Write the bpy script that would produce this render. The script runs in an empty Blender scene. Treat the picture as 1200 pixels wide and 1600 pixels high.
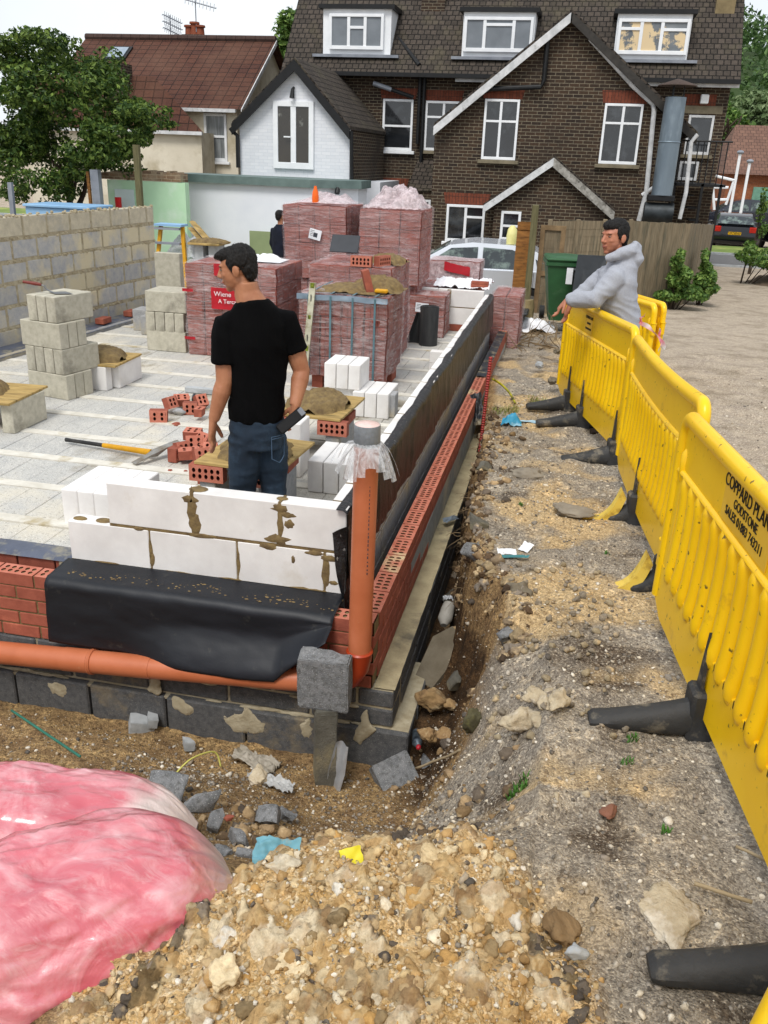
import bpy, math, random
import numpy as np
from math import sin, cos, pi, radians, sqrt, exp, hypot
from mathutils import Vector, Matrix, noise
random.seed(7)
R = random.random
def U(a, b): return a + (b - a) * random.random()
S = bpy.context.scene
COL = S.collection

# ------------------------------------------------------------------ camera
FPX = 1350.0
PITCH, ROLL, HEAD = radians(22.39), radians(2.20), radians(-11.19)
CAM = Vector((0.722, -3.535, 2.052))
cp, sp = cos(PITCH), sin(PITCH)
fwd = Vector((sin(HEAD) * cp, cos(HEAD) * cp, -sp))
rgt = Vector((cos(HEAD), -sin(HEAD), 0))
upv = rgt.cross(fwd)
cr, sr = cos(ROLL), sin(ROLL)
rgt, upv = cr * rgt + sr * upv, -sr * rgt + cr * upv
cd = bpy.data.cameras.new('camera')
cam = bpy.data.objects.new('camera', cd)
COL.objects.link(cam)
cam.matrix_world = Matrix(((rgt.x, upv.x, -fwd.x, CAM.x), (rgt.y, upv.y, -fwd.y, CAM.y), (rgt.z, upv.z, -fwd.z, CAM.z), (0, 0, 0, 1)))
cd.sensor_fit = 'VERTICAL'; cd.sensor_height = 36; cd.lens = FPX / 1600 * 36
cd.clip_start = 0.05; cd.clip_end = 2000
S.camera = cam

# ------------------------------------------------------------------ sky and sun (bright overcast)
SUN_EL, SUN_AZ = radians(56), radians(190)
w = bpy.data.worlds.new('World'); S.world = w; w.use_nodes = True
nt = w.node_tree; nt.nodes.clear()
wo = nt.nodes.new('ShaderNodeOutputWorld'); bg = nt.nodes.new('ShaderNodeBackground')
sky = nt.nodes.new('ShaderNodeTexSky'); sky.sky_type = 'NISHITA'; sky.sun_disc = False
sky.sun_elevation = SUN_EL; sky.sun_rotation = SUN_AZ
tc = nt.nodes.new('ShaderNodeTexCoord'); nz = nt.nodes.new('ShaderNodeTexNoise')
nz.inputs['Scale'].default_value = 3.0; nz.inputs['Detail'].default_value = 6
rp = nt.nodes.new('ShaderNodeValToRGB')
rp.color_ramp.elements[0].color = (6.5, 6.9, 7.5, 1); rp.color_ramp.elements[1].color = (7.9, 8.1, 8.3, 1)
rp.color_ramp.elements[0].position = .35; rp.color_ramp.elements[1].position = .65
mx = nt.nodes.new('ShaderNodeMixRGB'); mx.inputs[0].default_value = .88
nt.links.new(tc.outputs['Generated'], nz.inputs['Vector']); nt.links.new(nz.outputs['Fac'], rp.inputs[0])
nt.links.new(sky.outputs[0], mx.inputs[1]); nt.links.new(rp.outputs[0], mx.inputs[2])
nt.links.new(mx.outputs[0], bg.inputs[0]); bg.inputs[1].default_value = 0.105
nt.links.new(bg.outputs[0], wo.inputs[0])
sl = bpy.data.lights.new('sun', 'SUN'); sl.energy = 1.9; sl.angle = radians(20); sl.color = (1, .965, .91)
so = bpy.data.objects.new('sun', sl); COL.objects.link(so)
sd = Vector((sin(SUN_AZ) * cos(SUN_EL), cos(SUN_AZ) * cos(SUN_EL), sin(SUN_EL)))
so.rotation_euler = (-sd).to_track_quat('-Z', 'Y').to_euler()
S.view_settings.view_transform = 'Standard'; S.view_settings.look = 'None'
S.view_settings.exposure = 0.38; S.view_settings.gamma = 1
S.cycles.max_bounces = 6; S.cycles.transparent_max_bounces = 12

# ------------------------------------------------------------------ picture point -> place in the world on a known plane
def ray(px, py):
    return rgt * ((px - 600) / FPX) + upv * (-(py - 800) / FPX) + fwd
def onz(px, py, z):
    r = ray(px, py); return CAM + r * ((z - CAM.z) / r.z)
def ony(px, py, y):
    r = ray(px, py); return CAM + r * ((y - CAM.y) / r.y)

# ------------------------------------------------------------------ materials
MATS = {}
def lin(c):
    if isinstance(c, str):
        c = [int(c[i:i + 2], 16) / 255 for i in (0, 2, 4)]
        c = [x / 12.92 if x <= .04045 else ((x + .055) / 1.055) ** 2.4 for x in c]
    return (c[0], c[1], c[2], 1)
def nodes(name):
    m = bpy.data.materials.new(name); m.use_nodes = True
    n = m.node_tree; n.nodes.clear()
    o = n.nodes.new('ShaderNodeOutputMaterial'); b = n.nodes.new('ShaderNodeBsdfPrincipled')
    n.links.new(b.outputs[0], o.inputs[0])
    return m, n, b, o
def N(n, t, **kw):
    x = n.nodes.new('ShaderNode' + t)
    for k, v in kw.items():
        if k in x.inputs: x.inputs[k].default_value = v
        else: setattr(x, k, v)
    return x
def mixc(n, fac, a, b, mode='MIX'):
    x = n.nodes.new('ShaderNodeMixRGB'); x.blend_type = mode
    for i, v in enumerate((fac, a, b)):
        if hasattr(v, 'links') or hasattr(v, 'is_linked'): n.links.new(v, x.inputs[i])
        else: x.inputs[i].default_value = v
    return x.outputs[0]
def ramp(n, src, a, b):
    x = n.nodes.new('ShaderNodeMapRange'); x.inputs[1].default_value = a; x.inputs[2].default_value = b
    n.links.new(src, x.inputs[0]); return x.outputs[0]
def mat(name, c1, c2=None, sc=6, rough=.8, spec=.35, bump=0, bsc=40, metal=0, c3=None, sc3=1.2, t3=(.5, .65), speck=None, spsc=200, spt=(.62, .7), coat=0, uv=False, stretch=None, alpha=None, rnd=.12, det=8, bdist=.01):
    if name in MATS: return MATS[name]
    m, n, b, o = nodes(name)
    t = N(n, 'TexCoord'); vec = t.outputs['UV' if uv else 'Object']
    if stretch:
        mp = N(n, 'Mapping'); mp.inputs['Scale'].default_value = stretch; n.links.new(vec, mp.inputs[0]); vec = mp.outputs[0]
    z = N(n, 'TexNoise', Scale=sc, Detail=det, Roughness=.6); n.links.new(vec, z.inputs['Vector'])
    c1 = lin(c1); c2 = lin(c2) if c2 else tuple(x * .8 for x in c1[:3]) + (1,)
    col = mixc(n, ramp(n, z.outputs['Fac'], .35, .65), c1, c2)
    if c3:
        z3 = N(n, 'TexNoise', Scale=sc3, Detail=9, Roughness=.65); n.links.new(vec, z3.inputs['Vector'])
        col = mixc(n, ramp(n, z3.outputs['Fac'], *t3), col, lin(c3))
    if speck:
        z4 = N(n, 'TexNoise', Scale=spsc, Detail=2); n.links.new(vec, z4.inputs['Vector'])
        col = mixc(n, ramp(n, z4.outputs['Fac'], *spt), col, lin(speck))
    if rnd:
        oi = N(n, 'ObjectInfo'); h = N(n, 'HueSaturation'); mr = N(n, 'MapRange'); mr.inputs[3].default_value = 1 - rnd; mr.inputs[4].default_value = 1 + rnd * .6
        n.links.new(oi.outputs['Random'], mr.inputs[0]); n.links.new(mr.outputs[0], h.inputs['Value']); n.links.new(col, h.inputs['Color']); col = h.outputs[0]
    n.links.new(col, b.inputs['Base Color'])
    b.inputs['Roughness'].default_value = rough; b.inputs['Specular IOR Level'].default_value = spec; b.inputs['Metallic'].default_value = metal
    b.inputs['Coat Weight'].default_value = coat
    if alpha is not None: b.inputs['Alpha'].default_value = alpha
    if bump:
        bz = N(n, 'TexNoise', Scale=bsc, Detail=7, Roughness=.65); n.links.new(vec, bz.inputs['Vector'])
        bp = N(n, 'Bump', Strength=bump, Distance=bdist); n.links.new(bz.outputs['Fac'], bp.inputs['Height']); n.links.new(bp.outputs[0], b.inputs['Normal'])
    MATS[name] = m; return m
def brickmat(name, c1, c2, mortar, bw=.225, lo=.45, hi=1.35, rh=.075, ms=.01, msm=.15, off=.5, rough=.85, bump=.6, dirt=None, bdist=.008, dsc=.8, dt=(.45, .7), bias=0):
    m, n, b, o = nodes(name)
    t = N(n, 'TexCoord'); br = N(n, 'TexBrick')
    br.inputs['Scale'].default_value = 1; br.inputs['Brick Width'].default_value = bw; br.inputs['Row Height'].default_value = rh
    br.inputs['Mortar Size'].default_value = ms / 2; br.inputs['Mortar Smooth'].default_value = msm; br.offset = off; br.inputs['Bias'].default_value = bias
    br.inputs['Color1'].default_value = lin(c1); br.inputs['Color2'].default_value = lin(c2); br.inputs['Mortar'].default_value = lin(mortar)
    wn = N(n, 'TexNoise', Scale=9, Detail=3); n.links.new(t.outputs['UV'], wn.inputs['Vector'])
    vs = N(n, 'VectorMath', operation='SCALE'); vs.inputs['Scale'].default_value = .012; n.links.new(wn.outputs['Color'], vs.inputs[0])
    va = N(n, 'VectorMath', operation='ADD'); n.links.new(t.outputs['UV'], va.inputs[0]); n.links.new(vs.outputs[0], va.inputs[1])
    n.links.new(va.outputs[0], br.inputs['Vector'])
    z = N(n, 'TexNoise', Scale=14, Detail=8, Roughness=.7); n.links.new(t.outputs['UV'], z.inputs['Vector'])
    col = mixc(n, .75, br.outputs['Color'], mixc(n, ramp(n, z.outputs['Fac'], .3, .7), (lo, lo, lo, 1), (hi, hi * .97, hi * .93, 1)), 'MULTIPLY')
    if dirt:
        z2 = N(n, 'TexNoise', Scale=dsc, Detail=9, Roughness=.65); n.links.new(t.outputs['UV'], z2.inputs['Vector'])
        col = mixc(n, ramp(n, z2.outputs['Fac'], *dt), col, lin(dirt))
    n.links.new(col, b.inputs['Base Color']); b.inputs['Roughness'].default_value = rough; b.inputs['Specular IOR Level'].default_value = .3
    inv = N(n, 'Math', operation='SUBTRACT'); inv.inputs[0].default_value = 1; n.links.new(br.outputs['Fac'], inv.inputs[1])
    ad = N(n, 'Math', operation='MULTIPLY_ADD'); ad.inputs[1].default_value = .35; n.links.new(z.outputs['Fac'], ad.inputs[0]); n.links.new(inv.outputs[0], ad.inputs[2])
    bp = N(n, 'Bump', Strength=bump, Distance=bdist); n.links.new(ad.outputs[0], bp.inputs['Height']); n.links.new(bp.outputs[0], b.inputs['Normal'])
    MATS[name] = m; return m

# ------------------------------------------------------------------ mesh builder
class MB:
    def __init__(s): s.v = []; s.f = []; s.mi = []
    def add(s, vs, fs, mi=0, M=None):
        o = len(s.v)
        s.v += [tuple(M @ Vector(p)) for p in vs] if M is not None else [tuple(p) for p in vs]
        for f in fs: s.f.append([i + o for i in f]); s.mi.append(mi)
        return s
    def box(s, x0, x1, y0, y1, z0, z1, b=0, mi=0, M=None):
        if x0 > x1: x0, x1 = x1, x0
        if y0 > y1: y0, y1 = y1, y0
        if z0 > z1: z0, z1 = z1, z0
        if not b:
            return s.add([(x, y, z) for x in (x0, x1) for y in (y0, y1) for z in (z0, z1)],
                         [(0, 1, 3, 2), (4, 6, 7, 5), (0, 4, 5, 1), (2, 3, 7, 6), (0, 2, 6, 4), (1, 5, 7, 3)], mi, M)
        b = min(b, (x1 - x0) * .45, (y1 - y0) * .45, (z1 - z0) * .45)
        v = []; idx = {}
        for i, X in enumerate((x0, x1)):
            for j, Y in enumerate((y0, y1)):
                for k, Z in enumerate((z0, z1)):
                    sx, sy, sz = (b, -b)[i], (b, -b)[j], (b, -b)[k]
                    for a, p in enumerate(((X, Y + sy, Z + sz), (X + sx, Y, Z + sz), (X + sx, Y + sy, Z))):
                        idx[i, j, k, a] = len(v); v.append(p)
        f = []
        for i in (0, 1):
            q = [idx[i, 0, 0, 0], idx[i, 1, 0, 0], idx[i, 1, 1, 0], idx[i, 0, 1, 0]]; f.append(q if i else q[::-1])
            q = [idx[0, i, 0, 1], idx[0, i, 1, 1], idx[1, i, 1, 1], idx[1, i, 0, 1]]; f.append(q if i else q[::-1])
            q = [idx[0, 0, i, 2], idx[1, 0, i, 2], idx[1, 1, i, 2], idx[0, 1, i, 2]]; f.append(q if i else q[::-1])
        for i in (0, 1):
            for j in (0, 1):
                f.append([idx[i, j, 0, 0], idx[i, j, 1, 0], idx[i, j, 1, 1], idx[i, j, 0, 1]])
                f.append([idx[i, 0, j, 0], idx[i, 1, j, 0], idx[i, 1, j, 2], idx[i, 0, j, 2]])
                f.append([idx[0, i, j, 1], idx[1, i, j, 1], idx[1, i, j, 2], idx[0, i, j, 2]])
                for k in (0, 1): f.append([idx[i, j, k, 0], idx[i, j, k, 1], idx[i, j, k, 2]])
        return s.add(v, f, mi, M)
    def prism(s, poly, d, mi=0, M=None):           # polygon of 3-D points pushed along d
        n = len(poly); d = Vector(d); v = [Vector(p) for p in poly] + [Vector(p) + d for p in poly]
        f = [list(range(n))[::-1], list(range(n, 2 * n))] + [[i, (i + 1) % n, (i + 1) % n + n, i + n] for i in range(n)]
        return s.add(v, f, mi, M)
    def loft(s, pts, rad, n=12, mi=0, M=None, ref=None, cap=True, tw=0):
        pts = [Vector(p) for p in pts]; rings = []; k = len(pts)
        if not isinstance(rad, (list, tuple)): rad = [rad] * k
        prev = None
        for i, p in enumerate(pts):
            t = (pts[min(i + 1, k - 1)] - pts[max(i - 1, 0)])
            t = t.normalized() if t.length > 1e-9 else Vector((0, 0, 1))
            if ref is not None: a = Vector(ref)
            elif prev is None: a = Vector((0, 0, 1)) if abs(t.z) < .9 else Vector((1, 0, 0))
            else: a = prev
            a = a - t * a.dot(t); a.normalize(); prev = a; c = t.cross(a)
            r = rad[i]; ra, rb = r if isinstance(r, (list, tuple)) else (r, r)
            rings.append([p + a * (ra * cos(2 * pi * j / n + tw)) + c * (rb * sin(2 * pi * j / n + tw)) for j in range(n)])
        v = [q for g in rings for q in g]; f = []
        for i in range(k - 1):
            for j in range(n): f.append([i * n + j, i * n + (j + 1) % n, (i + 1) * n + (j + 1) % n, (i + 1) * n + j])
        if cap: f.append(list(range(n))[::-1]); f.append([(k - 1) * n + j for j in range(n)])
        return s.add(v, f, mi, M)
    def cyl(s, p0, p1, r0, r1=None, n=16, mi=0, M=None, cap=True):
        return s.loft([p0, p1], [r0, r0 if r1 is None else r1], n, mi, M, cap=cap)
    def ell(s, c, r, n=14, k=9, mi=0, M=None):
        c = Vector(c); pts = []
        v = [c + Vector((0, 0, -r[2]))]
        for i in range(1, k):
            t = pi * i / k - pi / 2
            v += [c + Vector((r[0] * cos(t) * cos(2 * pi * j / n), r[1] * cos(t) * sin(2 * pi * j / n), r[2] * sin(t))) for j in range(n)]
        v.append(c + Vector((0, 0, r[2]))); f = [[0, 1 + (j + 1) % n, 1 + j] for j in range(n)]
        for i in range(k - 2):
            for j in range(n): a = 1 + i * n; f.append([a + j, a + (j + 1) % n, a + n + (j + 1) % n, a + n + j])
        a = 1 + (k - 2) * n; f += [[a + j, a + (j + 1) % n, len(v) - 1] for j in range(n)]
        return s.add(v, f, mi, M)
    def grid(s, fn, nu, nv, mi=0, thick=0):
        v = [fn(i / nu, j / nv) for j in range(nv + 1) for i in range(nu + 1)]
        f = [[j * (nu + 1) + i, j * (nu + 1) + i + 1, (j + 1) * (nu + 1) + i + 1, (j + 1) * (nu + 1) + i] for j in range(nv) for i in range(nu)]
        return s.add(v, f, mi)
    def warp(s, fn): s.v = [tuple(fn(Vector(p))) for p in s.v]; return s
    def build(s, name, mats, parent=None, smooth=True, ang=35, local=False, tagd=None, col=None):
        if not isinstance(mats, (list, tuple)): mats = [mats]
        v = np.array(s.v, dtype=np.float64)
        off = np.zeros(3)
        if parent is not None:
            if not local:
                pp = parent
                while pp is not None: off = off + np.array(pp.location); pp = pp.parent
        else:
            off = (v.min(0) + v.max(0)) / 2; off[2] = v[:, 2].min()
        v = v - off
        me = bpy.data.meshes.new(name); me.from_pydata(v.tolist(), [], s.f)
        for m in mats: me.materials.append(m)
        me.polygons.foreach_set('material_index', s.mi)
        if smooth:
            me.polygons.foreach_set('use_smooth', [True] * len(s.f))
            if ang < 180: me.set_sharp_from_angle(angle=radians(ang))
        else: me.polygons.foreach_set('use_smooth', [False] * len(s.f))
        # uv in metres along each face's own plane
        nf = len(me.polygons); nl = len(me.loops)
        nrm = np.empty(nf * 3); me.polygons.foreach_get('normal', nrm); nrm = nrm.reshape(-1, 3)
        lt = np.empty(nf, dtype=np.int32); me.polygons.foreach_get('loop_total', lt)
        lv = np.empty(nl, dtype=np.int32); me.loops.foreach_get('vertex_index', lv)
        t = np.stack([-nrm[:, 1], nrm[:, 0], np.zeros(nf)], 1); ln = np.linalg.norm(t, axis=1); flat = ln < .3
        t[flat] = (1, 0, 0); t[~flat] /= ln[~flat, None]; bb = np.cross(nrm, t); bb[flat] = (0, 1, 0)
        t[t[:, 0] < -1e-6] *= 1
        T_ = np.repeat(t, lt, 0); B_ = np.repeat(bb, lt, 0); P_ = (v + off)[lv]
        uv = np.stack([(P_ * T_).sum(1), (P_ * B_).sum(1)], 1)
        me.uv_layers.new(name='UVMap').data.foreach_set('uv', uv.ravel())
        if col is not None:
            ca = me.color_attributes.new('tint', 'FLOAT_COLOR', 'POINT'); ca.data.foreach_set('color', np.asarray(col, dtype=np.float32).ravel())
        o = bpy.data.objects.new(name, me); COL.objects.link(o)
        if parent is not None: o.parent = parent
        else: o.location = off
        if tagd: tag(o, *tagd)
        return o
def tag(o, label=None, cat=None, group=None, kind=None):
    if label: o['label'] = label
    if cat: o['category'] = cat
    if group: o['group'] = group
    if kind: o['kind'] = kind
    return o
def thing(name, label, cat, loc=(0, 0, 0), group=None):
    o = bpy.data.objects.new(name, None); COL.objects.link(o); o.location = loc; o.empty_display_size = .1
    return tag(o, label, cat, group)
def copytree(o, parent=None):
    c = o.copy(); COL.objects.link(c)
    if parent is not None: c.parent = parent
    for ch in [x for x in o.children]: copytree(ch, c)
    return c
def RZ(a, x=0, y=0, z=0): return Matrix.Translation((x, y, z)) @ Matrix.Rotation(a, 4, 'Z')
def RX(a): return Matrix.Rotation(a, 4, 'X')
def RY(a): return Matrix.Rotation(a, 4, 'Y')
def fb(x, y, z=0, o=4): return noise.fractal(Vector((x, y, z)), 1.0, 2.1, o)
def text_mesh(body, size, M, mi_mat, name, parent, extrude=.001, align='CENTER'):
    cu = bpy.data.curves.new('lettering', 'FONT'); cu.body = body; cu.size = size; cu.extrude = extrude; cu.align_x = align; cu.space_line = .9
    to = bpy.data.objects.new('lettering', cu)
    me = bpy.data.meshes.new_from_object(to); me.transform(M); me.materials.clear(); me.materials.append(mi_mat)
    bpy.data.objects.remove(to)
    o = bpy.data.objects.new(name, me); COL.objects.link(o); o.parent = parent
    return o
# ------------------------------------------------------------------ terrain
def lerp(a, b, t): return a + (b - a) * t
def sst(t): t = max(0, min(1, t)); return t * t * (3 - 2 * t)
def pw(t, pts):
    if t <= pts[0][0]: return pts[0][1]
    for (a, x), (b, y) in zip(pts, pts[1:]):
        if t <= b: return lerp(x, y, (t - a) / (b - a))
    return pts[-1][1]
BASE = [(-6, .34), (-3.5, .3), (-1.5, .2), (0, .14), (1.3, .08), (2.6, .01), (5, -.11), (7, -.2), (11, -.38), (16, -.65), (25, -.93), (34, -1.1), (60, -1.15)]
EDGE = [(-.9, .7), (-.45, .72), (0, .7), (.25, .64), (.5, .52), (.84, .42), (1.5, .325), (2.25, .29), (3.97, .21), (5, .12), (6, .05)]
BOT = [(0, -.82), (.25, -.66), (.5, -.62), (1.0, -.76), (2.4, -.76), (3.4, -.6), (4.6, -.36), (6, -.3), (8, -.36)]
FX = [-2.6, -1.2, -.6, -.1, .3, .62, .8]
FT = {-2.6: [(-3.6, .2), (-2.6, .12), (-1.8, -.1), (-1.2, -.3), (-.8, -.42), (-.5, -.5), (-.38, -.76), (0, -.8)],
      -1.2: [(-3.6, .2), (-2.6, .1), (-1.8, -.12), (-1.2, -.34), (-.8, -.46), (-.5, -.54), (-.34, -.76), (0, -.8)],
      -.6: [(-3.6, .25), (-2.6, .15), (-1.9, .0), (-1.5, -.2), (-1.1, -.4), (-.8, -.5), (-.5, -.68), (-.3, -.82), (0, -.82)],
      -.1: [(-3.6, .3), (-2.6, .26), (-2.0, .22), (-1.75, .12), (-1.45, -.12), (-1.1, -.4), (-.8, -.6), (-.5, -.78), (0, -.83)],
      .3: [(-3.6, .3), (-2.6, .33), (-2.0, .33), (-1.65, .24), (-1.35, -.05), (-1.05, -.35), (-.8, -.55), (-.5, -.74), (0, -.8)],
      .62: [(-3.6, .3), (-2.6, .33), (-2.0, .33), (-1.6, .3), (-1.4, .1), (-1.15, -.08), (-.9, -.1), (-.6, -.08), (-.25, .0), (0, .04)],
      .8: [(-3.6, .3), (-2.6, .32), (-2.0, .28), (-1.6, .24), (-1.3, .16), (-1, .15), (-.4, .14), (0, .12)]}
def macro(x, y):
    g = pw(y, BASE) + (.05 * sst((x - 1.6) / 3) if y < 8 else 0)
    if y >= -.001:
        xe = pw(y, EDGE) - .035 + .05 * noise.noise(Vector((y * 2.3, 3, 0))) + .035 * noise.noise(Vector((y * 8, 1, 0))) + .02 * noise.noise(Vector((y * 22, 1, 5)))
        if y > 9.5: return g
        k = sst((xe - x) / (lerp(.33, .085, sst((y + .1) / 1.1)) + .012 * y)); 
        return lerp(g, pw(y, BOT), k)
    if x >= .8: return g
    x2 = max(x, FX[0])
    for a, b in zip(FX, FX[1:]):
        if x2 <= b: return lerp(pw(y, FT[a]), pw(y, FT[b]), sst((x2 - a) / (b - a)) if a < .3 else (x2 - a) / (b - a))
    return g
def heapw(x, y):
    d = ((x - .36) / .62) ** 2 + ((y + 2.1) / .62) ** 2
    return sst((1.25 - d) / .5)
def terr(x, y):
    z = macro(x, y)
    if -3.2 < y < 9 and -2.8 < x < 8:
        h = heapw(x, y)
        z += .028 * fb(x * 2.2, y * 2.2, 1, 5) + (.012 + .022 * h) * fb(x * 9, y * 9, 4, 4) + ((.016 * h * fb(x * 26, y * 26, 9, 3)) if h > 0 else 0)
        if x > .2: z += .03 * fb(x * 4, y * 4, 8, 3)
    else: z += .012 * fb(x * .7, y * .7, 1, 3)
    return z
def ground():
    xs = list(np.arange(-2.7, 2.0, .018)); ys = list(np.arange(-3.0, 5.4, .02))
    d = .02
    while xs[-1] < 90: d *= 1.09; xs.append(xs[-1] + d)
    d = .02
    while xs[0] > -90: d *= 1.16; xs.insert(0, xs[0] - d)
    d = .022
    while ys[-1] < 260: d *= 1.035; ys.append(ys[-1] + d)
    d = .03
    while ys[0] > -40: d *= 1.3; ys.insert(0, ys[0] - d)
    nx, ny = len(xs), len(ys); v = []; col = []
    for y in ys:
        for x in xs:
            z = terr(x, y)
            if y > .02 and x < .1 and y < 9.3 and x > -30:
                z = min(z, -.85 if x < -.12 else z)
            v.append((x, y, z))
            h = heapw(x, y)
            n1 = fb(x * 1.7, y * 1.7, 11, 4); n2 = fb(x * 5, y * 5, 2, 4)
            clay = sst(h * 1.3 + n2 * .3 - .1) if y < -1 else 0
            front = sst((lerp(.35, .66, sst((y + .95) / .6)) - x) / .25 + n1 * .4) if y < .1 else (sst((pw(y, EDGE) - x) / .08 + .6) if x < .6 and y < 6 else 0)
            if y > -.6 and .08 < x < .75 and y < 6: front *= 1 + sst((-.12 + .1 * n2 - z) / .15) * sst((y + .6 + .3 * n2) / .5) * (1 if y > 0 else sst((x - .1) / .2))  # deep trench soil: moist brown, darkened further to paint the void's shade
            sand = sst((n1 + .12 - .25 * abs(x - .6)) * 2.2) if x < 1.35 and y > -1.2 else sst((n1 - .3) * 2) * .5
            lane = sst((x - 1.35) / .5)
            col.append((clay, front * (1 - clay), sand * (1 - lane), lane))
            if y > 34: col[-1] = (0, 0, 0, 1)
    f = [[j * nx + i, j * nx + i + 1, (j + 1) * nx + i + 1, (j + 1) * nx + i] for j in range(ny - 1) for i in range(nx - 1)]
    m, n, b, o = nodes('soil')
    t = N(n, 'TexCoord'); V = t.outputs['Object']
    at = N(n, 'VertexColor', layer_name='tint'); sep = N(n, 'SeparateColor'); n.links.new(at.outputs['Color'], sep.inputs[0])
    def nz(sc, det=6, rr=.6):
        q = N(n, 'TexNoise', Scale=sc, Detail=det, Roughness=rr); n.links.new(V, q.inputs['Vector']); return q.outputs['Fac']
    n1, n2, n3 = nz(7, 8, .7), nz(45, 5, .7), nz(2.2, 6)
    vo = N(n, 'TexVoronoi', Scale=150); n.links.new(V, vo.inputs['Vector'])
    vo2 = N(n, 'TexVoronoi', Scale=60); n.links.new(V, vo2.inputs['Vector'])
    grey = mixc(n, ramp(n, n2, .35, .65), lin('7a7268'), lin('9c9488'))
    grey = mixc(n, ramp(n, n1, .5, .62), grey, lin('aea392'))
    grey = mixc(n, ramp(n, n3, .52, .64), grey, lin('564b40'))
    grey = mixc(n, ramp(n, nz(90, 3), .52, .68), grey, lin('b0a697'))
    vr1 = N(n, 'SeparateColor'); n.links.new(vo.outputs['Color'], vr1.inputs[0]); vr2 = N(n, 'SeparateColor'); n.links.new(vo2.outputs['Color'], vr2.inputs[0])
    g1 = mixc(n, vr1.outputs['Red'], (.5, .48, .46, 1), (1.5, 1.48, 1.42, 1)); g2 = mixc(n, ramp(n, vr2.outputs['Green'], .78, .8), (1, 1, 1, 1), (1.55, 1.5, 1.4, 1)); g3 = mixc(n, ramp(n, vr2.outputs['Blue'], .85, .87), (1, 1, 1, 1), (.5, .46, .43, 1))
    sandc = mixc(n, ramp(n, n2, .35, .65), lin('cbb48e'), lin('a58d68'))
    brown = mixc(n, ramp(n, n1, .35, .65), lin('7c6347'), lin('a98f66'))
    brown = mixc(n, ramp(n, n2, .5, .66), brown, lin('5f4a35'))
    clayc = mixc(n, ramp(n, n1, .36, .62), lin('d2b384'), lin('b5935f'))
    clayc = mixc(n, ramp(n, n2, .5, .7), clayc, lin('e8d9ba'))
    lanec = mixc(n, ramp(n, n1, .35, .65), lin('b3a592'), lin('93867a'))
    lanec = mixc(n, ramp(n, n2, .52, .66), lanec, lin('c9bba6'))
    lanec = mixc(n, ramp(n, n3, .5, .66), lanec, lin('8a7d6c'))
    lanec = mixc(n, ramp(n, nz(80, 3), .54, .68), lanec, lin('d5cab8')); lanec = mixc(n, .5, lanec, g1, 'MULTIPLY')
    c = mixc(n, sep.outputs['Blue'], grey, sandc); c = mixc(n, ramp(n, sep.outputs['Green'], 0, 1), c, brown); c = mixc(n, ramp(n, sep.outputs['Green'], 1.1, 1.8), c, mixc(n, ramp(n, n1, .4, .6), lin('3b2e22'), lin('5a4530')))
    c = mixc(n, .75, c, g1, 'MULTIPLY'); c = mixc(n, ramp(n, n1, .42, .6), c, mixc(n, .8, mixc(n, .8, c, g2, 'MULTIPLY'), g3, 'MULTIPLY')); c = mixc(n, sep.outputs['Red'], c, mixc(n, .45, clayc, g1, 'MULTIPLY')); c = mixc(n, at.outputs['Alpha'], c, lanec)
    n.links.new(c, b.inputs['Base Color']); b.inputs['Roughness'].default_value = .95; b.inputs['Specular IOR Level'].default_value = .15
    b1 = N(n, 'Bump', Strength=.8, Distance=.012); n.links.new(n2, b1.inputs['Height'])
    b2 = N(n, 'Bump', Strength=.6, Distance=.008, invert=True); n.links.new(vo.outputs['Distance'], b2.inputs['Height']); n.links.new(b1.outputs[0], b2.inputs['Normal'])
    b3 = N(n, 'Bump', Strength=.5, Distance=.02); n.links.new(n1, b3.inputs['Height']); n.links.new(b2.outputs[0], b3.inputs['Normal'])
    n.links.new(b3.outputs[0], b.inputs['Normal'])
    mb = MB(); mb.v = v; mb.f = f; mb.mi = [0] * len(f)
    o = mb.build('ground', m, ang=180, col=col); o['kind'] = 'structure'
    return o
ground()

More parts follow.
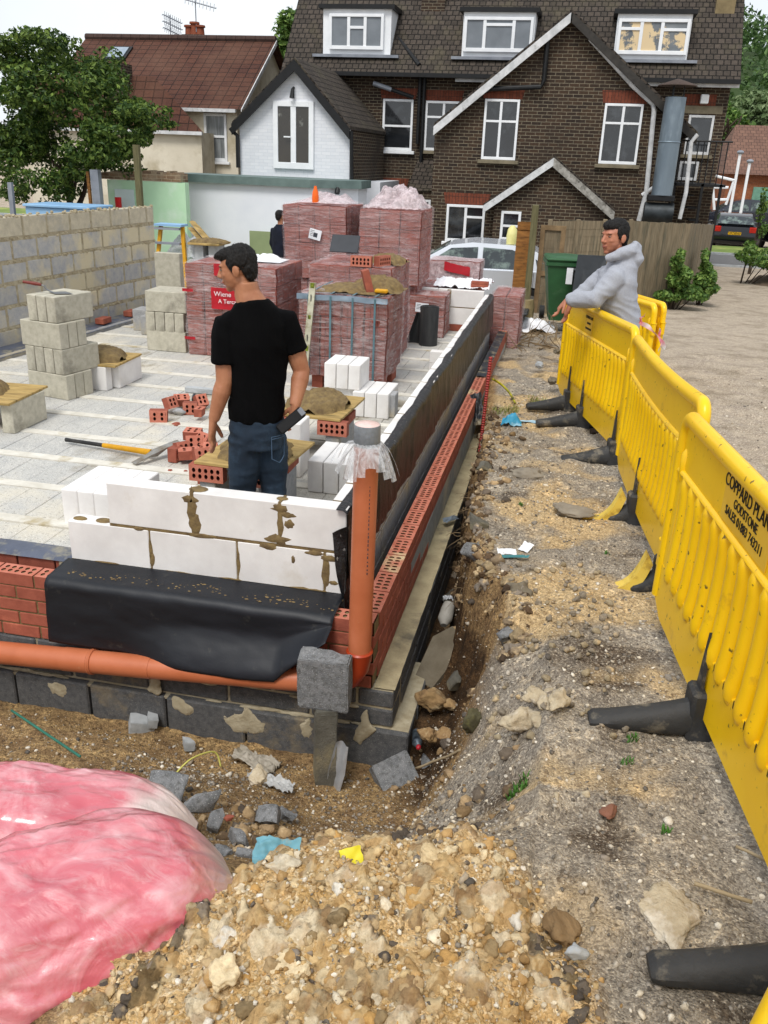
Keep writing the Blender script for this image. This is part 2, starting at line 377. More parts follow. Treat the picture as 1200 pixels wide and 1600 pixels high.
# rock prototypes (vertex arrays) for the loose stuff
import bmesh
def rockproto(seed, sub, amp=.35, fl=1):
    bm = bmesh.new(); bmesh.ops.create_icosphere(bm, subdivisions=sub, radius=1)
    q = Vector((seed * 7.3, seed * 1.9, 0)); pl = [(Vector((random.gauss(0, 1), random.gauss(0, 1), random.gauss(0, 1))).normalized(), U(.55, .85)) for _ in range(6)]
    for v in bm.verts:
        p = v.co.copy()
        for nrm, d in pl:
            k = p.dot(nrm)
            if k > d: p -= nrm * (k - d) * .9
        p *= 1 + amp * noise.fractal(p * 1.3 + q, 1, 2, 4)
        v.co = p
    V = np.array([v.co[:] for v in bm.verts]); F = np.array([[v.index for v in f.verts] for f in bm.faces]); bm.free()
    return V, F
def scatter(name, mats, items, protos, tagd, colr=None, smooth=True):
    """items: (x,y,z,size,(sx,sy,sz),tint) -> one mesh"""
    VV = []; FF = []; CC = []; o = 0
    for x, y, z, s, sc, tint in items:
        V, F = protos[random.randrange(len(protos))]
        M = np.array(Matrix.Rotation(U(0, 6.3), 3, 'Z') @ Matrix.Rotation(U(-.6, .6), 3, 'X'))
        P = (V * np.array(sc) * s) @ M.T + (x, y, z)
        VV.append(P); FF.append(F + o); o += len(V); CC.append(np.tile((*tint, 1), (len(V), 1)))
    V = np.concatenate(VV); F = np.concatenate(FF)
    me = bpy.data.meshes.new(name); me.vertices.add(len(V)); me.vertices.foreach_set('co', V.ravel())
    me.loops.add(F.size); me.loops.foreach_set('vertex_index', F.ravel()); me.polygons.add(len(F))
    me.polygons.foreach_set('loop_start', np.arange(0, F.size, 3)); me.update(calc_edges=True)
    me.polygons.foreach_set('use_smooth', [smooth] * len(F))
    ca = me.color_attributes.new('tint', 'FLOAT_COLOR', 'POINT'); ca.data.foreach_set('color', np.concatenate(CC).astype(np.float32).ravel())
    me.materials.append(mats); ob = bpy.data.objects.new(name, me); COL.objects.link(ob); tag(ob, *tagd); return ob
def tintmat(name, bump=.7, bsc=60, rough=.92, speck=None):
    m, n, b, o = nodes(name); t = N(n, 'TexCoord'); at = N(n, 'VertexColor', layer_name='tint')
    z = N(n, 'TexNoise', Scale=bsc, Detail=8, Roughness=.7); n.links.new(t.outputs['Object'], z.inputs['Vector'])
    z2 = N(n, 'TexNoise', Scale=22, Detail=5); n.links.new(t.outputs['Object'], z2.inputs['Vector'])
    c = mixc(n, .8, at.outputs['Color'], mixc(n, ramp(n, z.outputs['Fac'], .3, .7), (.7, .67, .62, 1), (1.3, 1.3, 1.3, 1)), 'MULTIPLY')
    c = mixc(n, ramp(n, z2.outputs['Fac'], .56, .68), c, lin(speck) if speck else (.62, .46, .26, 1))
    n.links.new(c, b.inputs['Base Color']); b.inputs['Roughness'].default_value = rough; b.inputs['Specular IOR Level'].default_value = .2
    bp = N(n, 'Bump', Strength=bump, Distance=.012); n.links.new(z.outputs['Fac'], bp.inputs['Height']); n.links.new(bp.outputs[0], b.inputs['Normal'])
    return m
PR4 = [rockproto(i + 60, 4, .38) for i in range(5)]
for _V, _F in PR4:
    for _i in range(len(_V)):
        _p = Vector(_V[_i]); _V[_i] *= 1 + .11 * noise.fractal(_p * 6, 1, 2, 4) + .03 * (1 - 2 * abs(noise.noise(_p * 3.1)))
PR3 = [rockproto(i, 3, .62) for i in range(9)]
PR2 = [rockproto(i + 20, 2, .5) for i in range(9)]
PR1 = [rockproto(i + 40, 1, .4) for i in range(8)]
def tint(cs, v=.12):
    c = lin(random.choice(cs)); k = U(1 - v, 1 + v); return (c[0] * k, c[1] * k, c[2] * k)
CLAY = ['d9c298', 'cfb488', 'c9aa78', 'e0cda8', 'bd9a68', 'd8c6a2', 'e4d8bf', 'b08f60', 'cbb085', 'a4855a', 'e9e2d4', 'd0b688', 'c99f62', 'b59c76', '94805f']
DARKC = ['6a6157', '857868', '57504a']
m_rub = tintmat('clay_rubble', bump=1, bsc=48)
m_peb = tintmat('gravel_stones', bump=.3, bsc=120, speck='8c8072')
it = []; big = []
for _ in range(3000):
    x, y = U(-.5, 1.15), U(-2.85, -1.3); h = heapw(x, y)
    if R() > h * 1.2: continue
    dk = fb(x * 2.6, y * 2.6, 33, 3) > .28 and R() < .75
    s = .005 + .02 * R() ** 2.8
    if R() < .016: s = U(.028, .05)
    (big if s > .022 else it).append((x, y, terr(x, y) + s * U(-.45, .35), s, (U(.8, 1.3), U(.7, 1.1), U(.55, .95)), tint(DARKC if dk else CLAY, .18)))
hm = MB(); hc = []; nx_, ny_ = 285, 265
def hv(x, y, f, seed):
    d, p = noise.voronoi(Vector((x * f + seed, y * f, seed * 1.7))); return max(0, 1 - d[0] * 1.25), p[0], d[1] - d[0]
for j in range(ny_ + 1):
    for i in range(nx_ + 1):
        x, y = -.55 + 1.75 * i / nx_, -2.9 + 1.65 * j / ny_
        wx, wy = x + .02 * fb(x * 9, y * 9, 3), y + .02 * fb(x * 9, y * 9, 8)
        h = heapw(x, y); a, pa, ea = hv(wx, wy, 13, 2); b_, pb, eb = hv(wx, wy, 34, 5); c_, pc, ec = hv(wx, wy, 85, 9)
        sel = .5 + .5 * sin(pa.x * 37 + pa.y * 91)
        z = terr(x, y) - .03 + h * (.052 * sel * a ** .6 + .024 * b_ ** .7 + .008 * c_ + .008 * fb(x * 60, y * 60, 2, 3)) - (1 - min(1, h * 3)) * .05
        hm.v.append((x, y, z)); q = .5 + .5 * sin(pb.x * 57 + pb.y * 31); q2 = .5 + .5 * sin(pa.x * 17 + pa.y * 61)
        c0 = lin('d8c39c' if q > .55 else ('c8a978' if q > .2 else 'b08c5c')); c1 = lin('eadfc8' if q2 > .8 else ('cdb080' if q2 > .12 else '8a7a66')); gp = .55 + .45 * min(1, eb * 5)
        dk = .35 if fb(x * 2.6, y * 2.6, 33, 3) > .36 else 1
        hc.append(tuple((c0[k] * .55 + c1[k] * .45) * (dk if dk < 1 else 1) for k in range(3)) + (1,))
hm.f = [[j * (nx_ + 1) + i, j * (nx_ + 1) + i + 1, (j + 1) * (nx_ + 1) + i + 1, (j + 1) * (nx_ + 1) + i] for j in range(ny_) for i in range(nx_)]; hm.mi = [0] * len(hm.f)
hm.build('clay_heap', tintmat('heap_clay', bump=1, bsc=70, speck='c9a878'), ang=180, col=hc, tagd=('crumbly cream coloured clay and chalk heaped in the foreground', 'clay heap', None, 'stuff'))
scatter('clay_clods', m_rub, [b for b in big if b[3] > .027], PR4, ('largest crumbly clods of cream clay in the foreground heap', 'rubble', None, 'stuff'))
scatter('clay_rubble', m_rub, [b for b in big if b[3] <= .027], PR3, ('crumbly cream and orange clay lumps heaped in the foreground', 'rubble', None, 'stuff'))
for _ in range(6500):
    x, y = U(-.5, 1.15), U(-2.8, -1.3); h = heapw(x, y)
    if R() > h * 1.2: continue
    s = U(.003, .009); it.append((x, y, terr(x, y) + s * .3, s, (1, U(.7, 1), U(.6, .9)), tint(CLAY + ['6a6157'], .2)))
scatter('clay_crumbs', m_rub, it, PR2, ('small clay crumbs and chips covering the foreground heap', 'rubble', None, 'stuff'))
GR = ['857e74', '9b948a', '6b665f', 'b0a89b', 'cfc5b2', '5b5650', '8a8074', 'a39580', 'd9d2c4']
it = []
for _ in range(34000):
    r = R()
    if r < .62: x, y = U(.25, 1.6), -2.9 + 8.5 * R() ** 1.35
    elif r < .82: x, y = U(-1.0, .75), U(-1.5, -.12)
    elif r < .9: x, y = U(-2.4, -.5), U(-1.4, -.1)
    else: x, y = U(1.4, 3.4), U(-1, 7)
    if y > 0 and x < .14: continue
    s = .0022 + .010 * R() ** 6
    if R() < .004: s = U(.012, .022)
    it.append((x, y, terr(x, y) + s * .25, s, (1.1, U(.7, 1), U(.5, .8)), tint(GR, .15)))
scatter('gravel', m_peb, it, PR1, ('grey and tan gravel stones scattered over the bare soil', 'gravel', None, 'stuff'))
# rubble behind the heap and down in the trench
it = []
for _ in range(620):
    if R() < .6: x, y = U(-.75, .75), U(-1.5, -.75)
    else:
        y = U(-.7, 3.5); x = U(.16, .5)
    s = .006 + .03 * R() ** 4
    it.append((x, y, terr(x, y) + s * .3, s, (1.1, U(.7, 1), U(.6, .9)), tint(['8b7353', '6c5a46', '9c8465', '5a5148', 'b09672', '75695c'], .15)))
for _ in range(120):
    y = U(-.9, .7); x = U(.5, 1.0) + .1
    it.append((x, y, terr(x, y) + .01, U(.008, .02), (1, 1, .8), tint(['8b8172', 'a19379'], .15)))
ed = []
for _ in range(420):
    y = -.2 + 4.6 * R() ** 1.2; xe = pw(y, EDGE); t_ = R(); x = xe - .1 + .14 * t_; s = .008 + .034 * R() ** 2.2
    if y > .6 and R() < .35: x = U(.13, .3)
    ed.append((x, y, terr(x, y) + s * .1, s, (1.1, U(.7, 1.1), U(.6, 1)), tint(['6f5b44', '5c4a38', '857560', '8a8074', '4d4034', '9c8a6c'], .15)))
scatter('bank_clods', m_rub, ed, PR3, ('ragged clods and stones along the broken edge of the trench', 'soil', None, 'stuff'))
scatter('soil_lumps', m_rub, it, PR2, ('brown soil lumps and stones along the trench sides', 'soil', None, 'stuff'))
# ------------------------------------------------------------------ the unfinished building: slab, footings, walls
M_white = mat('aircrete', 'e9e7e4', 'd9d6d3', sc=5, rough=.9, bump=.25, bsc=160, spec=.2, c3='cfc8bd', sc3=3, t3=(.58, .75), rnd=.05, bdist=.003)
M_mort = mat('wet_mortar', '85714a', '66543a', sc=22, rough=.9, bump=.5, bsc=80, rnd=0)
M_mortdry = mat('dry_mortar', 'b5ab92', '988c72', sc=15, rough=.95, bump=.6, bsc=70, rnd=0)
M_dense = mat('dense_block', '47484a', '5d5d5d', sc=30, rough=.95, bump=.8, bsc=170, speck='8e8c86', spsc=260, spt=(.63, .7), c3='7f7460', sc3=3.5, t3=(.56, .68), rnd=.15, bdist=.006)
M_greyb = mat('grey_block', 'a3a3a3', '8f9092', sc=20, rough=.95, bump=.7, bsc=150, speck='c0c1c2', spsc=220, c3='b3a992', sc3=1.6, t3=(.5, .62), rnd=.14, bdist=.005)
M_tanb = mat('tan_block', 'c0bbaa', 'aaa594', sc=18, rough=.95, bump=.6, bsc=140, speck='c9c6bb', spsc=220, c3='7c776b', sc3=2.5, t3=(.56, .7), rnd=.12, bdist=.005)
M_palegrey = mat('pale_grey_block', 'b2b5b6', '9ea2a4', sc=12, rough=.95, bump=.4, bsc=120, rnd=.08, c3='8d8f8e', sc3=3)
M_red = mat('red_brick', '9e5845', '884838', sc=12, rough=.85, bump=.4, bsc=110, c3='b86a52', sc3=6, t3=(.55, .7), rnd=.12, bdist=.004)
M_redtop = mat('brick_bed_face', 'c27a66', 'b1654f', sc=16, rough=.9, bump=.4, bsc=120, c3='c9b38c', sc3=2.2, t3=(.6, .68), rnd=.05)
M_hole = mat('brick_hole', '5c2418', '3c1710', sc=20, rough=.95, rnd=0)
M_dpc = mat('damp_membrane', '15171d', '20242d', sc=3, rough=.32, spec=.5, bump=.25, bsc=7, c3='4b4a46', sc3=9, t3=(.62, .8), rnd=0, bdist=.02)
M_fold = None
M_dpcd = mat('dusty_membrane', '2a2d33', '1b1d22', sc=5, rough=.45, bump=.3, bsc=25, c3='8b7f66', sc3=6, t3=(.52, .66), rnd=0)
M_slab = None
def slabmat():
    m, n, b, o = nodes('beam_and_block_floor'); t = N(n, 'TexCoord'); V = t.outputs['Object']
    def nz(sc, det=6, rr=.6):
        q = N(n, 'TexNoise', Scale=sc, Detail=det, Roughness=rr); n.links.new(V, q.inputs['Vector']); return q.outputs['Fac']
    c = mixc(n, ramp(n, nz(3.5, 9, .7), .35, .65), lin('a6a6a4'), lin('bdbbb5'))
    c = mixc(n, ramp(n, nz(1.1, 9, .7), .5, .66), c, lin('c9c2b2'))
    c = mixc(n, ramp(n, nz(55, 4, .7), .57, .68), c, lin('6f6a5f'))
    c = mixc(n, ramp(n, nz(160, 3), .5, .7), c, lin('dddad0'))
    c = mixc(n, ramp(n, nz(.8, 7, .7), .56, .66), c, lin('8a8170'))
    n.links.new(c, b.inputs['Base Color']); b.inputs['Roughness'].default_value = .95; b.inputs['Specular IOR Level'].default_value = .15
    bp = N(n, 'Bump', Strength=.5, Distance=.004); n.links.new(nz(120, 6), bp.inputs['Height']); n.links.new(bp.outputs[0], b.inputs['Normal'])
    return m
M_slab = slabmat()
M_beam = mat('beam_strip', 'dcd8cd', 'c8c3b6', sc=9, rough=.95, bump=.3, bsc=90, c3='a99a76', sc3=3, t3=(.56, .68), rnd=0)
fl = thing('floor_slab', 'pale beam and block floor of the unfinished building', 'floor', (-2.5, 4, -.15)); fl['kind'] = 'structure'
mb = MB(); bs = MB(); cl = MB()
y = .62 - .515
k = 0
while y < 9.2:
    # infill blocks between two beams
    if y > .28:
        bs.box(-5.3, -.3, y - .045, y + .045, -.15, .003 + .002 * (k % 2))
        bs.v[-8:] = [(a, b_ + .006 * fb(a * 1.2, k * 3), c_) for a, b_, c_ in bs.v[-8:]]
    x = -5.3 + (.0 if k % 2 else .11)
    while x < -.3:
        x1 = min(x + .215, -.3)
        y0_, y1_ = max(y + .049, .3), y + .515 - .049
        if y1_ > y0_ + .05: mb.box(x + .0015, x1 - .0015, y0_, y1_, -.1, U(-.004, .0), b=.003)
        x += .215
    y += .515; k += 1
cl.box(-5.3, -.3, .3, 9.3, -.14, -.012)
mb.build('infill_blocks', M_slab, fl); bs.build('floor_beam', M_beam, fl); cl.build('slab_core', M_slab, fl)

def blockrow(x0, x1, y0, y1, z0, z1, lens, M, mort, th='x', j=.01, bev=.004, parent=None, name='block', mats=None, squash=.0):
    pass
def perf_brick(mb, x0, x1, y0, y1, zt, zb, along='y', r=.0115, cols=5, rows=2, depth=.03, ell=1.35):
    """brick with real bed-face holes; mi 0 side, 1 bed face, 2 holes"""
    nx, ny = (rows, cols) if along == 'y' else (cols, rows)
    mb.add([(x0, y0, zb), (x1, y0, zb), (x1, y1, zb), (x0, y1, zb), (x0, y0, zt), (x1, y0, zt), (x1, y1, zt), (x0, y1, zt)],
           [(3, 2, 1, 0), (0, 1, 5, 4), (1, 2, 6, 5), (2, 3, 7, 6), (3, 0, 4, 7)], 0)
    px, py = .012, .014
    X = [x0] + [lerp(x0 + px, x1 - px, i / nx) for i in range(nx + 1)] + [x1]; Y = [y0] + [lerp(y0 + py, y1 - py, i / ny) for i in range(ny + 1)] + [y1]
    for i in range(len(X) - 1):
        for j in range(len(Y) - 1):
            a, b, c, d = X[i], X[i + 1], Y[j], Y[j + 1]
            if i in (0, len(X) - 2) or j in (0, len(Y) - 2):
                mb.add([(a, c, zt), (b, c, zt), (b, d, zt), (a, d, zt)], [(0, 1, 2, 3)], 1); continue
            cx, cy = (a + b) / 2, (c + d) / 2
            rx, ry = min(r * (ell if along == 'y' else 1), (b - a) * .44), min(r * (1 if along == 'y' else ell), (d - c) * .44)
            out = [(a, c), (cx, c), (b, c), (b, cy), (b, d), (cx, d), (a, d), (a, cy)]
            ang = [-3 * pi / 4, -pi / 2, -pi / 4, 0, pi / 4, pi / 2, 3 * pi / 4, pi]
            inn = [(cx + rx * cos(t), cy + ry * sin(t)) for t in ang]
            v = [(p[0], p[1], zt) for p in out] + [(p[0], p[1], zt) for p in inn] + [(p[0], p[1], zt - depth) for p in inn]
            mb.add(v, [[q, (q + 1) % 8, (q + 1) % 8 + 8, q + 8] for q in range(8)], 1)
            mb.add(v[8:], [[q, (q + 1) % 8, (q + 1) % 8 + 8, q + 8] for q in range(8)] + [list(range(8, 16))], 2)
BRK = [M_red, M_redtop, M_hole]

# footing of dense dark blocks (L-shaped), ledge along the long side
ft = thing('footing_wall', 'dark dense block footing wall with sandy mortar under the new brickwork', 'footing', (-.5, 1, -.9))
fb_ = MB(); fm = MB()
def course(z0, z1, xr, yface, off, ln=.44):
    x = -3.6 + off
    while x < xr - .02:
        x1 = min(x + ln, xr)
        fb_.box(x + .006, x1 - .006, yface + U(-.003, .003), yface + .2, z0 + .006, z1 - .006, b=.008)
        x += ln
course(-.49, -.385, .11, .0, .0); course(-.6, -.49, .11, .002, .2); course(-.9, -.6, .2, -.03, .3)
y = .22
while y < 8.2:
    y1 = min(y + .44, 8.2)
    fb_.box(.0, .11 + U(-.002, .003), y + .006, y1 - .006, -.487, -.389, b=.008); fb_.box(.0, .112, y + .006, y1 - .006, -.597, -.494, b=.008)
    fb_.box(.0, .2 if y < .5 else .114, y + .006, y1 - .006, -.9, -.606, b=.008); y += .44
fb_.build('dense_blocks', M_dense, ft)
fm.box(-3.6, .1, .012, .19, -.9, -.39, b=.004); fm.box(-.05, .102, .1, 8.2, -.897, -.39, b=.004); fm.box(-.05, .19, .0, .65, -.88, -.604)
fm.box(-3.6, .105, -.022, .1, -.612, -.6)
# smears of mortar on the joints
for k in range(30):
    x = U(-2.4, .05); z = random.choice((-.49, -.6, -.6)) + U(-.008, .004)
    fm.ell((x, .0, z), (U(.03, .09), .01, U(.006, .014)), n=16, k=8)
for (x, z, a, h) in ((-1.72, -.66, .07, .05), (-1.0, -.65, .06, .05), (-.66, -.68, .12, .075), (-.33, -.66, .05, .05), (-.03, -.6, .04, .09), (-1.15, -.55, .03, .05)):
    fm.ell((x, -.026, z), (a, .012, h), n=22, k=14)
fm.warp(lambda p: p + Vector((.03 * fb(p.x * 9, p.z * 14, 7) * (p.y < -.012), .006 * fb(p.x * 19, p.z * 19), .03 * fb(p.x * 13, p.z * 9, 3) * (p.y < -.012))))
fm.build('mortar', M_mortdry, ft)
lg = MB()
lg.grid(lambda u, v: (.001 + .108 * u + (.0 if u < 1 else .002 * fb(v * 90, 2)), .015 + 8.1 * v, -.381 + .006 * fb(u * 2, v * 60, 5, 3)), 5, 420)
lg.build('ledge_top', mat('ledge_cement', 'b3a684', '96896c', sc=8, rough=.95, bump=.6, bsc=60, c3='6f6858', sc3=3, t3=(.56, .68), rnd=0), ft)

# outer brick leaf, front run and long run, meeting at the corner
bw_ = thing('brick_wall', 'low red perforated brick outer wall turning the corner by the orange pipe', 'brick wall', (0, .05, -.38))
bb = MB(); bm_ = MB(); gb = MB()
COUR = [(-.38 + i * .0757, -.38 + i * .0757 + .066) for i in range(5)]
for ci, (z0, z1) in enumerate(COUR):
    top = ci == 4; off = .1125 if ci % 2 else 0
    x = -4.05 - off
    while x < -.001:       # front run
        a, b = x, min(x + .215, 0.0)
        if ci % 2 and b > -.12: b = -.112
        if b - a > .03:
            if top: perf_brick(bb, a, b, U(-.001, .002), .102, z1, z0, 'x', cols=max(1, int((b - a) / .04)))
            else: bb.box(a, b, U(-.001, .002), .102, z0, z1, b=.003)
        x += .225
        if ci % 2 and x > -.12: break
    rack = [1.6, 1.25, .95, .7, 99][ci]
    y = .112 if not ci % 2 else .0
    while y < min(7.9, rack):
        a, b = y, y + .215
        if top: perf_brick(bb, -.102, U(-.001, .001), a, b, z1, z0, 'y')
        else: bb.box(-.102, U(-.001, .002), a, b, z0, z1, b=.003)
        y += .225
for ci, (z0, z1) in enumerate(COUR[3:4]):   # second course from the top runs the whole way too
    y = .9
    while y < 7.9: bb.box(-.102, U(-.001, .002), y, y + .215, z0, z1, b=.003); y += .225
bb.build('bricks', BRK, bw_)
bm_.box(-4.05, -.004, .006, .096, -.378, -.006 - .0757 * 0 - .012); bm_.box(-.096, -.005, .006, 7.95, -.15, -.018); bm_.box(-.096, -.005, .006, 1.4, -.378, -.15)
bm_.build('mortar', M_mort, bw_)
y = .98
while y < 7.9: gb.box(-.1, -.002 + U(-.002, .002), y, y + .435, -.378, -.156, b=.004); y += .445
gb.build('grey_blocks', mat('pale_course_block', 'a2a5a4', '8e918f', sc=14, rough=.95, bump=.5, bsc=130, c3='b9b2a0', sc3=2, rnd=0), bw_)
# inner brick course + membrane at the left of the front wall
ib = thing('inner_brick_course', 'low inner course of red bricks under the grey damp strip, front left', 'brick wall', (-3, .25, -.1))
q = MB(); x = -4.05
while x < -1.75: q.box(x, x + .215, .2, .3, -.072, -.006, b=.003); x += .225
x = -4.15
while x < -.4: q.box(x, x + .215, .201, .3, -.148, -.082, b=.003); x += .225
q.box(-4.1, -.3, .203, .299, -.4, -.15)
q.build('bricks', M_red, ib)
q = MB(); q.box(-1.78, -1.5, .19, .3, -.09, -.0, b=.01); q.build('mortar', M_mortdry, ib)
q = MB(); q.grid(lambda u, v: (-4.1 + 2.42 * u, .185 + .15 * v, .008 + .006 * fb(u * 9, v, 3) - (.014 if v == 0 else 0)), 60, 4)
o = q.build('damp_course_strip', mat('dpc_grey', '5a6070', '454b59', sc=5, rough=.4, bump=.2, bsc=30, c3='8b8676', sc3=8, rnd=0)); tag(o, 'blue grey damp proof strip lying along the front edge of the floor', 'damp course')

# white block inner leaf - front
fw = thing('front_block_wall', 'two course white block wall with dark wet mortar joints at the front', 'block wall', (-1, .25, 0))
MOR = MB()
for i, (a, b) in enumerate([(-1.7, -1.247), (-1.238, -.771), (-.762, -.312), (-.302, -.2)]):
    t = MB(); t.box(a, b, .2, .302, .012, .232, b=.004); t.build('block', M_white, fw)
for i, (a, b) in enumerate([(-1.46, -1.003), (-.99, -.545), (-.533, -.2)]):
    t = MB(); t.box(a, b, .2, .302, .246, .47, b=.004); t.build('block', M_white, fw)
MOR.box(-1.46, -.2, .203, .3, .229, .249); MOR.box(-1.7, -.2, .195, .31, -.004, .014)
for x in (-1.2425, -.7665, -.307): MOR.box(x - .006, x + .006, .204, .299, .012, .232)
for x in (-.9965, -.539): MOR.box(x - .007, x + .007, .203, .3, .246, .472)
def smear(mb, x, z, rx, rz, y=.2, n=18):
    s_ = R() * 50
    pts = [(x + rx * cos(2 * pi * i / n) * (1 + .45 * fb(cos(2 * pi * i / n) * 1.4 + s_, sin(2 * pi * i / n) * 1.4)), y + .002, z + rz * sin(2 * pi * i / n) * (1 + .45 * fb(cos(2 * pi * i / n) * 1.4 + s_, 7 + sin(2 * pi * i / n)))) for i in range(n)]
    mb.add(pts + [(p[0] * .5 + x * .5, y - .004, p[2] * .5 + z * .5) for p in pts], [[i, (i + 1) % n, (i + 1) % n + n, i + n] for i in range(n)] + [[i + n for i in range(n)]])
for a in ((-1.0, .38, .03, .1), (-1.01, .43, .05, .025), (-.985, .3, .035, .07), (-.54, .44, .05, .025), (-.535, .36, .02, .09), (-.5, .41, .05, .018), (-.49, .36, .028, .03), (-.55, .27, .07, .03), (-.6, .225, .05, .02), (-1.3, .235, .03, .012), (-1.235, .07, .018, .05), (-1.24, .12, .012, .07), (-.3, .12, .028, .09), (-.28, .2, .06, .02), (-.36, .22, .06, .015), (-.26, .07, .03, .014), (-.76, .12, .012, .08), (-.47, .17, .012, .025), (-.95, .24, .08, .015), (-1.5, .012, .1, .012), (-1.1, .01, .12, .01), (-.8, .01, .1, .014), (-.4, .012, .12, .014)): smear(MOR, *a)
def blob_top(mb, x, y, z, r, h=.006): mb.ell((x, y, z), (r, r * U(.5, .8), h), n=12, k=6)
blob_top(MOR, -.98, .25, .472, .05); blob_top(MOR, -1.65, .24, .233, .04, .012); blob_top(MOR, -1.52, .25, .233, .045, .01); blob_top(MOR, -.54, .25, .473, .03)
MOR.build('mortar', M_mort, fw)
# white block inner leaf - long side, with return at far end
lw = thing('long_block_wall', 'long white block inner wall running back beside the cavity', 'block wall', (-.25, 4, 0))
MOR = MB()
for ci, (z0, z1) in enumerate(((.012, .232), (.246, .47))):
    y = .312 - (.2 if ci else 0)
    t = MB()
    while y < 7.7:
        a, b = max(y, .312), min(y + .45, 7.7)
        t.box(-.3, -.2, a + .004, b - .004, z0, z1, b=.004); y += .46
    t.build('block_course', M_white if ci else M_palegrey, lw)
MOR.box(-.298, -.204, .31, 7.69, .0, .468); MOR.build('mortar', M_mort, lw)
bl = MB(); y = .3
while y < 7.7: bl.box(-.3, -.2, y, y + .43, -.38, -.18, b=.004); bl.box(-.3, -.2, y - .1, y + .33, -.17, .0, b=.004); y += .44
bl.build('grey_block_base', M_greyb, lw)
rw = thing('end_block_wall', 'white block return wall at the far end of the long wall, on red bricks', 'block wall', (-.6, 7.65, 0))
for z0 in (.0, ):
    t = MB(); 
    for ci, (z0, z1) in enumerate(((.085, .295), (.305, .515))):
        for a, b in (((-1.15, -.74), (-.73, -.31)), ((-1.15, -.9), (-.89, -.31)))[ci]: t.box(a, b, 7.6, 7.7, z0, z1, b=.004)
    t.build('blocks', M_white, rw)
t = MB(); t.box(-1.16, -.3, 7.6, 7.7, 0, .085); [t.box(-1.16 + i * .225, -.955 + i * .225, 7.597, 7.6, .008, .075, b=.001) for i in range(4)]; t.build('brick_course', M_red, rw)
t = MB(); t.box(-.77, -.72, 7.585, 7.6, .25, .52, b=.006); t.box(-1.15, -.31, 7.602, 7.698, .294, .306); t.build('mortar', M_mort, rw)
# black membrane draped down the outside of the long wall
def memb(u, v):
    y = .17 + 7.55 * v
    s_ = u * (.41 + .012 * fb(v * 20, 5))
    wob = .014 * fb(y * 2.3, s_ * 2, 2) + .010 * (1 - abs(noise.noise(Vector((y * 6, s_ * 2.5, 9)))) * 2)
    edge = .025 * fb(y * 2.5, 3, 1)
    if s_ < .035: return (-.245 + edge * .5 + s_ * 1.3 + .0, y, .478 + .003 * fb(y * 8, 1))
    z = .475 - (s_ - .035) * 1.0
    return (-.19 + wob + (s_ - .035) * .03, y, z + .02 * edge)
q = MB(); q.grid(memb, 16, 260)
m_mem = mat('draped_membrane', '09090b', '151517', sc=3, rough=.32, spec=.55, bump=.8, bsc=10, c3='1f1b1a', sc3=8, t3=(.6, .8), rnd=0, bdist=.02, stretch=(1, 2.2, .7), speck='8f8c88', spsc=30, spt=(.66, .74))
o = q.build('wall_membrane', m_mem, ang=180); tag(o, 'black plastic membrane draped over the outside of the long white block wall', 'membrane')
# membrane end flap at the corner
q = MB()
def flap(u, v):
    x = -.205 + .03 * sin(u * 3) ; 
    return (-.2 - .04 * u + .015 * sin(v * 6), .17 - .02 * v + .04 * (1 - v) * u + .01 * sin(u * 9), .475 - .5 * v + .02 * fb(u * 3, v * 3))
q.grid(lambda u, v: (-.19 - .075 * u * (1 - .8 * v), .165 + .02 * sin(v * 5 + u * 2), .40 - .36 * v - .05 * u), 6, 16)
q.grid(lambda u, v: (-.185 + .0 * u, .16 + .35 * u, .47 - (.47 + .0 * u) * v + .0), 8, 16)
q.grid(lambda u, v: (-.186 + .08 * sin(u * 2.2) * v, .14 + .3 * u, .05 - .22 * v), 8, 8)
o = q.build('membrane_flap', m_mem, ang=180); tag(o, 'torn end flap of black membrane at the wall corner behind the orange pipe', 'membrane')
# front membrane: from under white blocks over the brick, hanging down
FB = [(0, -.35), (.2, -.352), (.45, -.352), (.7, -.345), (.83, -.325), (.86, -.27), (1.0, -.06)]
def fmem(u, v):
    x = -1.72 + 1.52 * u; top = .38
    if v < top:
        t = v / top; return (x, .2 - .232 * t, .013 + .004 * fb(x * 5, t * 2, 3) - .014 * t - .022 * max(0, (t - .86) / .14) ** 2)
    t = (v - top) / (1 - top); zb = pw(u, FB); z = lerp(-.023, zb, t ** .95)
    out = sst((u - .25) / .3) * sst((t - .3) / .7) * .105
    y = -.034 - .012 * t - out - .012 * sin(u * 6 + 1) * t + .006 * fb(x * 4, t * 3)
    return (x + .0 * t, y, z)
q = MB(); q.grid(fmem, 70, 40)
o = q.build('front_membrane', mat('front_membrane_sheet', '11141a', '181b22', sc=2, rough=.5, spec=.4, bump=.2, bsc=9, c3='4b4a44', sc3=12, t3=(.62, .85), rnd=0, bdist=.008), ang=180); tag(o, 'black plastic sheet hanging from under the white blocks over the front brickwork', 'membrane')
sol = o.modifiers.new('thickness', 'SOLIDIFY'); sol.thickness = .003
q = MB()
for _ in range(420):
    x, y = U(-1.65, -.2), .2 - .17 * R() ** 1.8; blob_top(q, x, y, .006, U(.003, .011), .004)
o = q.build('mortar_droppings', M_mort); tag(o, 'crumbs of sandy mortar dropped on the black sheet below the white blocks', 'mortar', None, 'stuff')
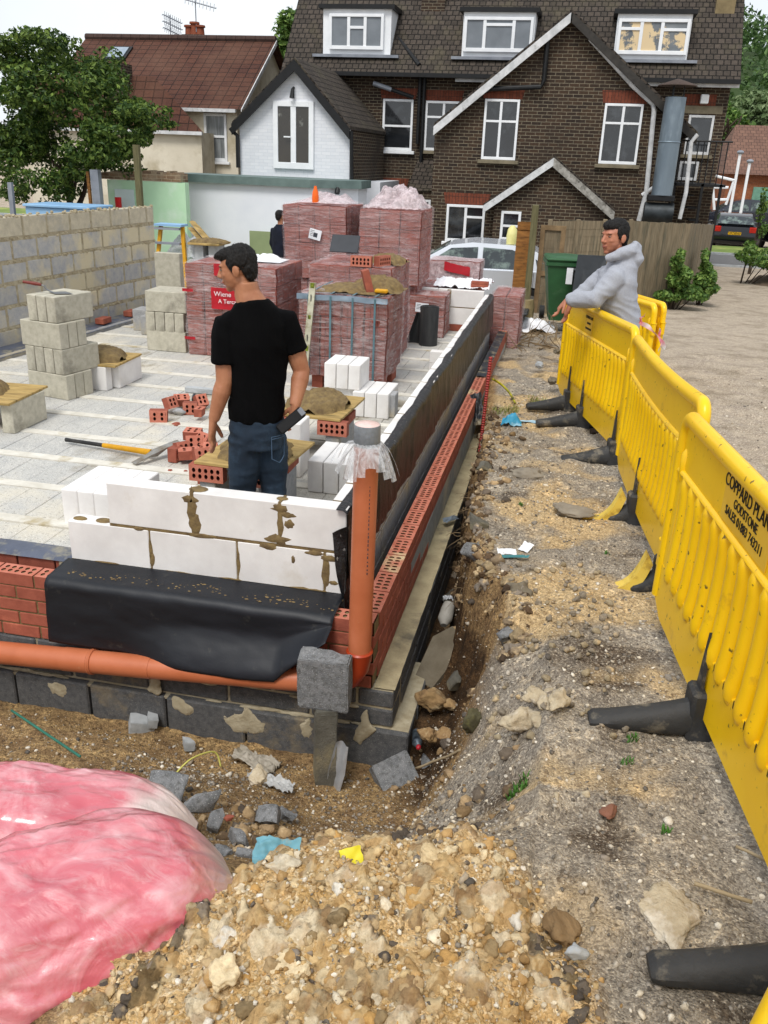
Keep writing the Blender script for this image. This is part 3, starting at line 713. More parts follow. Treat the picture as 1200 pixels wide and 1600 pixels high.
# ------------------------------------------------------------------ left wall of grey blocks
WD = Vector((.0908, 1, 0)).normalized(); WN = Vector((WD.y, -WD.x, 0))      # WN faces the floor (+x)
W0 = Vector((-4.73, 7.6, 0))
WM = Matrix(((WD.x, WN.x, 0, W0.x), (WD.y, WN.y, 0, W0.y), (0, 0, 1, 0), (0, 0, 0, 1)))   # local x along the wall, y out of its face
M_wallb = mat('wall_block', 'b3b0a9', '9c9da0', sc=14, rough=.95, bump=.9, bsc=110, speck='d0cec8', spsc=200, c3='c9bd9e', sc3=1.5, t3=(.46, .6), rnd=.12, bdist=.006); M_wallt = mat('wall_block_beige', 'cbc1a8', 'b5ac96', sc=12, rough=.95, bump=.9, bsc=110, speck='ded8c8', spsc=200, c3='a9a498', sc3=2.5, t3=(.55, .66), rnd=.1, bdist=.006)
gw = thing('grey_block_wall', 'grey block wall six courses high with rough sandy mortar along the left side', 'block wall', (-4.8, 5, 0))
for ci in range(6):
    z0 = .0 + ci * .225; x = -5.6 - (.2 if ci % 2 else 0); t = MB()
    while x < -.01:
        a, b = max(x, -5.6), min(x + .384, 0)
        if b - a > .05: t.box(a + U(0, .008), b, -.1, .0 + U(-.003, .003), z0 + U(.006, .014), z0 + U(.198, .208), b=.009, M=WM)
        x += .4025
    t.build('block_course', [M_wallb, M_wallt][ci >= 5], gw)
mo = MB(); mo.box(-5.6, -.005, -.096, -.004, -.02, 1.33, M=WM)
for ci in range(1, 7):
    for _ in range(120):
        x = U(-5.6, -.02); mo.ell(WM @ Vector((x, -.004, ci * .225 - .008 + U(-.012, .012))), (U(.012, .03), U(.004, .01), U(.008, .018)), n=7, k=5)
for ci in range(6):
    x = -5.6 - (.2 if ci % 2 else 0)
    while x < 0:
        for _ in range(5): mo.ell(WM @ Vector((min(x - .006, -.02), -.004, ci * .225 + U(0, .21))), (U(.004, .009), U(.01, .022), U(.02, .05)), n=7, k=5)
        x += .4025
mo.build('mortar', M_mortdry, gw)
t = MB(); t.box(-5.6, -.02, .02, .26, -.02, .05, b=.01, M=WM); o = t.build('inner_kerb_course', M_greyb); tag(o, 'low course of grey blocks at the foot of the left block wall', 'kerb course')
t = MB(); t.grid(lambda u, v: tuple(WM @ Vector((-5.6 + 5.5 * u, .0 + .27 * v, .062 + .008 * fb(u * 30, v, 2) - .03 * (v == 1)))), 90, 4)
o = t.build('damp_course_strip', MATS['dpc_grey']); tag(o, 'blue grey damp proof strip running along the foot of the left block wall', 'damp course')
for xx in (-1.55, -.95):
    p = WM @ Vector((xx, .16, .07)); t = MB(); t.box(p.x - .05, p.x + .06, p.y - .1, p.y + .1, p.z, p.z + .065, b=.004)
    o = t.build('red_brick', M_red); tag(o, 'loose red brick on the damp strip by the left wall, %s of the two' % ('nearer' if xx < -1.2 else 'farther'), 'brick', 'red bricks on the damp strip')

# ------------------------------------------------------------------ loose blocks
def block(x0, x1, y0, y1, z0, z1, m, label, group=None, rz=0, cat='block', name='block', b=.005):
    cx, cy = (x0 + x1) / 2, (y0 + y1) / 2
    t = MB(); t.box(x0 - cx, x1 - cx, y0 - cy, y1 - cy, 0, z1 - z0, b=b)
    t.warp(lambda p: p + Vector((fb(p.x * 5 + cx, p.y * 5, p.z * 4), fb(p.y * 5, p.z * 5 + cy), 0)) * .0025)
    o = t.build(name, m); o.location = (cx, cy, z0); o.rotation_euler = (0, 0, rz); tag(o, label, cat, group); return o
# big stack at left: four layers on their sides
def lay(x0, y0, z0, n, along, L=.44, th=.1, h=.215, gap=.006):
    for i in range(n):
        if along == 'x': yield (x0, x0 + L, y0 + i * (th + gap), y0 + i * (th + gap) + th, z0, z0 + h)
        else: yield (x0 + i * (th + gap), x0 + i * (th + gap) + th, y0, y0 + L, z0, z0 + h)
G1 = 'blocks of the tall stack by the left wall'
a0 = radians(12)
def stk(items, layer, px, py, ang, m, g, lab):
    for (x0, x1, y0, y1, z0, z1) in items:
        cx, cy = (x0 + x1) / 2, (y0 + y1) / 2; c_, s_ = cos(ang), sin(ang)
        X, Y = px + cx * c_ - cy * s_, py + cx * s_ + cy * c_
        w_, d_ = (x1 - x0) / 2, (y1 - y0) / 2
        block(X - w_, X + w_, Y - d_, Y + d_, z0, z1, m, lab, g, ang)
S1 = (-3.39, 3.02); a0 = radians(-13)
stk(lay(-.44, 0, 0, 3, 'x'), 0, *S1, a0, M_tanb, G1, 'tan block laid long in the bottom layer of the tall stack')
stk(lay(-.435, .0, .218, 4, 'y'), 0, *S1, a0, M_tanb, G1, 'tan block standing end on in the second layer of the tall stack')
stk(lay(-.46, .0, .436, 3, 'x'), 0, *S1, a0, M_tanb, G1, 'tan block laid long in the third layer of the tall stack')
stk(lay(-.36, .01, .654, 3, 'y', th=.1), 0, *S1, a0, M_tanb, G1, 'tan block end on in the top layer of the tall stack')
# trowel
tr = thing('trowel', 'mortar trowel with red handle resting on the tall block stack', 'trowel', (-3.6, 3.2, .875))
t = MB(); t.prism([(-3.61, 3.25, .874), (-3.5, 3.17, .876), (-3.38, 3.24, .876), (-3.5, 3.33, .876)], (0, 0, .002)); t.build('blade', mat('steel', '8d8f92', '6f6f6c', rough=.35, metal=.9, rnd=0, bump=.1), tr)
t = MB(); t.loft([(-3.55, 3.22, .88), (-3.6, 3.21, .9), (-3.62, 3.2, .935), (-3.66, 3.2, .94)], .007, n=8); t.build('tang', MATS['steel'], tr)
t = MB(); t.loft([(-3.64, 3.2, .94), (-3.68, 3.19, .947), (-3.73, 3.18, .953), (-3.79, 3.17, .96)], [.011, .016, .014, .012], n=10); t.build('handle', mat('red_handle', '7d2f25', '4f2019', rough=.5, rnd=0), tr)
# second stack and slabs behind
G2 = 'blocks of the shorter stack beside the wrapped brick pack'
stk(lay(0, 0, 0, 2, 'x', L=.45, th=.16), 0, -3.7, 5.15, 0, M_tanb, G2, 'tan block laid long in the bottom layer of the shorter stack')
stk(lay(0, 0, .2, 4, 'y', L=.4, th=.105), 0, -3.7, 5.15, 0, M_tanb, G2, 'tan block end on in the middle layer of the shorter stack')
stk(lay(0, 0, .42, 1, 'x', L=.46, th=.4), 0, -3.69, 5.15, .03, M_tanb, G2, 'large tan block on top of the shorter stack')
G3 = 'upright blocks between the left wall and the shorter stack'
block(-4.15, -4.0, 5.9, 6.2, 0, .215, M_greyb, 'grey block standing at the foot of the upright slab', G3)
block(-4.12, -3.9, 6.0, 6.25, .215, .43, M_tanb, 'short tan block on top of a grey block by the wall end', G3)
block(-3.98, -3.84, 5.85, 6.2, 0, .3, M_tanb, 'tan block leaning under the upright slab', G3)
block(-4.12, -3.8, 6.3, 6.4, .0, .9, M_tanb, 'tall upright tan slab standing beside the end of the left wall', G3)
block(-4.35, -4.15, 6.1, 6.35, 0, .25, M_greyb, 'grey block lowest against the wall end beside the slab', G3)

# ------------------------------------------------------------------ mortar boards
M_ply = mat('plywood', 'b99d62', '9a7f4c', sc=5, rough=.8, bump=.2, bsc=60, stretch=(1, 5, 1), c3='7b683f', sc3=3, rnd=.08)
def heap(name, x, y, z, rx, ry, h, label, seed=0, rough=.35):
    t = MB(); n = 56
    def f(u, v):
        a = u * 2 - 1; b = v * 2 - 1; d = sqrt(a * a + b * b)
        e = 1 + .25 * fb(a * 1.5 + seed, b * 1.5)
        k = max(0, 1 - (d / e) ** 2.2)
        rg = (1 - abs(noise.noise(Vector((a * 2.6 + seed, b * 2.6, 5)))) * 2)
        hh = h * (k ** .6) * (.72 + .35 * rough * rg) + (.018 * rough * fb(a * 5, b * 5 + seed, 3, 3) + .006 * fb(a * 14, b * 14, seed, 3)) * k ** .4
        return (x + rx * a, y + ry * b, z + max(hh, -.001 - .004 * (1 - k)))
    t.grid(f, n, n); o = t.build(name, M_mort, ang=180); tag(o, label, 'mortar'); return o
def board(name, x0, x1, y0, y1, z, rz, label):
    cx, cy = (x0 + x1) / 2, (y0 + y1) / 2; t = MB(); t.box(x0 - cx, x1 - cx, y0 - cy, y1 - cy, 0, .018, b=.002)
    t.warp(lambda p: p + Vector((0, 0, .006 * fb(p.x * 3 + cx, p.y * 3))))
    o = t.build(name, M_ply); o.location = (cx, cy, z); o.rotation_euler[2] = rz; tag(o, label, 'board'); return o
board('mortar_board', -3.98, -3.26, 1.98, 2.55, .232, .05, 'stained plywood mortar board on tan blocks at the left edge')
block(-3.36, -3.26, 2.05, 2.49, 0, .232, M_tanb, 'tan block holding up the right side of the left plywood board', 'blocks under the left board')
block(-3.98, -3.88, 2.0, 2.44, 0, .232, M_tanb, 'tan block holding up the left side of the left plywood board', 'blocks under the left board')
block(-3.72, -3.62, 1.92, 2.36, 0, .232, M_tanb, 'tan block under the middle of the left plywood board', 'blocks under the left board')
heap('mortar_heap', -3.72, 2.24, .248, .3, .26, .13, 'lump of wet mortar on the plywood board at the left edge', 3)
board('mortar_board', -3.58, -3.16, 3.42, 3.98, .215, .04, 'plywood mortar board on two white blocks beside the tall stack')
block(-3.52, -3.42 + .18, 3.42, 3.52, 0, .215, M_white, 'white block under the near edge of the board beside the tall stack')
block(-3.28, -3.18, 3.55, 3.98, 0, .215, M_white, 'white block under the right edge of the board beside the tall stack')
heap('mortar_heap', -3.42, 3.68, .232, .24, .24, .15, 'smooth mound of wet mortar on the board beside the tall stack', 8, .15)
def pbrick(x, y, z, rz, label, group=None, L=.215, W=.1025, H=.065, rx=0, ry=0, holes=True, stand=False, m=None):
    t = MB()
    if holes: perf_brick(t, -L / 2, L / 2, -W / 2, W / 2, H, 0, 'x', cols=max(1, int(L / .041)), rows=2)
    else: t.box(-L / 2, L / 2, -W / 2, W / 2, 0, H, b=.003)
    o = t.build('red_brick', BRK); o.location = (x, y, z); o.rotation_euler = (rx, ry, rz); tag(o, label, 'brick', group); return o
# centre boards
def sideholes(o): return o
ra = radians(-3)
GB = 'bricks and blocks under the two middle mortar boards'
for (bx, by, s_, nm) in ((-1.06, 1.3, 1, 'nearer middle'), (-.96, 2.42, 1, 'farther middle')):
    for dx, nm2 in ((-.2, 'left'), (.17, 'right')):
        block(bx + dx - .05, bx + dx + .05, by - .3, by + .14, 0, .215, M_greyb, 'grey block upright under the %s of the %s mortar board' % (nm2, nm), GB)
        t = MB(); perf_brick(t, -.1075, .1075, -.051, .051, .0325, -.0325, 'x', cols=5)
        o = t.build('red_brick', BRK, local=True); o.location = (bx + dx, by - .25, .247); o.rotation_euler = (radians(90), 0, radians(0)); 
        o.location.z = .266; o.location.x = bx + dx
        tag(o, 'red brick on edge under the %s front of the %s mortar board' % (nm2, nm), 'brick', GB)
        pbrick(bx + dx, by + .08, .215, pi / 2, 'red brick under the %s back of the %s mortar board' % (nm2, nm), GB, holes=False)
board('mortar_board', -1.32, -.78, .98, 1.6, .317, -.06, 'square plywood mortar board just behind the man in black')
heap('mortar_heap', -1.05, 1.28, .332, .24, .27, .1, 'rough spread of wet mortar on the board behind the man in black', 21, .6)
board('mortar_board', -1.22, -.72, 2.12, 2.78, .317, -.04, 'square plywood mortar board in front of the wrapped brick pack')
heap('mortar_heap', -.98, 2.44, .332, .22, .28, .13, 'tall ragged heap of wet mortar before the wrapped brick pack', 33, .6)

# ------------------------------------------------------------------ white block piles
G4 = 'white blocks laid behind the front wall'
for i in range(4): block(-2.0 + .1015 * i, -2.0 + .1015 * i + .1, .63 + .0, 1.06, 0, .217, M_white, 'white block in the flat row behind the left end of the front wall', G4)
G5 = 'white blocks stacked before the wrapped brick pack'
for i in range(3): block(-.85 + .105 * i - .1, -.85 + .105 * i, 3.36, 3.78, 0, .215, M_white, 'white block in the lower row in front of the wrapped pack', G5)
block(-1.2, -.96, 3.45, 3.75, 0, .215, M_white, 'white block at the left below the upper row before the wrapped pack', G5)
for i in range(3): block(-1.21 + .105 * i, -1.11 + .105 * i, 3.4, 3.75, .217, .43, M_white, 'white block in the upper row in front of the wrapped pack', G5)
G6 = 'white blocks end on beside the nearer mortar board'
for i in range(3): block(-.8 + .105 * i, -.7 + .105 * i, 1.55, 1.98, 0, .215, M_white, 'white block end on to the right of the nearer mortar board', G6)
block(-1.04, -.92, 1.78, 2.0, 0, .38, M_white, 'tall pale block standing behind the man in black', None)
block(-.715, -.595, 3.42, 3.56, 0, .2, M_greyb, 'single short grey block standing on the floor by the long wall')
block(-.56, -.33, 5.0, 5.1, 0, .14, M_white, 'lower white half block beside the long wall')
block(-.56, -.33, 5.0, 5.1, .142, .26, M_white, 'upper white half block beside the long wall')
# ------------------------------------------------------------------ broken bricks, tools
G7 = 'broken red bricks lying on the floor'
def broken(px, py, rz, L, lab, rx=0, z=0, ry=0):
    p = onz(px, py, .03)
    t = MB(); perf_brick(t, -L / 2, L / 2, -.05, .05, .0325, -.0325, 'x', cols=max(1, int(L / .05)), depth=.05)
    t.warp(lambda q: q + Vector((.012 * fb(q.y * 30, q.z * 30, px) if q.x > L * .4 else 0, 0, 0)))
    o = t.build('broken_brick', BRK, local=True); o.location = (p.x, p.y, .034 + z + abs(sin(rx)) * .02); o.rotation_euler = (rx, ry, rz); tag(o, lab, 'brick', G7)
for i, (px, py, rz, L, rx, z) in enumerate([(250, 652, .3, .14, 1.57, 0), (263, 638, 1.2, .1, 1.2, .02), (285, 632, .5, .13, .3, .0), (300, 640, .2, .12, 1.57, .0), (312, 632, .9, .1, 1.0, .0), (313, 650, .1, .07, 0, 0), (269, 712, 1.5, .12, 1.57, .0), (282, 708, .9, .1, 1.3, .01), (296, 716, .5, .15, .0, .0), (306, 704, .4, .13, 1.1, .03), (323, 703, -.5, .14, .9, .04), (318, 716, .8, .16, 1.2, .0), (330, 711, .2, .1, .5, 0), (303, 698, .1, .12, .1, .06), (322, 734, .3, .05, 0, -.01), (322, 751, .1, .08, .1, -.01)]):
    broken(px, py, rz, L, 'broken piece of red brick in the %s scatter on the floor' % ('farther' if i < 6 else 'nearer'), rx, z)
for i, (px, py, s_, m_, lab, nm) in enumerate([(282, 646, .045, M_greyb, 'rough grey lump among the farther broken bricks', 'rubble_lump'), (302, 741, .018, M_red, 'thin red brick chip in front of the broken brick pile', 'brick_chip'), (266, 734, .014, M_red, 'tiny red chip on the floor left of the nearer broken bricks', 'brick_chip'), (290, 735, .012, M_red, 'small red crumb below the nearer broken bricks', 'brick_chip'), (275, 662, .03, M_red, 'flat red shard before the farther broken bricks', 'brick_chip')]):
    p = onz(px, py, .01); V, F = rockproto(70 + i, 3, .3); t = MB(); t.add([(p.x + v[0] * s_ * 1.3, p.y + v[1] * s_, .02 * (s_ > .03) + .006 + v[2] * s_ * .6) for v in V], F.tolist()); o = t.build(nm, m_); tag(o, lab, 'rubble')
p = onz(312, 625, .05); t = MB(); t.loft([(p.x - .05, p.y, .06), (p.x + .05, p.y + .02, .06)], [.035, .035], n=16); t.loft([(p.x - .055, p.y, .06), (p.x - .045, p.y, .06)], [.042, .042], n=16)
o = t.build('tape_reel', mat('grey_plastic', '4a4f55', '2b2e33', rough=.4, rnd=0)); tag(o, 'dark grey reel lying among the farther broken bricks', 'reel')
p = onz(318, 611, .02); t = MB(); t.box(p.x - .17, p.x + .15, p.y - .03, p.y + .03, 0, .05, b=.004); o = t.build('white_offcut', M_palegrey); tag(o, 'thin pale block offcut lying left of the man in black', 'block offcut')
# pick
pk = thing('pickaxe', 'short mattock with black and yellow handle lying on the floor', 'mattock', (-2.4, 2.0, 0))
a, b = onz(103, 687, .03), onz(236, 707, .05); d = (b - a)
t = MB(); t.loft([a, a + d * .08, a + d * .45], [(.016, .016), (.014, .014), (.015, .015)], n=10); t.build('rubber_grip', mat('black_rubber', '1b1b1c', '2b2b2a', rough=.6, rnd=0, c3='4a4642', sc3=8, t3=(.55, .7), bump=.2), pk)
t = MB(); t.loft([a + d * .45, a + d * .8, a + d * 1.0], [(.018, .018), (.021, .021), (.024, .022)], n=10); t.build('handle', mat('yellow_handle', 'd8a010', 'c08a0c', rough=.45, rnd=0, c3='8a6a2a', sc3=9, t3=(.6, .7)), pk)
t = MB(); c0 = b + Vector((.03, .0, .0)); t.loft([c0 + Vector((-.08, -.17, -.03)), c0 + Vector((-.02, -.07, .0)), c0, c0 + Vector((.05, .08, .03)), c0 + Vector((.12, .15, .05))], [(.004, .03), (.012, .022), (.03, .03), (.012, .035), (.004, .05)], n=10, ref=(0, 0, 1)); t.build('head', mat('worn_steel', 'a8a9a6', '7a6c58', sc=9, rough=.45, metal=.6, rnd=0), pk)
# spirit level leaning on the front pack
lv = thing('spirit_level', 'long spirit level leaning on the front of the wrapped brick pack', 'spirit level', (-1.5, 4.0, 0))
a, b = Vector((-1.54, 3.86, .0)), Vector((-1.515, 4.11, .98)); wv = Vector((.028, 0, 0))
t = MB(); dn = (b - a)
t.prism([a - wv, a + wv, a + wv + Vector((0, -.025, 0)), a - wv + Vector((0, -.025, 0))], dn); t.build('bar', mat('level_bar', 'c2bfa9', 'a09c86', rough=.4, metal=.3, rnd=0, c3='7b7052', sc3=8), lv)
t = MB()
for f_ in (.06, .42, .97):
    c = a + dn * f_ + Vector((0, -.027, 0)); t.box(c.x - .018, c.x + .018, c.y - .002, c.y + .001, c.z - .03, c.z + .03)
c = a + dn * .7; t.box(c.x - .012, c.x + .012, c.y - .029, c.y - .024, c.z - .02, c.z + .02)
t.build('vial', mat('level_vial', '3b3d25', '8b9a30', sc=40, rough=.2, rnd=0), lv)
for f_ in (.1, .36, .5, .85): c = a + dn * f_ + Vector((0, -.026, 0)); t = MB(); t.box(c.x - .004, c.x + .004, c.y - .002, c.y + .001, c.z - .05, c.z + .05); t.build('groove', MATS['black_rubber'], lv)
# roll of damp course
dr = thing('damp_course_roll', 'upright roll of black damp proof course before the end wall', 'roll', (-.83, 6.6, 0))
t = MB(); sp_ = []
for i in range(60):
    an = i * .42; r = .03 + .0014 * i; sp_.append((-.83 + r * cos(an), 6.6 + r * sin(an)))
for (p, q), (r, s_) in zip(sp_, sp_[1:]): t.add([(p, q, 0), (r, s_, 0), (r, s_, .45), (p, q, .45)], [(0, 1, 2, 3)])
t.cyl((-.83, 6.6, .002), (-.83, 6.6, .445), .11, n=24)
t.build('roll', mat('roll_black', '2b2d2f', '3d3e3e', sc=6, rough=.55, rnd=0, stretch=(4, 4, .6)), dr)
t = MB(); t.grid(lambda u, v: (-.94 - .16 * u * (1 - .7 * v), 6.62 + .03 * sin(u * 4), .36 * v), 8, 6); t.build('loose_end', MATS['roll_black'], dr)

# ------------------------------------------------------------------ wrapped brick packs
M_packbrick = brickmat('packed_bricks', '9c5549', '80433a', '4a2823', bw=.215, rh=.068, ms=.005, off=0, rough=.8, bump=.6, dirt='9c6458', dsc=3)
M_packdark = brickmat('packed_bricks_dark', '8c483d', '70382f', '3d1f1b', bw=.07, rh=.21, ms=.006, off=0, rough=.8, bump=.7, dirt='8d5146', dsc=4)
def wrapmat(name, tint_, lo, hi, stretch):
    m, n, b, o = nodes(name); t = N(n, 'TexCoord'); mp = N(n, 'Mapping'); mp.inputs['Scale'].default_value = stretch; n.links.new(t.outputs['Object'], mp.inputs[0])
    z = N(n, 'TexNoise', Scale=6, Detail=9, Roughness=.7, Distortion=1.4); n.links.new(mp.outputs[0], z.inputs['Vector'])
    z2 = N(n, 'TexNoise', Scale=2.5, Detail=5); n.links.new(t.outputs['Object'], z2.inputs['Vector'])
    b.inputs['Base Color'].default_value = lin(tint_); b.inputs['Roughness'].default_value = .28; b.inputs['Specular IOR Level'].default_value = .6
    r = ramp(n, z.outputs['Fac'], .42, .72); mr = N(n, 'MapRange'); mr.inputs[3].default_value = lo; mr.inputs[4].default_value = hi; n.links.new(r, mr.inputs[0])
    ad = N(n, 'MapRange'); ad.inputs[1].default_value = .45; ad.inputs[2].default_value = .7; ad.inputs[3].default_value = 0; ad.inputs[4].default_value = .16; n.links.new(z2.outputs['Fac'], ad.inputs[0])
    s_ = N(n, 'Math', operation='ADD', use_clamp=True); n.links.new(mr.outputs[0], s_.inputs[0]); n.links.new(ad.outputs[0], s_.inputs[1]); n.links.new(s_.outputs[0], b.inputs['Alpha'])
    bp = N(n, 'Bump', Strength=1, Distance=.035); n.links.new(z.outputs['Fac'], bp.inputs['Height']); n.links.new(bp.outputs[0], b.inputs['Normal']); return m
M_wrap = wrapmat('pink_film', 'ead2d2', .1, .46, (.8, .8, 4.5)); M_wrap2 = wrapmat('clear_film', 'efe2e2', .05, .5, (.8, .8, 5)); M_wrapv = wrapmat('crumpled_film', 'f0dfe2', .35, .9, (2, 2, 2))
M_paper = mat('white_paper', 'e9ebee', 'd5d8dd', rough=.7, rnd=0, sc=8); M_ink = mat('dark_ink', '3c4048', '2b2f36', rough=.7, rnd=0)
M_redfilm = mat('red_film', 'b81f2c', 'a0222c', rough=.35, rnd=0, sc=9, bump=.3, bsc=20); M_strap = mat('strap_blue', '5f7f88', '48646c', rough=.4, rnd=0)
M_whitetxt = mat('white_print', 'f2e6e6', 'e6d6d6', rough=.6, rnd=0)
def crumple(t, s=.012, f=4): t.warp(lambda p: p + Vector((fb(p.y * f, p.z * f, 1), fb(p.x * f, p.z * f, 5), fb(p.x * f, p.y * f, 9))) * s)
def film(x0, x1, y0, y1, z0, z1, pad=.012, n=14, s=.012, top=0):
    t = MB()
    for fc in range(5):
        def f(u, v):
            if fc == 0: return (lerp(x0, x1, u), y0 - pad, lerp(z0, z1, v))
            if fc == 1: return (x1 + pad, lerp(y0, y1, u), lerp(z0, z1, v))
            if fc == 2: return (lerp(x1, x0, u), y1 + pad, lerp(z0, z1, v))
            if fc == 3: return (x0 - pad, lerp(y1, y0, u), lerp(z0, z1, v))
            return (lerp(x0 - pad, x1 + pad, u), lerp(y0 - pad, y1 + pad, v), z1 + pad + top * sin(pi * u) * sin(pi * v) * (1 + fb(u * 3, v * 3, x0)))
        t.grid(f, n * 2, n * 2)
    crumple(t, s, 5); return t
def pack(x0, x1, y0, y1, z0, z1, label, group='wrapped packs of red bricks', bmat=None, fm=None, top=0, shear=(0, 0), paper=None, strap=0, rag=0, cap=None, rz=0):
    r = thing('brick_pack', label, 'brick pack', ((x0 + x1) / 2, (y0 + y1) / 2, z0), group)
    sh = lambda p: Vector((p.x + shear[0] * (p.z - z0), p.y + shear[1] * (p.z - z0), p.z))
    t = MB(); nx = max(2, round((x1 - x0) / .215)); nz_ = max(1, round((z1 - z0) / .21)); ny = max(1, round((y1 - y0) / .215))
    for k in range(nz_):
        for i in range(nx):
            for j in range(ny):
                if 0 < i < nx - 1 and 0 < j < ny - 1 and k < nz_ - 1: continue
                e = .004
                xa, xb = lerp(x0, x1, i / nx), lerp(x0, x1, (i + 1) / nx); ya, yb = lerp(y0, y1, j / ny), lerp(y0, y1, (j + 1) / ny); za, zb = lerp(z0, z1, k / nz_), lerp(z0, z1, (k + 1) / nz_)
                dx, dy = U(-.006, .006), U(-.006, .006)
                t.box(xa + e + dx, xb - e + dx, ya + e + dy, yb - e + dy, za + .002, zb - .002, b=.006)
    t.warp(sh); t.build('bricks', bmat or M_packbrick, r)
    t = film(x0, x1, y0, y1, z0 + .01, z1, top=top, s=.016); t.warp(sh); t.build('wrap', fm or M_wrap, r, ang=180)
    if strap:
        t = MB()
        for i in range(strap):
            x = lerp(x0, x1, (i + .5) / strap); t.box(x - .009, x + .009, y0 - .024, y0 - .02, z0, z1); t.box(x - .009, x + .009, y0 - .02, y1, z1 + .02, z1 + .023)
        t.warp(sh); t.build('strap', M_strap, r)
    if paper:
        fx, fz, w_, h_, a_ = paper; c = Vector((lerp(x0, x1, fx), y0 - .032, lerp(z0, z1, fz))); Mx = Matrix.Translation(sh(c)) @ RY(a_)
        t = MB(); t.box(-w_ / 2, w_ / 2, -.001, .001, -h_ / 2, h_ / 2, M=Mx); o = t.build('paper_label', M_paper, r)
        t = MB(); t.box(-.02, .03, -.003, -.0012, -.03, .02, M=Mx)
        for q in range(4): t.box(-w_ * .42, -w_ * (.1 + .08 * (q % 2)), -.003, -.0012, h_ * (.3 - .16 * q), h_ * (.34 - .16 * q), M=Mx)
        t.build('print', M_ink, o)
    if cap:
        t = MB(); t.grid(lambda u, v: (lerp(x0 - .01, x1 + .01, u), y0 - .02 + .012 * fb(u * 6, v), z1 + .012 - cap * v + .01 * fb(u * 7, 3)), 30, 3); t.warp(sh); t.build('blue_edge_sheet', mat('blue_grey_sheet', '6e7f8e', '8797a4', rough=.4, rnd=0, bump=.3, bsc=30), r, ang=180)
    return r
pk1 = pack(-1.66, -.84, 4.12, 4.94, .13, .87, 'wrapped red brick pack in the middle with a spirit level leaning on it', bmat=M_packdark, fm=M_wrap2, strap=4, cap=.05)
for i, (x, y) in enumerate(((-1.5, 4.3), (-1.5, 4.75), (-.92, 4.3), (-.92, 4.75))):
    for k in (0, 1): pbrick(x, y, k * .065, pi / 2, 'red brick bearing under the wrapped pack with the spirit level', 'bricks under the middle pack', holes=False)
heap('mortar_heap', -1.22, 4.5, .885, .32, .26, .07, 'dry sandy mortar spilled on top of the middle wrapped pack', 41, .5)
p = ony(560, 435, 4.45); heap('mortar_heap', -1.02, 4.62, .885, .24, .22, .14, 'dark wet mortar piled on the middle wrapped pack', 45, .7)
o = pbrick(-1.1, 4.32, .9, .4, 'red brick standing on end in the mortar on the middle pack', ry=radians(75)); o.location.z = .98
p = Vector((-.93, 4.3, .9)); t = MB(); t.box(p.x - .06, p.x + .06, p.y - .03, p.y + .03, p.z, p.z + .035, b=.01); o = t.build('line_pins', MATS['yellow_handle']); tag(o, 'small yellow and grey tool on the middle wrapped pack', 'tool')
pk2 = pack(-3.2, -2.2, 5.1, 6.0, .0, .95, 'wrapped brick pack with red printed labels behind the man in black', fm=M_wrap2, paper=(.9, .55, .1, .16, 0))
for li, (xa, xb, za, zb) in enumerate(((-2.9, -2.52, .5, .72), (-2.92, -2.5, -.0, .17), (-2.86, -2.64, .84, .96), (-3.22, -3.1, .66, .69), (-3.22, -3.1, .16, .19))):
    t = MB(); t.grid(lambda u, v: (lerp(xa, xb, u), 5.068 + .006 * fb(u * 5, v * 5, za), lerp(za, zb, v) + .01), 10, 6)
    lq = t.build('red_label', M_redfilm, pk2, ang=180)
    if li == 0: lo_ = lq
    if li == 1: lo2 = lq
for (s_, x, z, b_) in ((.07, -2.865, .645, 'Wiene'), (.06, -2.82, .575, '▲ Terca'), (.07, -2.87, .11, 'Wiene'), (.06, -2.82, .03, '▲ Terca')):
    text_mesh(b_.replace('▲', 'A'), s_, Matrix.Translation(Vector((x, 5.058, z)) - Vector(pk2.location)) @ RX(pi / 2), M_whitetxt, 'lettering', lo_ if z > .3 else lo2, align='LEFT')
pack(-1.88, -1.02, 5.25, 6.3, .0, 1.0, 'wrapped brick pack behind the middle one with bricks and a black plate on top', fm=M_wrap, shear=(-.02, 0), top=.02)
t = MB(); t.box(-.15, .15, -.006, .006, -.1, .1, b=.003); o = t.build('black_plate', mat('slate_plate', '35393f', '2a2d33', rough=.6, rnd=0)); o.location = (-1.6, 5.5, 1.0); o.location.z = 1.11; o.rotation_euler = (radians(-35), 0, 0); tag(o, 'dark square plate propped on the pack behind the middle one', 'plate')
o = pbrick(-1.35, 5.3, 1.0, 0, 'perforated red brick lying on edge on the pack behind the middle one, left of two', rx=pi / 2); o.location.z = 1.06
o = pbrick(-1.19, 5.4, 1.0, 1.2, 'perforated red brick lying on edge on the pack behind the middle one, right of two', rx=pi / 2); o.location.z = 1.06
heap('mortar_heap', -1.18, 5.75, 1.01, .2, .26, .1, 'wet mortar heaped on the pack behind the middle one', 51, .6)
pack(-2.72, -1.93, 7.0, 7.9, .62, 1.47, 'tall leaning wrapped brick pack with a paper label, left of the two high packs', shear=(-.04, -.02), paper=(.52, .62, .15, .12, radians(12)), top=.03, fm=M_wrap)
pack(-2.7, -1.95, 7.05, 7.9, 0, .62, 'wrapped brick pack under the left of the two high packs')
pack(-1.8, -1.06, 7.02, 7.9, .6, 1.46, 'tall wrapped brick pack with loose film bunched on top, right of the two high packs', top=.0, fm=M_wrap)
pack(-1.85, -1.1, 7.1, 7.9, 0, .6, 'wrapped brick pack under the right of the two high packs')
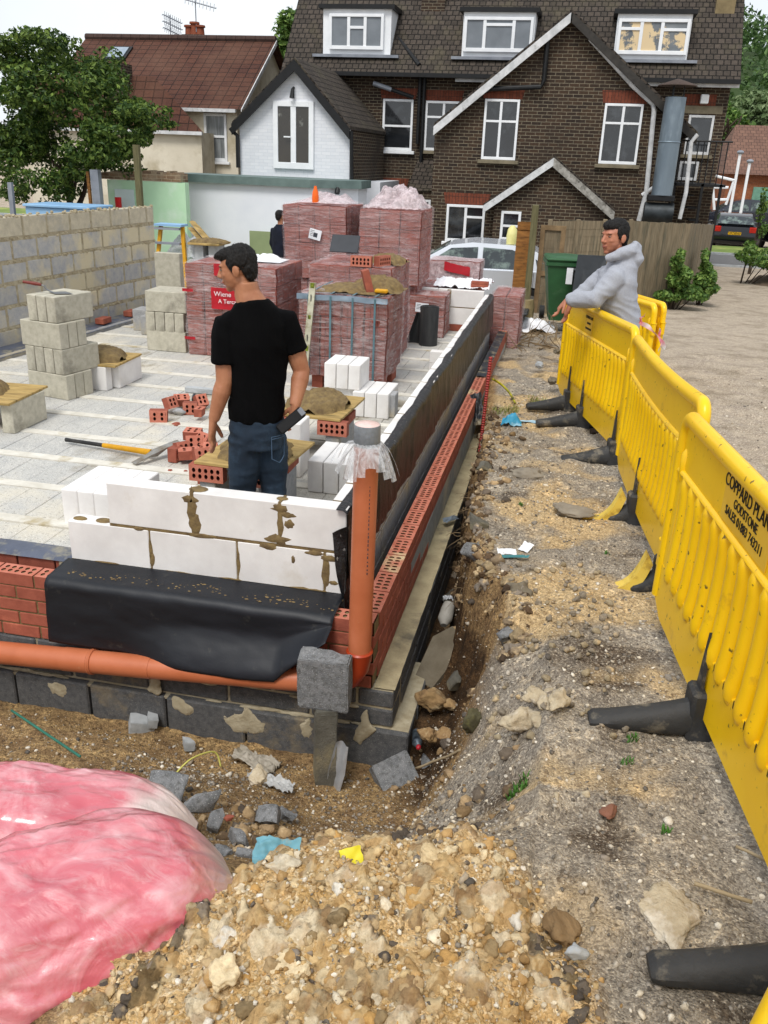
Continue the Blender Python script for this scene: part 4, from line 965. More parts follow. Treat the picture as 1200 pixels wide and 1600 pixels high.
t = MB(); t.grid(lambda u, v: (-1.78 + .72 * u, 7.05 + .8 * v, 1.48 + .2 * sin(pi * u) ** .7 * sin(pi * v) ** .6 * (1 + 1.0 * fb(u * 3, v * 3, 6)) + .02 * fb(u * 12, v * 12)), 44, 30); o = t.build('loose_film', M_wrapv, ang=180); tag(o, 'pale pink plastic film bunched on top of the right high pack', 'plastic film')
t = MB(); t.grid(lambda u, v: (-2.6 + .62 * u, 7.05 + .7 * v, 1.5 + .09 * sin(pi * u) ** .7 * sin(pi * v) * (1 + fb(u * 4, v * 4, 16))), 34, 24); o = t.build('loose_film', M_wrapv, ang=180); tag(o, 'thin plastic film folded over the top of the left high pack', 'plastic film')
t = MB(); t.loft([(-2.37, 7.1, 1.5), (-2.37, 7.1, 1.56), (-2.37, 7.1, 1.62), (-2.37, 7.1, 1.66), (-2.37, 7.1, 1.69)], [.04, .042, .036, .02, .016], n=12); o = t.build('orange_bottle', mat('orange_plastic', 'f26a1b', 'e0600f', rough=.35, rnd=0)); tag(o, 'orange bottle standing on the left high brick pack', 'bottle')
pack(-1.16, -.72, 7.05, 7.55, .0, .5, 'low wrapped brick pack behind the black roll with a paper label', fm=M_wrap2, paper=(.38, .72, .16, .11, .05))
pack(-1.2, -.4, 7.8, 8.6, .0, .5, 'low wrapped brick pack behind the white end wall', fm=M_wrap2)
pack(-1.2, -.5, 8.7, 9.3, .15, .74, 'wrapped pack with red bands standing nearest to the silver car', fm=M_wrapv)
t = MB(); t.grid(lambda u, v: (-.98 + .36 * u, 8.67 - .0 * v, .62 + .12 * v + .008 * fb(u * 5, v * 5) - .06 * u), 12, 6); o = t.build('red_band', M_redfilm, ang=180); tag(o, 'crumpled red band across the wrapped pack nearest the silver car', 'packaging')
t = MB(); t.grid(lambda u, v: (-.98 + .72 * u, 7.75 + .7 * v, .52 + .09 * abs(fb(u * 3, v * 3, 21)) + .012 * fb(u * 14, v * 14) + .04 * sin(pi * v)), 44, 30); o = t.build('white_sheet', mat('white_plastic_sheet', 'f1f1f3', 'e0e0e4', rough=.4, rnd=0, bump=.3, bsc=20), ang=180); tag(o, 'crumpled white plastic sheet over the low packs behind the end wall', 'plastic sheet')
for k in range(3): block(-.5, -.28, 7.8 + .0 * k, 7.9, .515 + .032 * k, .545 + .032 * k, M_red, 'thin red tile piled on the low packs behind the end wall', 'red tiles behind the end wall', b=.002, name='red_tile', cat='tile')
pack(-.24, .14, 7.95, 8.9, -.36, .42, 'wrapped brick pack standing on the soil past the end of the long wall', fm=M_wrap, paper=None)
# ------------------------------------------------------------------ drain pipe, pier, debris
M_pipe = mat('orange_pipe', 'c0704c', 'b2633f', sc=4, rough=.38, spec=.4, bump=.05, bsc=30, c3='b98a68', sc3=14, t3=(.64, .74), rnd=0)
M_pipe2 = mat('orange_socket', 'a83c1c', '98361a', sc=5, rough=.35, rnd=0)
dp = thing('drain_pipe', 'orange plastic drain pipe running along the footing and rising at the wall corner', 'drain pipe', (-.055, -.07, -.4))
t = MB(); L_ = [(-4.2, -.085, -.575), (-2.0, -.085, -.447), (-1.13, -.085, -.393), (-.18, -.075, -.325)]
t.loft(L_[:3], .06, n=28); t.loft(L_[2:], .058, n=28); t.build('long_pipe', M_pipe, dp)
c = Vector(L_[1]).lerp(Vector(L_[2]), .62); dx = (Vector(L_[2]) - Vector(L_[1])).normalized()
t = MB(); t.loft([c - dx * .012, c - dx * .009, c - dx * .003, c + dx * .003, c + dx * .009, c + dx * .012], [.061, .066, .0675, .064, .0665, .061], n=32)
t.loft([c - dx * .16, c - dx * .012], [.062, .0625], n=32); t.build('coupling', M_pipe, dp)
t = MB(); pts = [(-.24, -.076, -.328), (-.15, -.075, -.312), (-.1, -.073, -.275), (-.066, -.071, -.215), (-.056, -.07, -.14), (-.056, -.07, -.13), (-.056, -.07, -.122)]
t.loft(pts, [.06, .06, .061, .06, .061, .065, .058], n=28); t.build('elbow', M_pipe2, dp)
t = MB(); t.loft([(-.056, -.07, -.14), (-.05, -.07, .93)], .0545, n=36); t.build('riser', M_pipe, dp)
t = MB(); t.loft([(-.05, -.07, .9), (-.05, -.07, .905), (-.05, -.07, .985), (-.05, -.07, .992)], [.056, .0585, .0575, .056], n=36); t.build('tape_band', mat('grey_tape', '8a8f94', '6d7378', rough=.35, sc=12, rnd=0, bump=.4, bsc=60), dp)
t = MB(); t.ell((-.05, -.07, .99), (.056, .056, .012), n=28, k=8); t.build('cap_film', mat('cap_film', 'e9d4cf', 'd9b9ae', rough=.25, rnd=0, bump=.6, bsc=50), dp)
M_film0 = wrapmat('clear_polythene', 'f1f3f5', .25, .85, (3, 3, 1))
t = MB()
for k in range(20):
    a = k * 2 * pi / 20; ln = .07 + .09 * abs(sin(a * 1.7 + .7)) + (.05 if 5 < k % 20 < 9 else 0); sp_ = .05 + .05 * R(); wd = .022
    for q in range(1):
        ca, sa = cos(a), sin(a)
        t.grid(lambda u, v: (-.05 + (.058 + sp_ * v ** .8) * ca + wd * (u - .5) * -sa * (1 + v), -.07 + (.058 + sp_ * v ** .8 * .7) * sa + wd * (u - .5) * ca * (1 + v), .915 - ln * v + .02 * sin(v * 3) + .008 * fb(u * 4, v * 5, k)), 3, 7)
t.build('hanging_film', M_film0, dp, ang=180)
t = MB()
for k in range(22): t.box(-.004, .003, -.0552, -.0548, .02 * k, .02 * k + U(.006, .014))
o = t.build('print', M_ink, dp, local=True); o.location = (.035, 0, .5 + .0); o.location = Vector((-.052 + .03, -.07 + .0095, .3)) - dp.location
# pier of two blocks
def rough_block(name, M, dims, m, tg, amp=.006, seed=0, n=9, b=.006):
    X, Y, Z = dims; bm = bmesh.new(); bmesh.ops.create_cube(bm, size=1)
    bmesh.ops.bevel(bm, geom=bm.edges[:], offset=.03, segments=2, affect='EDGES')
    bmesh.ops.subdivide_edges(bm, edges=bm.edges[:], cuts=4, use_grid_fill=True)
    for v in bm.verts:
        p = Vector((v.co.x * X, v.co.y * Y, v.co.z * Z)); q = p * 14 + Vector((seed, 0, seed * .3))
        top = 3 if (v.co.z > .48 and seed > 50) else 1
        p += Vector((fb(q.x, q.y, q.z), fb(q.y, q.z, q.x), fb(q.z, q.x, q.y) * top)) * amp
        if amp >= .006 and seed < 50:
            for ci in range(4):
                nn = Vector((sin(seed * 3.1 + ci * 2), cos(seed * 1.7 + ci * 1.3), sin(seed + ci * 2.9))).normalized(); dd_ = .26 * (X + Y + Z) / 1.5 * (.8 + .25 * sin(seed * ci)); kk = p.dot(nn) - dd_ * .78
                if kk > 0: p -= nn * kk * .95
        v.co = p
    me = bpy.data.meshes.new(name); bm.to_mesh(me); bm.free(); me.materials.append(m); me.polygons.foreach_set('use_smooth', [True] * len(me.polygons)); me.set_sharp_from_angle(angle=radians(40))
    o = bpy.data.objects.new(name, me); COL.objects.link(o); o.matrix_world = M; tag(o, *tg); return o
M_conc = mat('concrete_block', '8e8f90', '717375', sc=25, rough=.95, bump=1, bsc=170, speck='bdbdbb', spsc=240, rnd=.08, bdist=.008, c3='696a69', sc3=40, t3=(.5, .6))
M_concd = mat('mossy_concrete', '6f6c62', '55534b', sc=14, rough=.95, bump=.8, bsc=120, rnd=.08, c3='8b8269', sc3=4, t3=(.5, .65))
T3 = Matrix.Translation
rough_block('concrete_block', T3((-.19, -.2, -.235)) @ RZ(.03), (.245, .1, .27), M_conc, ('speckled concrete block with a broken top standing on a pillar before the pipe elbow', 'block'), .005, 60)
rough_block('concrete_pillar', T3((-.185, -.2, -.62)) @ RZ(.35), (.105, .13, .5), M_concd, ('upright mossy block pillar under the speckled broken block', 'block'), .004, 5)
def at(px, py, z): return onz(px, py, z)
def slabrock(px, py, z, dims, rot, m, lab, nm='concrete_chunk', cat='concrete', seed=0, amp=.006, dz=0):
    for _ in range(4): p = at(px, py, z); z = lerp(z, terr(p.x, p.y) + min(dims) * .35 + dz, .7)
    rough_block(nm, T3((p.x, p.y, z)) @ Matrix.Rotation(rot[2], 4, 'Z') @ Matrix.Rotation(rot[1], 4, 'Y') @ Matrix.Rotation(rot[0], 4, 'X'), dims, m, (lab, cat), amp, seed)
slabrock(617, 1210, -.68, (.2, .17, .07), (radians(38), radians(-8), .75), M_conc, 'square grey concrete block tipped on its corner in front of the wall corner', seed=3, amp=.004)
M_slabst = mat('stone_slab', '79705f', '655c4c', sc=10, rough=.9, bump=.5, bsc=70, rnd=.1)
# pointed slab leaning in the side trench
p = at(682, 1045, -.62); t = MB()
t.prism([(-.07, -.13, 0), (.03, -.17, 0), (.09, -.02, 0), (.08, .12, 0), (.03, .17, 0), (-.05, .1, 0)], (0, 0, .035)); t.warp(lambda q: q + Vector((0, 0, .006 * fb(q.x * 12, q.y * 12))))
o = t.build('stone_slab', M_slabst); o.location = (p.x + .02, p.y, -.56); o.scale = (1.2, 1.2, 1.2); o.rotation_euler = (radians(30), radians(-10), -.25); tag(o, 'pointed grey stone slab leaning in the trench beside the footing', 'stone slab')
def y_ok(p): return p.x > .7
def stone(px, py, z, s, sc, m, lab, seed, nm='stone', cat='stone', rz=None, dz=.4):
    V, F = rockproto(seed, 4 if s > .03 else 3, .34); p = at(px, py, z); z = terr(p.x, p.y) if s > .04 and y_ok(p) else z; t = MB(); t.add([(v[0] * s * sc[0], v[1] * s * sc[1], v[2] * s * sc[2]) for v in V], F.tolist())
    t.warp(lambda q: q * (1 + .10 * fb(q.x * 38, q.y * 38, q.z * 38) + .05 * (.5 - abs(noise.noise(q * 30)) * 2)))
    o = t.build(nm, m, ang=180, local=True); o.location = (p.x, p.y, z + s * sc[2] * dz); o.rotation_euler[2] = rz if rz is not None else R() * 6; tag(o, lab, cat); return o
M_clayst = mat('clay_stone', 'a88a5f', '86694a', sc=12, rough=.95, bump=1, bsc=60, rnd=.15, c3='c9b48c', sc3=9)
M_pale = mat('chalk_stone', 'c9bb9f', 'a8967a', sc=14, rough=.95, bump=1, bsc=70, rnd=.12, c3='e0d6c3', sc3=9)
stone(672, 1115, -.66, .085, (1, .8, .75), M_clayst, 'large brown clay rock in the trench below the pointed slab', 201)
stone(703, 1112, -.62, .035, (1, .9, .9), M_clayst, 'small pale rock to the right of the large brown clay rock', 202)
stone(668, 1160, -.66, .045, (1.2, .9, .8), M_clayst, 'ochre rock in front of the large brown clay rock', 203)
stone(692, 1162, -.62, .045, (1, .9, .8), M_clayst, 'orange brown rock lying right of the ochre rock', 204)
stone(735, 1160, -.28, .055, (.6, .9, 1.3), mat('moss_stone', '59543a', '44402f', sc=10, rough=.95, bump=.6, bsc=60, c3='7d7a45', sc3=6, rnd=0), 'mossy upright stone stuck in the trench bank near the corner', 205)
for i, (px, py, s) in enumerate([(812, 1122, .075), (838, 1100, .045), (850, 1118, .04), (838, 1138, .03), (870, 1130, .045), (888, 1145, .032), (905, 1182, .035), (828, 1098, .03), (858, 1090, .03)]):
    stone(px, py, .12, s, (1.2, .8, .7), M_pale, ['largest cream chalk lump by the second last barrier foot', 'round cream lump above the cluster of chalk lumps', 'cream lump at the middle of the chalk cluster', 'small cream lump below the largest chalk lump', 'cream lump at the right of the chalk cluster', 'little cream lump at the lower right of the chalk cluster', 'flat cream lump alone below the chalk cluster', 'small chip at the top left of the chalk cluster', 'pale crumb at the top of the chalk cluster'][i], 210 + i, 'chalk_lump', 'rubble')
for i, (px, py, z, s, sc, m_, lab) in enumerate([
    (795, 902, .07, .035, (1, .9, .8), M_clayst, 'round ochre stone below the scraps of paper'), (778, 925, .03, .02, (1.3, .9, .6), M_clayst, 'small ochre stone on the bank below the round one'),
    (812, 955, .02, .075, (.8, 1, .9), M_slabst, 'dark grey stone at the rim of the side trench'), (822, 750, .0, .13, (1.3, .8, .35), mat('buried_stone', '948b7c', '7d7466', sc=8, rough=.95, bump=.5, bsc=70, rnd=.05), 'broad flat stone half buried in the bank near the far barriers'),
    (895, 808, .06, .12, (.7, 1.2, .3), MATS['buried_stone'], 'long flat stone half buried beside a yellow barrier foot'), (915, 1248, .17, .016, (1, 1, .8), M_pale, 'small white pebble in the middle of the grey soil'),
    (865, 1253, .17, .022, (1.3, .9, .6), M_pale, 'cream pebble left of the small white pebble'), (897, 1500, .27, .028, (.75, 1.1, .7), M_palegrey, 'smooth pale oval pebble at the right of the clay heap'),
    (950, 1275, .18, .03, (1.4, .8, .5), mat('brick_earth', '8a5f4d', '74503f', sc=14, rough=.95, bump=.6, bsc=80, rnd=0), 'reddish brick fragment pressed into the grey soil'), (1050, 1415, .24, .11, (1, .8, .15), M_pale, 'large flat cream stone beside the nearest barrier foot'),
    (880, 1440, .25, .05, (1.1, .9, .5), mat('banded_stone', '8d7351', '6c563a', sc=8, rough=.9, bump=.8, bsc=20, rnd=0, stretch=(1, 4, 6)), 'banded brown stone at the right edge of the clay heap')]):
    stone(px, py, z, s, sc, m_, lab, 230 + i, dz=-.35 if s > .1 else .3)
# chunks behind and beside the pink bags
slabrock(222, 1130, -.6, (.13, .1, .07), (0, radians(12), .5), M_palegrey, 'pale grey notched block piece lying against the dark footing wall', 'block_piece', 'block', 11, .003, .0)
slabrock(238, 1122, -.6, (.05, .11, .05), (0, radians(12), .5), M_palegrey, 'raised end of the pale grey notched block piece', 'block_piece', 'block', 12, .003, .04)
slabrock(294, 1163, -.66, (.08, .06, .05), (0, .2, .4), M_palegrey, 'small grey cube of block in front of the footing wall', 'block_piece', 'block', 13, .006, .02)
slabrock(258, 1230, -.36, (.16, .13, .1), (.5, .3, .2), M_conc, 'speckled grey block partly under the upper pink bag', 'block_piece', 'block', 14, .006)
slabrock(322, 1250, -.36, (.16, .05, .09), (.2, -.5, .6), M_conc, 'wedge shaped grey block piece sticking up right of the pink bags', 'block_piece', 'block', 15, .006, .03)
slabrock(335, 1285, -.3, (.1, .08, .07), (.3, .2, .9), M_conc, 'dark grey chunk just under the wedge shaped piece', 'block_piece', 'block', 16, .01)
slabrock(422, 1266, -.32, (.11, .08, .08), (.6, .4, .3), M_conc, 'angular grey concrete chunk in the middle of the rubble', 'block_piece', 'block', 17, .012, .02)
slabrock(446, 1262, -.34, (.09, .06, .05), (.2, -.5, -.3), M_conc, 'thin dark flake resting right of the angular grey chunk', 'block_piece', 'block', 18, .008, .0)
slabrock(375, 1305, -.22, (.1, .06, .05), (.1, .2, .2), M_conc, 'flat grey chunk below the angular chunk, above the clay heap', 'block_piece', 'block', 19, .01)
slabrock(345, 1330, -.12, (.07, .05, .04), (.3, .1, -.4), M_conc, 'small grey chunk touching the tip of the lower pink bag', 'block_piece', 'block', 20, .01)
slabrock(390, 1330, -.08, (.09, .05, .03), (0, .1, .1), M_conc, 'flat grey flake beside the blue rag at the back of the clay heap', 'block_piece', 'block', 21, .008)
stone(403, 1225, -.4, .05, (1.2, .8, .6), M_pale, 'pale pink stone behind the angular grey chunk', 250)
stone(358, 1283, -.28, .02, (1, .8, .6), M_red, 'small red brick fragment among the grey chunks', 251)
for i, (px, py, z, dm, ro, m_, lab) in enumerate([(712, 1078, -.6, (.12, .1, .07), (.4, .3, .8), M_concd, 'broken mossy block right of the pointed slab in the trench'), (700, 935, -.6, (.1, .14, .06), (.5, -.2, .2), M_concd, 'flat broken block beside the grey cup in the trench'), (742, 905, -.3, (.14, .1, .08), (.3, .5, .9), M_conc, 'grey block lump stuck in the trench bank below the paper scraps'), (745, 820, -.4, (.12, .09, .07), (.2, .4, .3), M_concd, 'dark block piece in the trench below the curved offcut'), (790, 990, -.1, (.1, .09, .07), (.4, .1, .5), M_conc, 'grey concrete lump on the rim of the trench bank'), (757, 735, -.3, (.12, .08, .07), (.1, .3, .2), M_concd, 'small dark block wedged in the far trench'), (668, 1190, -.7, (.07, .06, .05), (.3, .2, .1), M_conc, 'little grey block crumb behind the tipped square block')]):
    slabrock(px, py, z, dm, ro, m_, lab, 'block_piece', 'block', 25 + i, .008)
# rags, papers, films
def sheet(name, px, py, z, w_, h_, rz, m, lab, cat='rag', amp=.03, tilt=0, f=3, nu=20, nv=20, seed=0, arch=0, rag=.12):
    if name not in ('black_film', 'metal_offcut', 'foil_scrap'):
        for _ in range(4): p = at(px, py, z); z = lerp(z, terr(p.x, p.y) + .012, .7)
    p = at(px, py, z); Mx = T3((p.x, p.y, z)) @ Matrix.Rotation(rz, 4, 'Z') @ Matrix.Rotation(tilt, 4, 'X'); t = MB()
    def g(u, v):
        a, b = u - .5, v - .5; e = 1 + rag * fb(a * 3 + seed, b * 3, 4)
        return tuple(Mx @ Vector((a * w_ * e, b * h_ * e, amp * fb(a * f + seed, b * f, seed, 3) + arch * cos(a * pi) * cos(b * pi) + amp * .3)))
    t.grid(g, nu, nv); o = t.build(name, m, ang=180); tag(o, lab, cat); return o
M_blue = mat('blue_plastic', '3f9fc4', '2b82a8', rough=.4, sc=6, rnd=0, c3='9cc4d0', sc3=5)
sheet('blue_sheeting', 432, 1335, .13, .13, .1, .2, mat('blue_rag', '6fa2ae', '5a8c9b', rough=.6, rnd=0, c3='a0936f', sc3=8), 'dirty pale blue plastic scrap lying at the back of the clay heap', 'plastic scrap', .03, .3, 3, seed=3)
sheet('yellow_scrap', 549, 1340, .2, .06, .05, .5, mat('yellow_scrap', 'dccf2f', 'c9b820', rough=.5, rnd=0), 'yellow and black plastic scrap on the back of the clay heap', 'plastic scrap', .006, .5, 3, 8, 8, 5)
sheet('blue_sheeting', 799, 662, .0, .17, .1, 0, M_blue, 'bright blue crumpled plastic near the far barrier foot', 'plastic scrap', .03, 0, 3, seed=9, arch=.08)
sheet('blue_sheeting', 838, 660, -.02, .3, .06, .1, mat('pale_blue', 'a9c6d4', '8fb0c0', rough=.4, rnd=0), 'pale blue plastic strip beside the bright blue crumpled plastic', 'plastic scrap', .015, 0, 3, seed=12)
sheet('paper_scrap', 792, 862, .1, .1, .05, .2, M_paper, 'folded white paper scrap on the bank by the trench, left half', 'paper', .008, .3, 3, 8, 8, 2, rag=.03)
sheet('paper_scrap', 822, 855, .12, .06, .07, -.5, M_paper, 'folded white paper scrap on the bank by the trench, right half', 'paper', .008, .4, 3, 8, 8, 7, rag=.03)
sheet('green_scrap', 805, 870, .095, .15, .035, .2, mat('teal_card', '3f7f83', '2f5f63', rough=.6, rnd=0), 'teal printed edge beneath the white paper scraps', 'paper', .006, 0, 3, 8, 6, 4)
sheet('metal_offcut', 703, 812, -.34, .14, .05, 1.0, mat('grey_offcut', '7f8a94', '5f6a74', rough=.35, metal=.3, rnd=0), 'curved blue grey membrane offcut lying on the footing ledge', 'offcut', .02, .3, 2, 12, 8, 3, arch=.02)
sheet('grey_film', 400, 1190, -.53, .26, .1, -.3, mat('dirty_film', 'a9a193', '8f8778', rough=.4, rnd=0, bump=.8, bsc=20), 'muddy crumpled plastic film in the trench before the footing', 'plastic film', .035, 0, 6, 30, 16, 6)
sheet('grey_film', 425, 1222, -.5, .24, .07, -.25, mat('grey_film', 'bdbdbb', '9c9c9a', rough=.35, rnd=0, bump=.8, bsc=20), 'grey crumpled plastic film lying in front of the muddy one', 'plastic film', .03, 0, 6, 30, 14, 16)
p = ony(535, 1180, -.24); t = MB(); t.grid(lambda u, v: (p.x - .02 + .055 * (u - .5) * (1 - .5 * abs(v - .5)) * 1.6 + .05 * (v - .5), p.y - .02 + .02 * sin(u * 5) + .006 * fb(u * 4, v * 6), -.86 + .33 * v + .0 * u), 10, 24)
o = t.build('silver_bag', mat('silver_film', 'b5b7ba', '94979b', rough=.3, metal=.2, rnd=0, bump=.6, bsc=25), ang=180); tag(o, 'silver grey plastic bag leaning on the block pillar', 'plastic bag')
p = at(697, 955, -.5); t = MB(); t.loft([(p.x, p.y - .07, -.56), (p.x, p.y - .03, -.54), (p.x + .005, p.y + .03, -.51), (p.x + .01, p.y + .07, -.48)], [(.02, .02), (.04, .045), (.042, .042), (.03, .036)], n=16)
o = t.build('foam_cup', mat('grey_cup', 'a8a49c', '8b877e', rough=.6, rnd=0, bump=.3)); tag(o, 'dirty grey cup with crumpled foil lying in the side trench', 'cup')
sheet('foil_scrap', 700, 935, -.45, .06, .04, .3, MATS['silver_film'], 'crumpled foil scrap on the dirty grey cup', 'foil', .02, 0, 6, 12, 10, 4)
p = at(650, 1160, -.66); t = MB(); t.loft([(p.x - .012, p.y + .08, -.66), (p.x, p.y + .03, -.65), (p.x + .01, p.y - .03, -.64), (p.x + .02, p.y - .05, -.64)], [.022, .026, .026, .012], n=14, mi=0); t.ell((p.x + .022, p.y - .06, -.64), (.013, .016, .013), mi=1)
o = t.build('drink_can', [mat('dark_can', '2f3740', '6d7880', sc=20, rough=.35, metal=.5, rnd=0), M_redfilm]); tag(o, 'crushed dark drinks can with a red top at the wall corner', 'can')
# cords, sticks and roots
def cord(name, pts, r, m, lab, cat='cord', n=6, amp=.0):
    t = MB(); P = [Vector(q) for q in pts]; Q = []
    for i in range(len(P) - 1):
        for k in range(6):
            u = k / 6; a, b, c_, d = P[max(i - 1, 0)], P[i], P[i + 1], P[min(i + 2, len(P) - 1)]
            Q.append(.5 * ((2 * b) + (c_ - a) * u + (2 * a - 5 * b + 4 * c_ - d) * u * u + (3 * b - a - 3 * c_ + d) * u ** 3))
    Q.append(P[-1]); t.loft([q + Vector((fb(i * .3, 1), fb(i * .3, 2), fb(i * .3, 3))) * amp for i, q in enumerate(Q)], r, n=n); o = t.build(name, m, ang=180); tag(o, lab, cat); return o
M_root = mat('root', '8f7a5c', '6d5b42', rough=.9, rnd=.1); M_dry = mat('dry_root', 'a8977a', '8a7a5e', rough=.9, rnd=.1)
def P3(px, py, z): q = at(px, py, z); return (q.x, q.y, z)
cord('green_rod', [P3(18, 1110, -.47), P3(70, 1145, -.4), P3(125, 1182, -.3)], .006, mat('green_rod', '2f7a68', '256354', rough=.5, rnd=0), 'thin green rod lying on the sandy soil at the left', 'rod')
cord('looped_cord', [P3(275, 1208, -.42), P3(300, 1185, -.4), P3(335, 1175, -.44), P3(345, 1198, -.5)], .004, mat('yellow_cord', 'c9c46a', 'b0aa50', rough=.6, rnd=0), 'pale yellow looped cord sticking out of the rubble', 'cord')
cord('root', [P3(650, 1200, -.6), P3(690, 1185, -.45), P3(720, 1172, -.32)], .006, M_dry, 'pale bent root lying across the trench at the corner', 'root', amp=.006)
cord('stick', [P3(1085, 1380, .25), P3(1130, 1395, .25), P3(1175, 1410, .25)], .006, M_dry, 'flat brown stick on the soil left of the nearest panel', 'stick', amp=.003)
cord('stick', [P3(1150, 1322, .22), P3(1200, 1345, .22), P3(1230, 1360, .22)], .005, M_dry, 'dry stick running under the yellow barrier', 'stick', amp=.003)
rt = MB()
for _ in range(110):
    y = U(.1, 3.2); xe = pw(y, EDGE); z = U(-.35, .06); x = xe - .02 - .1 * R() if z < -.05 else xe + U(-.03, .05)
    P = [Vector((x, y, z))]; d = Vector((U(-1, .2), U(-1, 1), U(-1, .4))).normalized()
    for _ in range(6): d = (d + Vector((U(-.5, .5), U(-.5, .5), U(-.6, .3)))).normalized(); P.append(P[-1] + d * U(.012, .035))
    r0 = U(.001, .0032); rt.loft(P, [r0 * (1 - .8 * i / 6) for i in range(7)], n=4)
o = rt.build('roots', M_root); tag(o, 'fine dry roots hanging out of the trench side', 'roots', None, 'stuff')
# red ribbed conduit
rc = MB(); a, b = Vector((.18, 3.35, .6)), Vector((.145, 3.3, -.62)); dn = b - a; pts = []; rr = []
for i in range(121): pts.append(a + dn * i / 120); rr.append(.017 if i % 2 else .011)
rc.loft(pts, rr, n=10); o = rc.build('ribbed_conduit', mat('red_ribbed', '9c2f28', '7f231e', rough=.5, rnd=0)); tag(o, 'red ribbed conduit standing upright in the side trench', 'conduit')
cord('yellow_tie', [P3(770, 592, .1), P3(785, 602, .03), P3(797, 615, -.02), P3(805, 630, -.04)], .011, mat('yellow_tie', 'd9d01f', '2f2f1a', sc=14, rough=.5, rnd=0), 'yellow and black strap on the bank beside the red conduit', 'strap')
sheet('black_film', 746, 640, -.1, .1, .3, .4, M_dpcd, 'torn black membrane hanging over the far part of the outer brick wall', 'membrane', .03, .9, 3, seed=5)
t = MB(); t.grid(lambda u, v: (-.1 + .1 * u, 5.2 + 2.6 * v, .004 + .01 * fb(u * 2, v * 14, 1)), 6, 80); o = t.build('wall_top_strip', M_dpcd, ang=180); tag(o, 'black damp strip covering the far end of the outer brick wall', 'damp course')
sheet('cavity_batt', 700, 640, -.1, .01, .01, 0, M_dpcd, 'small scrap of membrane in the wall cavity', 'membrane')
sheet('white_sack', 828, 515, -.12, .75, .5, .2, MATS['white_plastic_sheet'], 'white sack spread on the soil below the wheelie bins', 'sack', .12, 0, 3, 30, 24, 11, arch=.12)
stone(842, 578, -.08, .045, (1.2, .9, .8), M_palegrey, 'lone pale grey block lump on the sandy bank', 260, 'block_lump', 'rubble')
for i, (px, py, z, s) in enumerate([(863, 604, -.05, .06), (808, 500, -.25, .09), (870, 555, -.1, .05)]): stone(px, py, z, s, (1.3, .9, .7), M_slabst, ['grey stone behind the far barrier foot', 'brown clod beside the white sack', 'small grey stone left of the far barrier'][i], 270 + i)
brn = MB()
for _ in range(70):
    q = at(U(790, 880), U(495, 545), -.2); P = [Vector((q.x, q.y, terr(q.x, q.y) + .01))]; d = Vector((U(-1, 1), U(-.6, .6), U(0, .5))).normalized()
    for _ in range(6): d = (d + Vector((U(-.4, .4), U(-.4, .4), U(-.3, .2)))).normalized(); P.append(P[-1] + d * U(.04, .1))
    brn.loft(P, [.007 * (1 - i / 7) + .001 for i in range(7)], n=4)
o = brn.build('brushwood', M_root); tag(o, 'tangle of dry twigs on the soil below the wheelie bins', 'twigs', None, 'stuff')
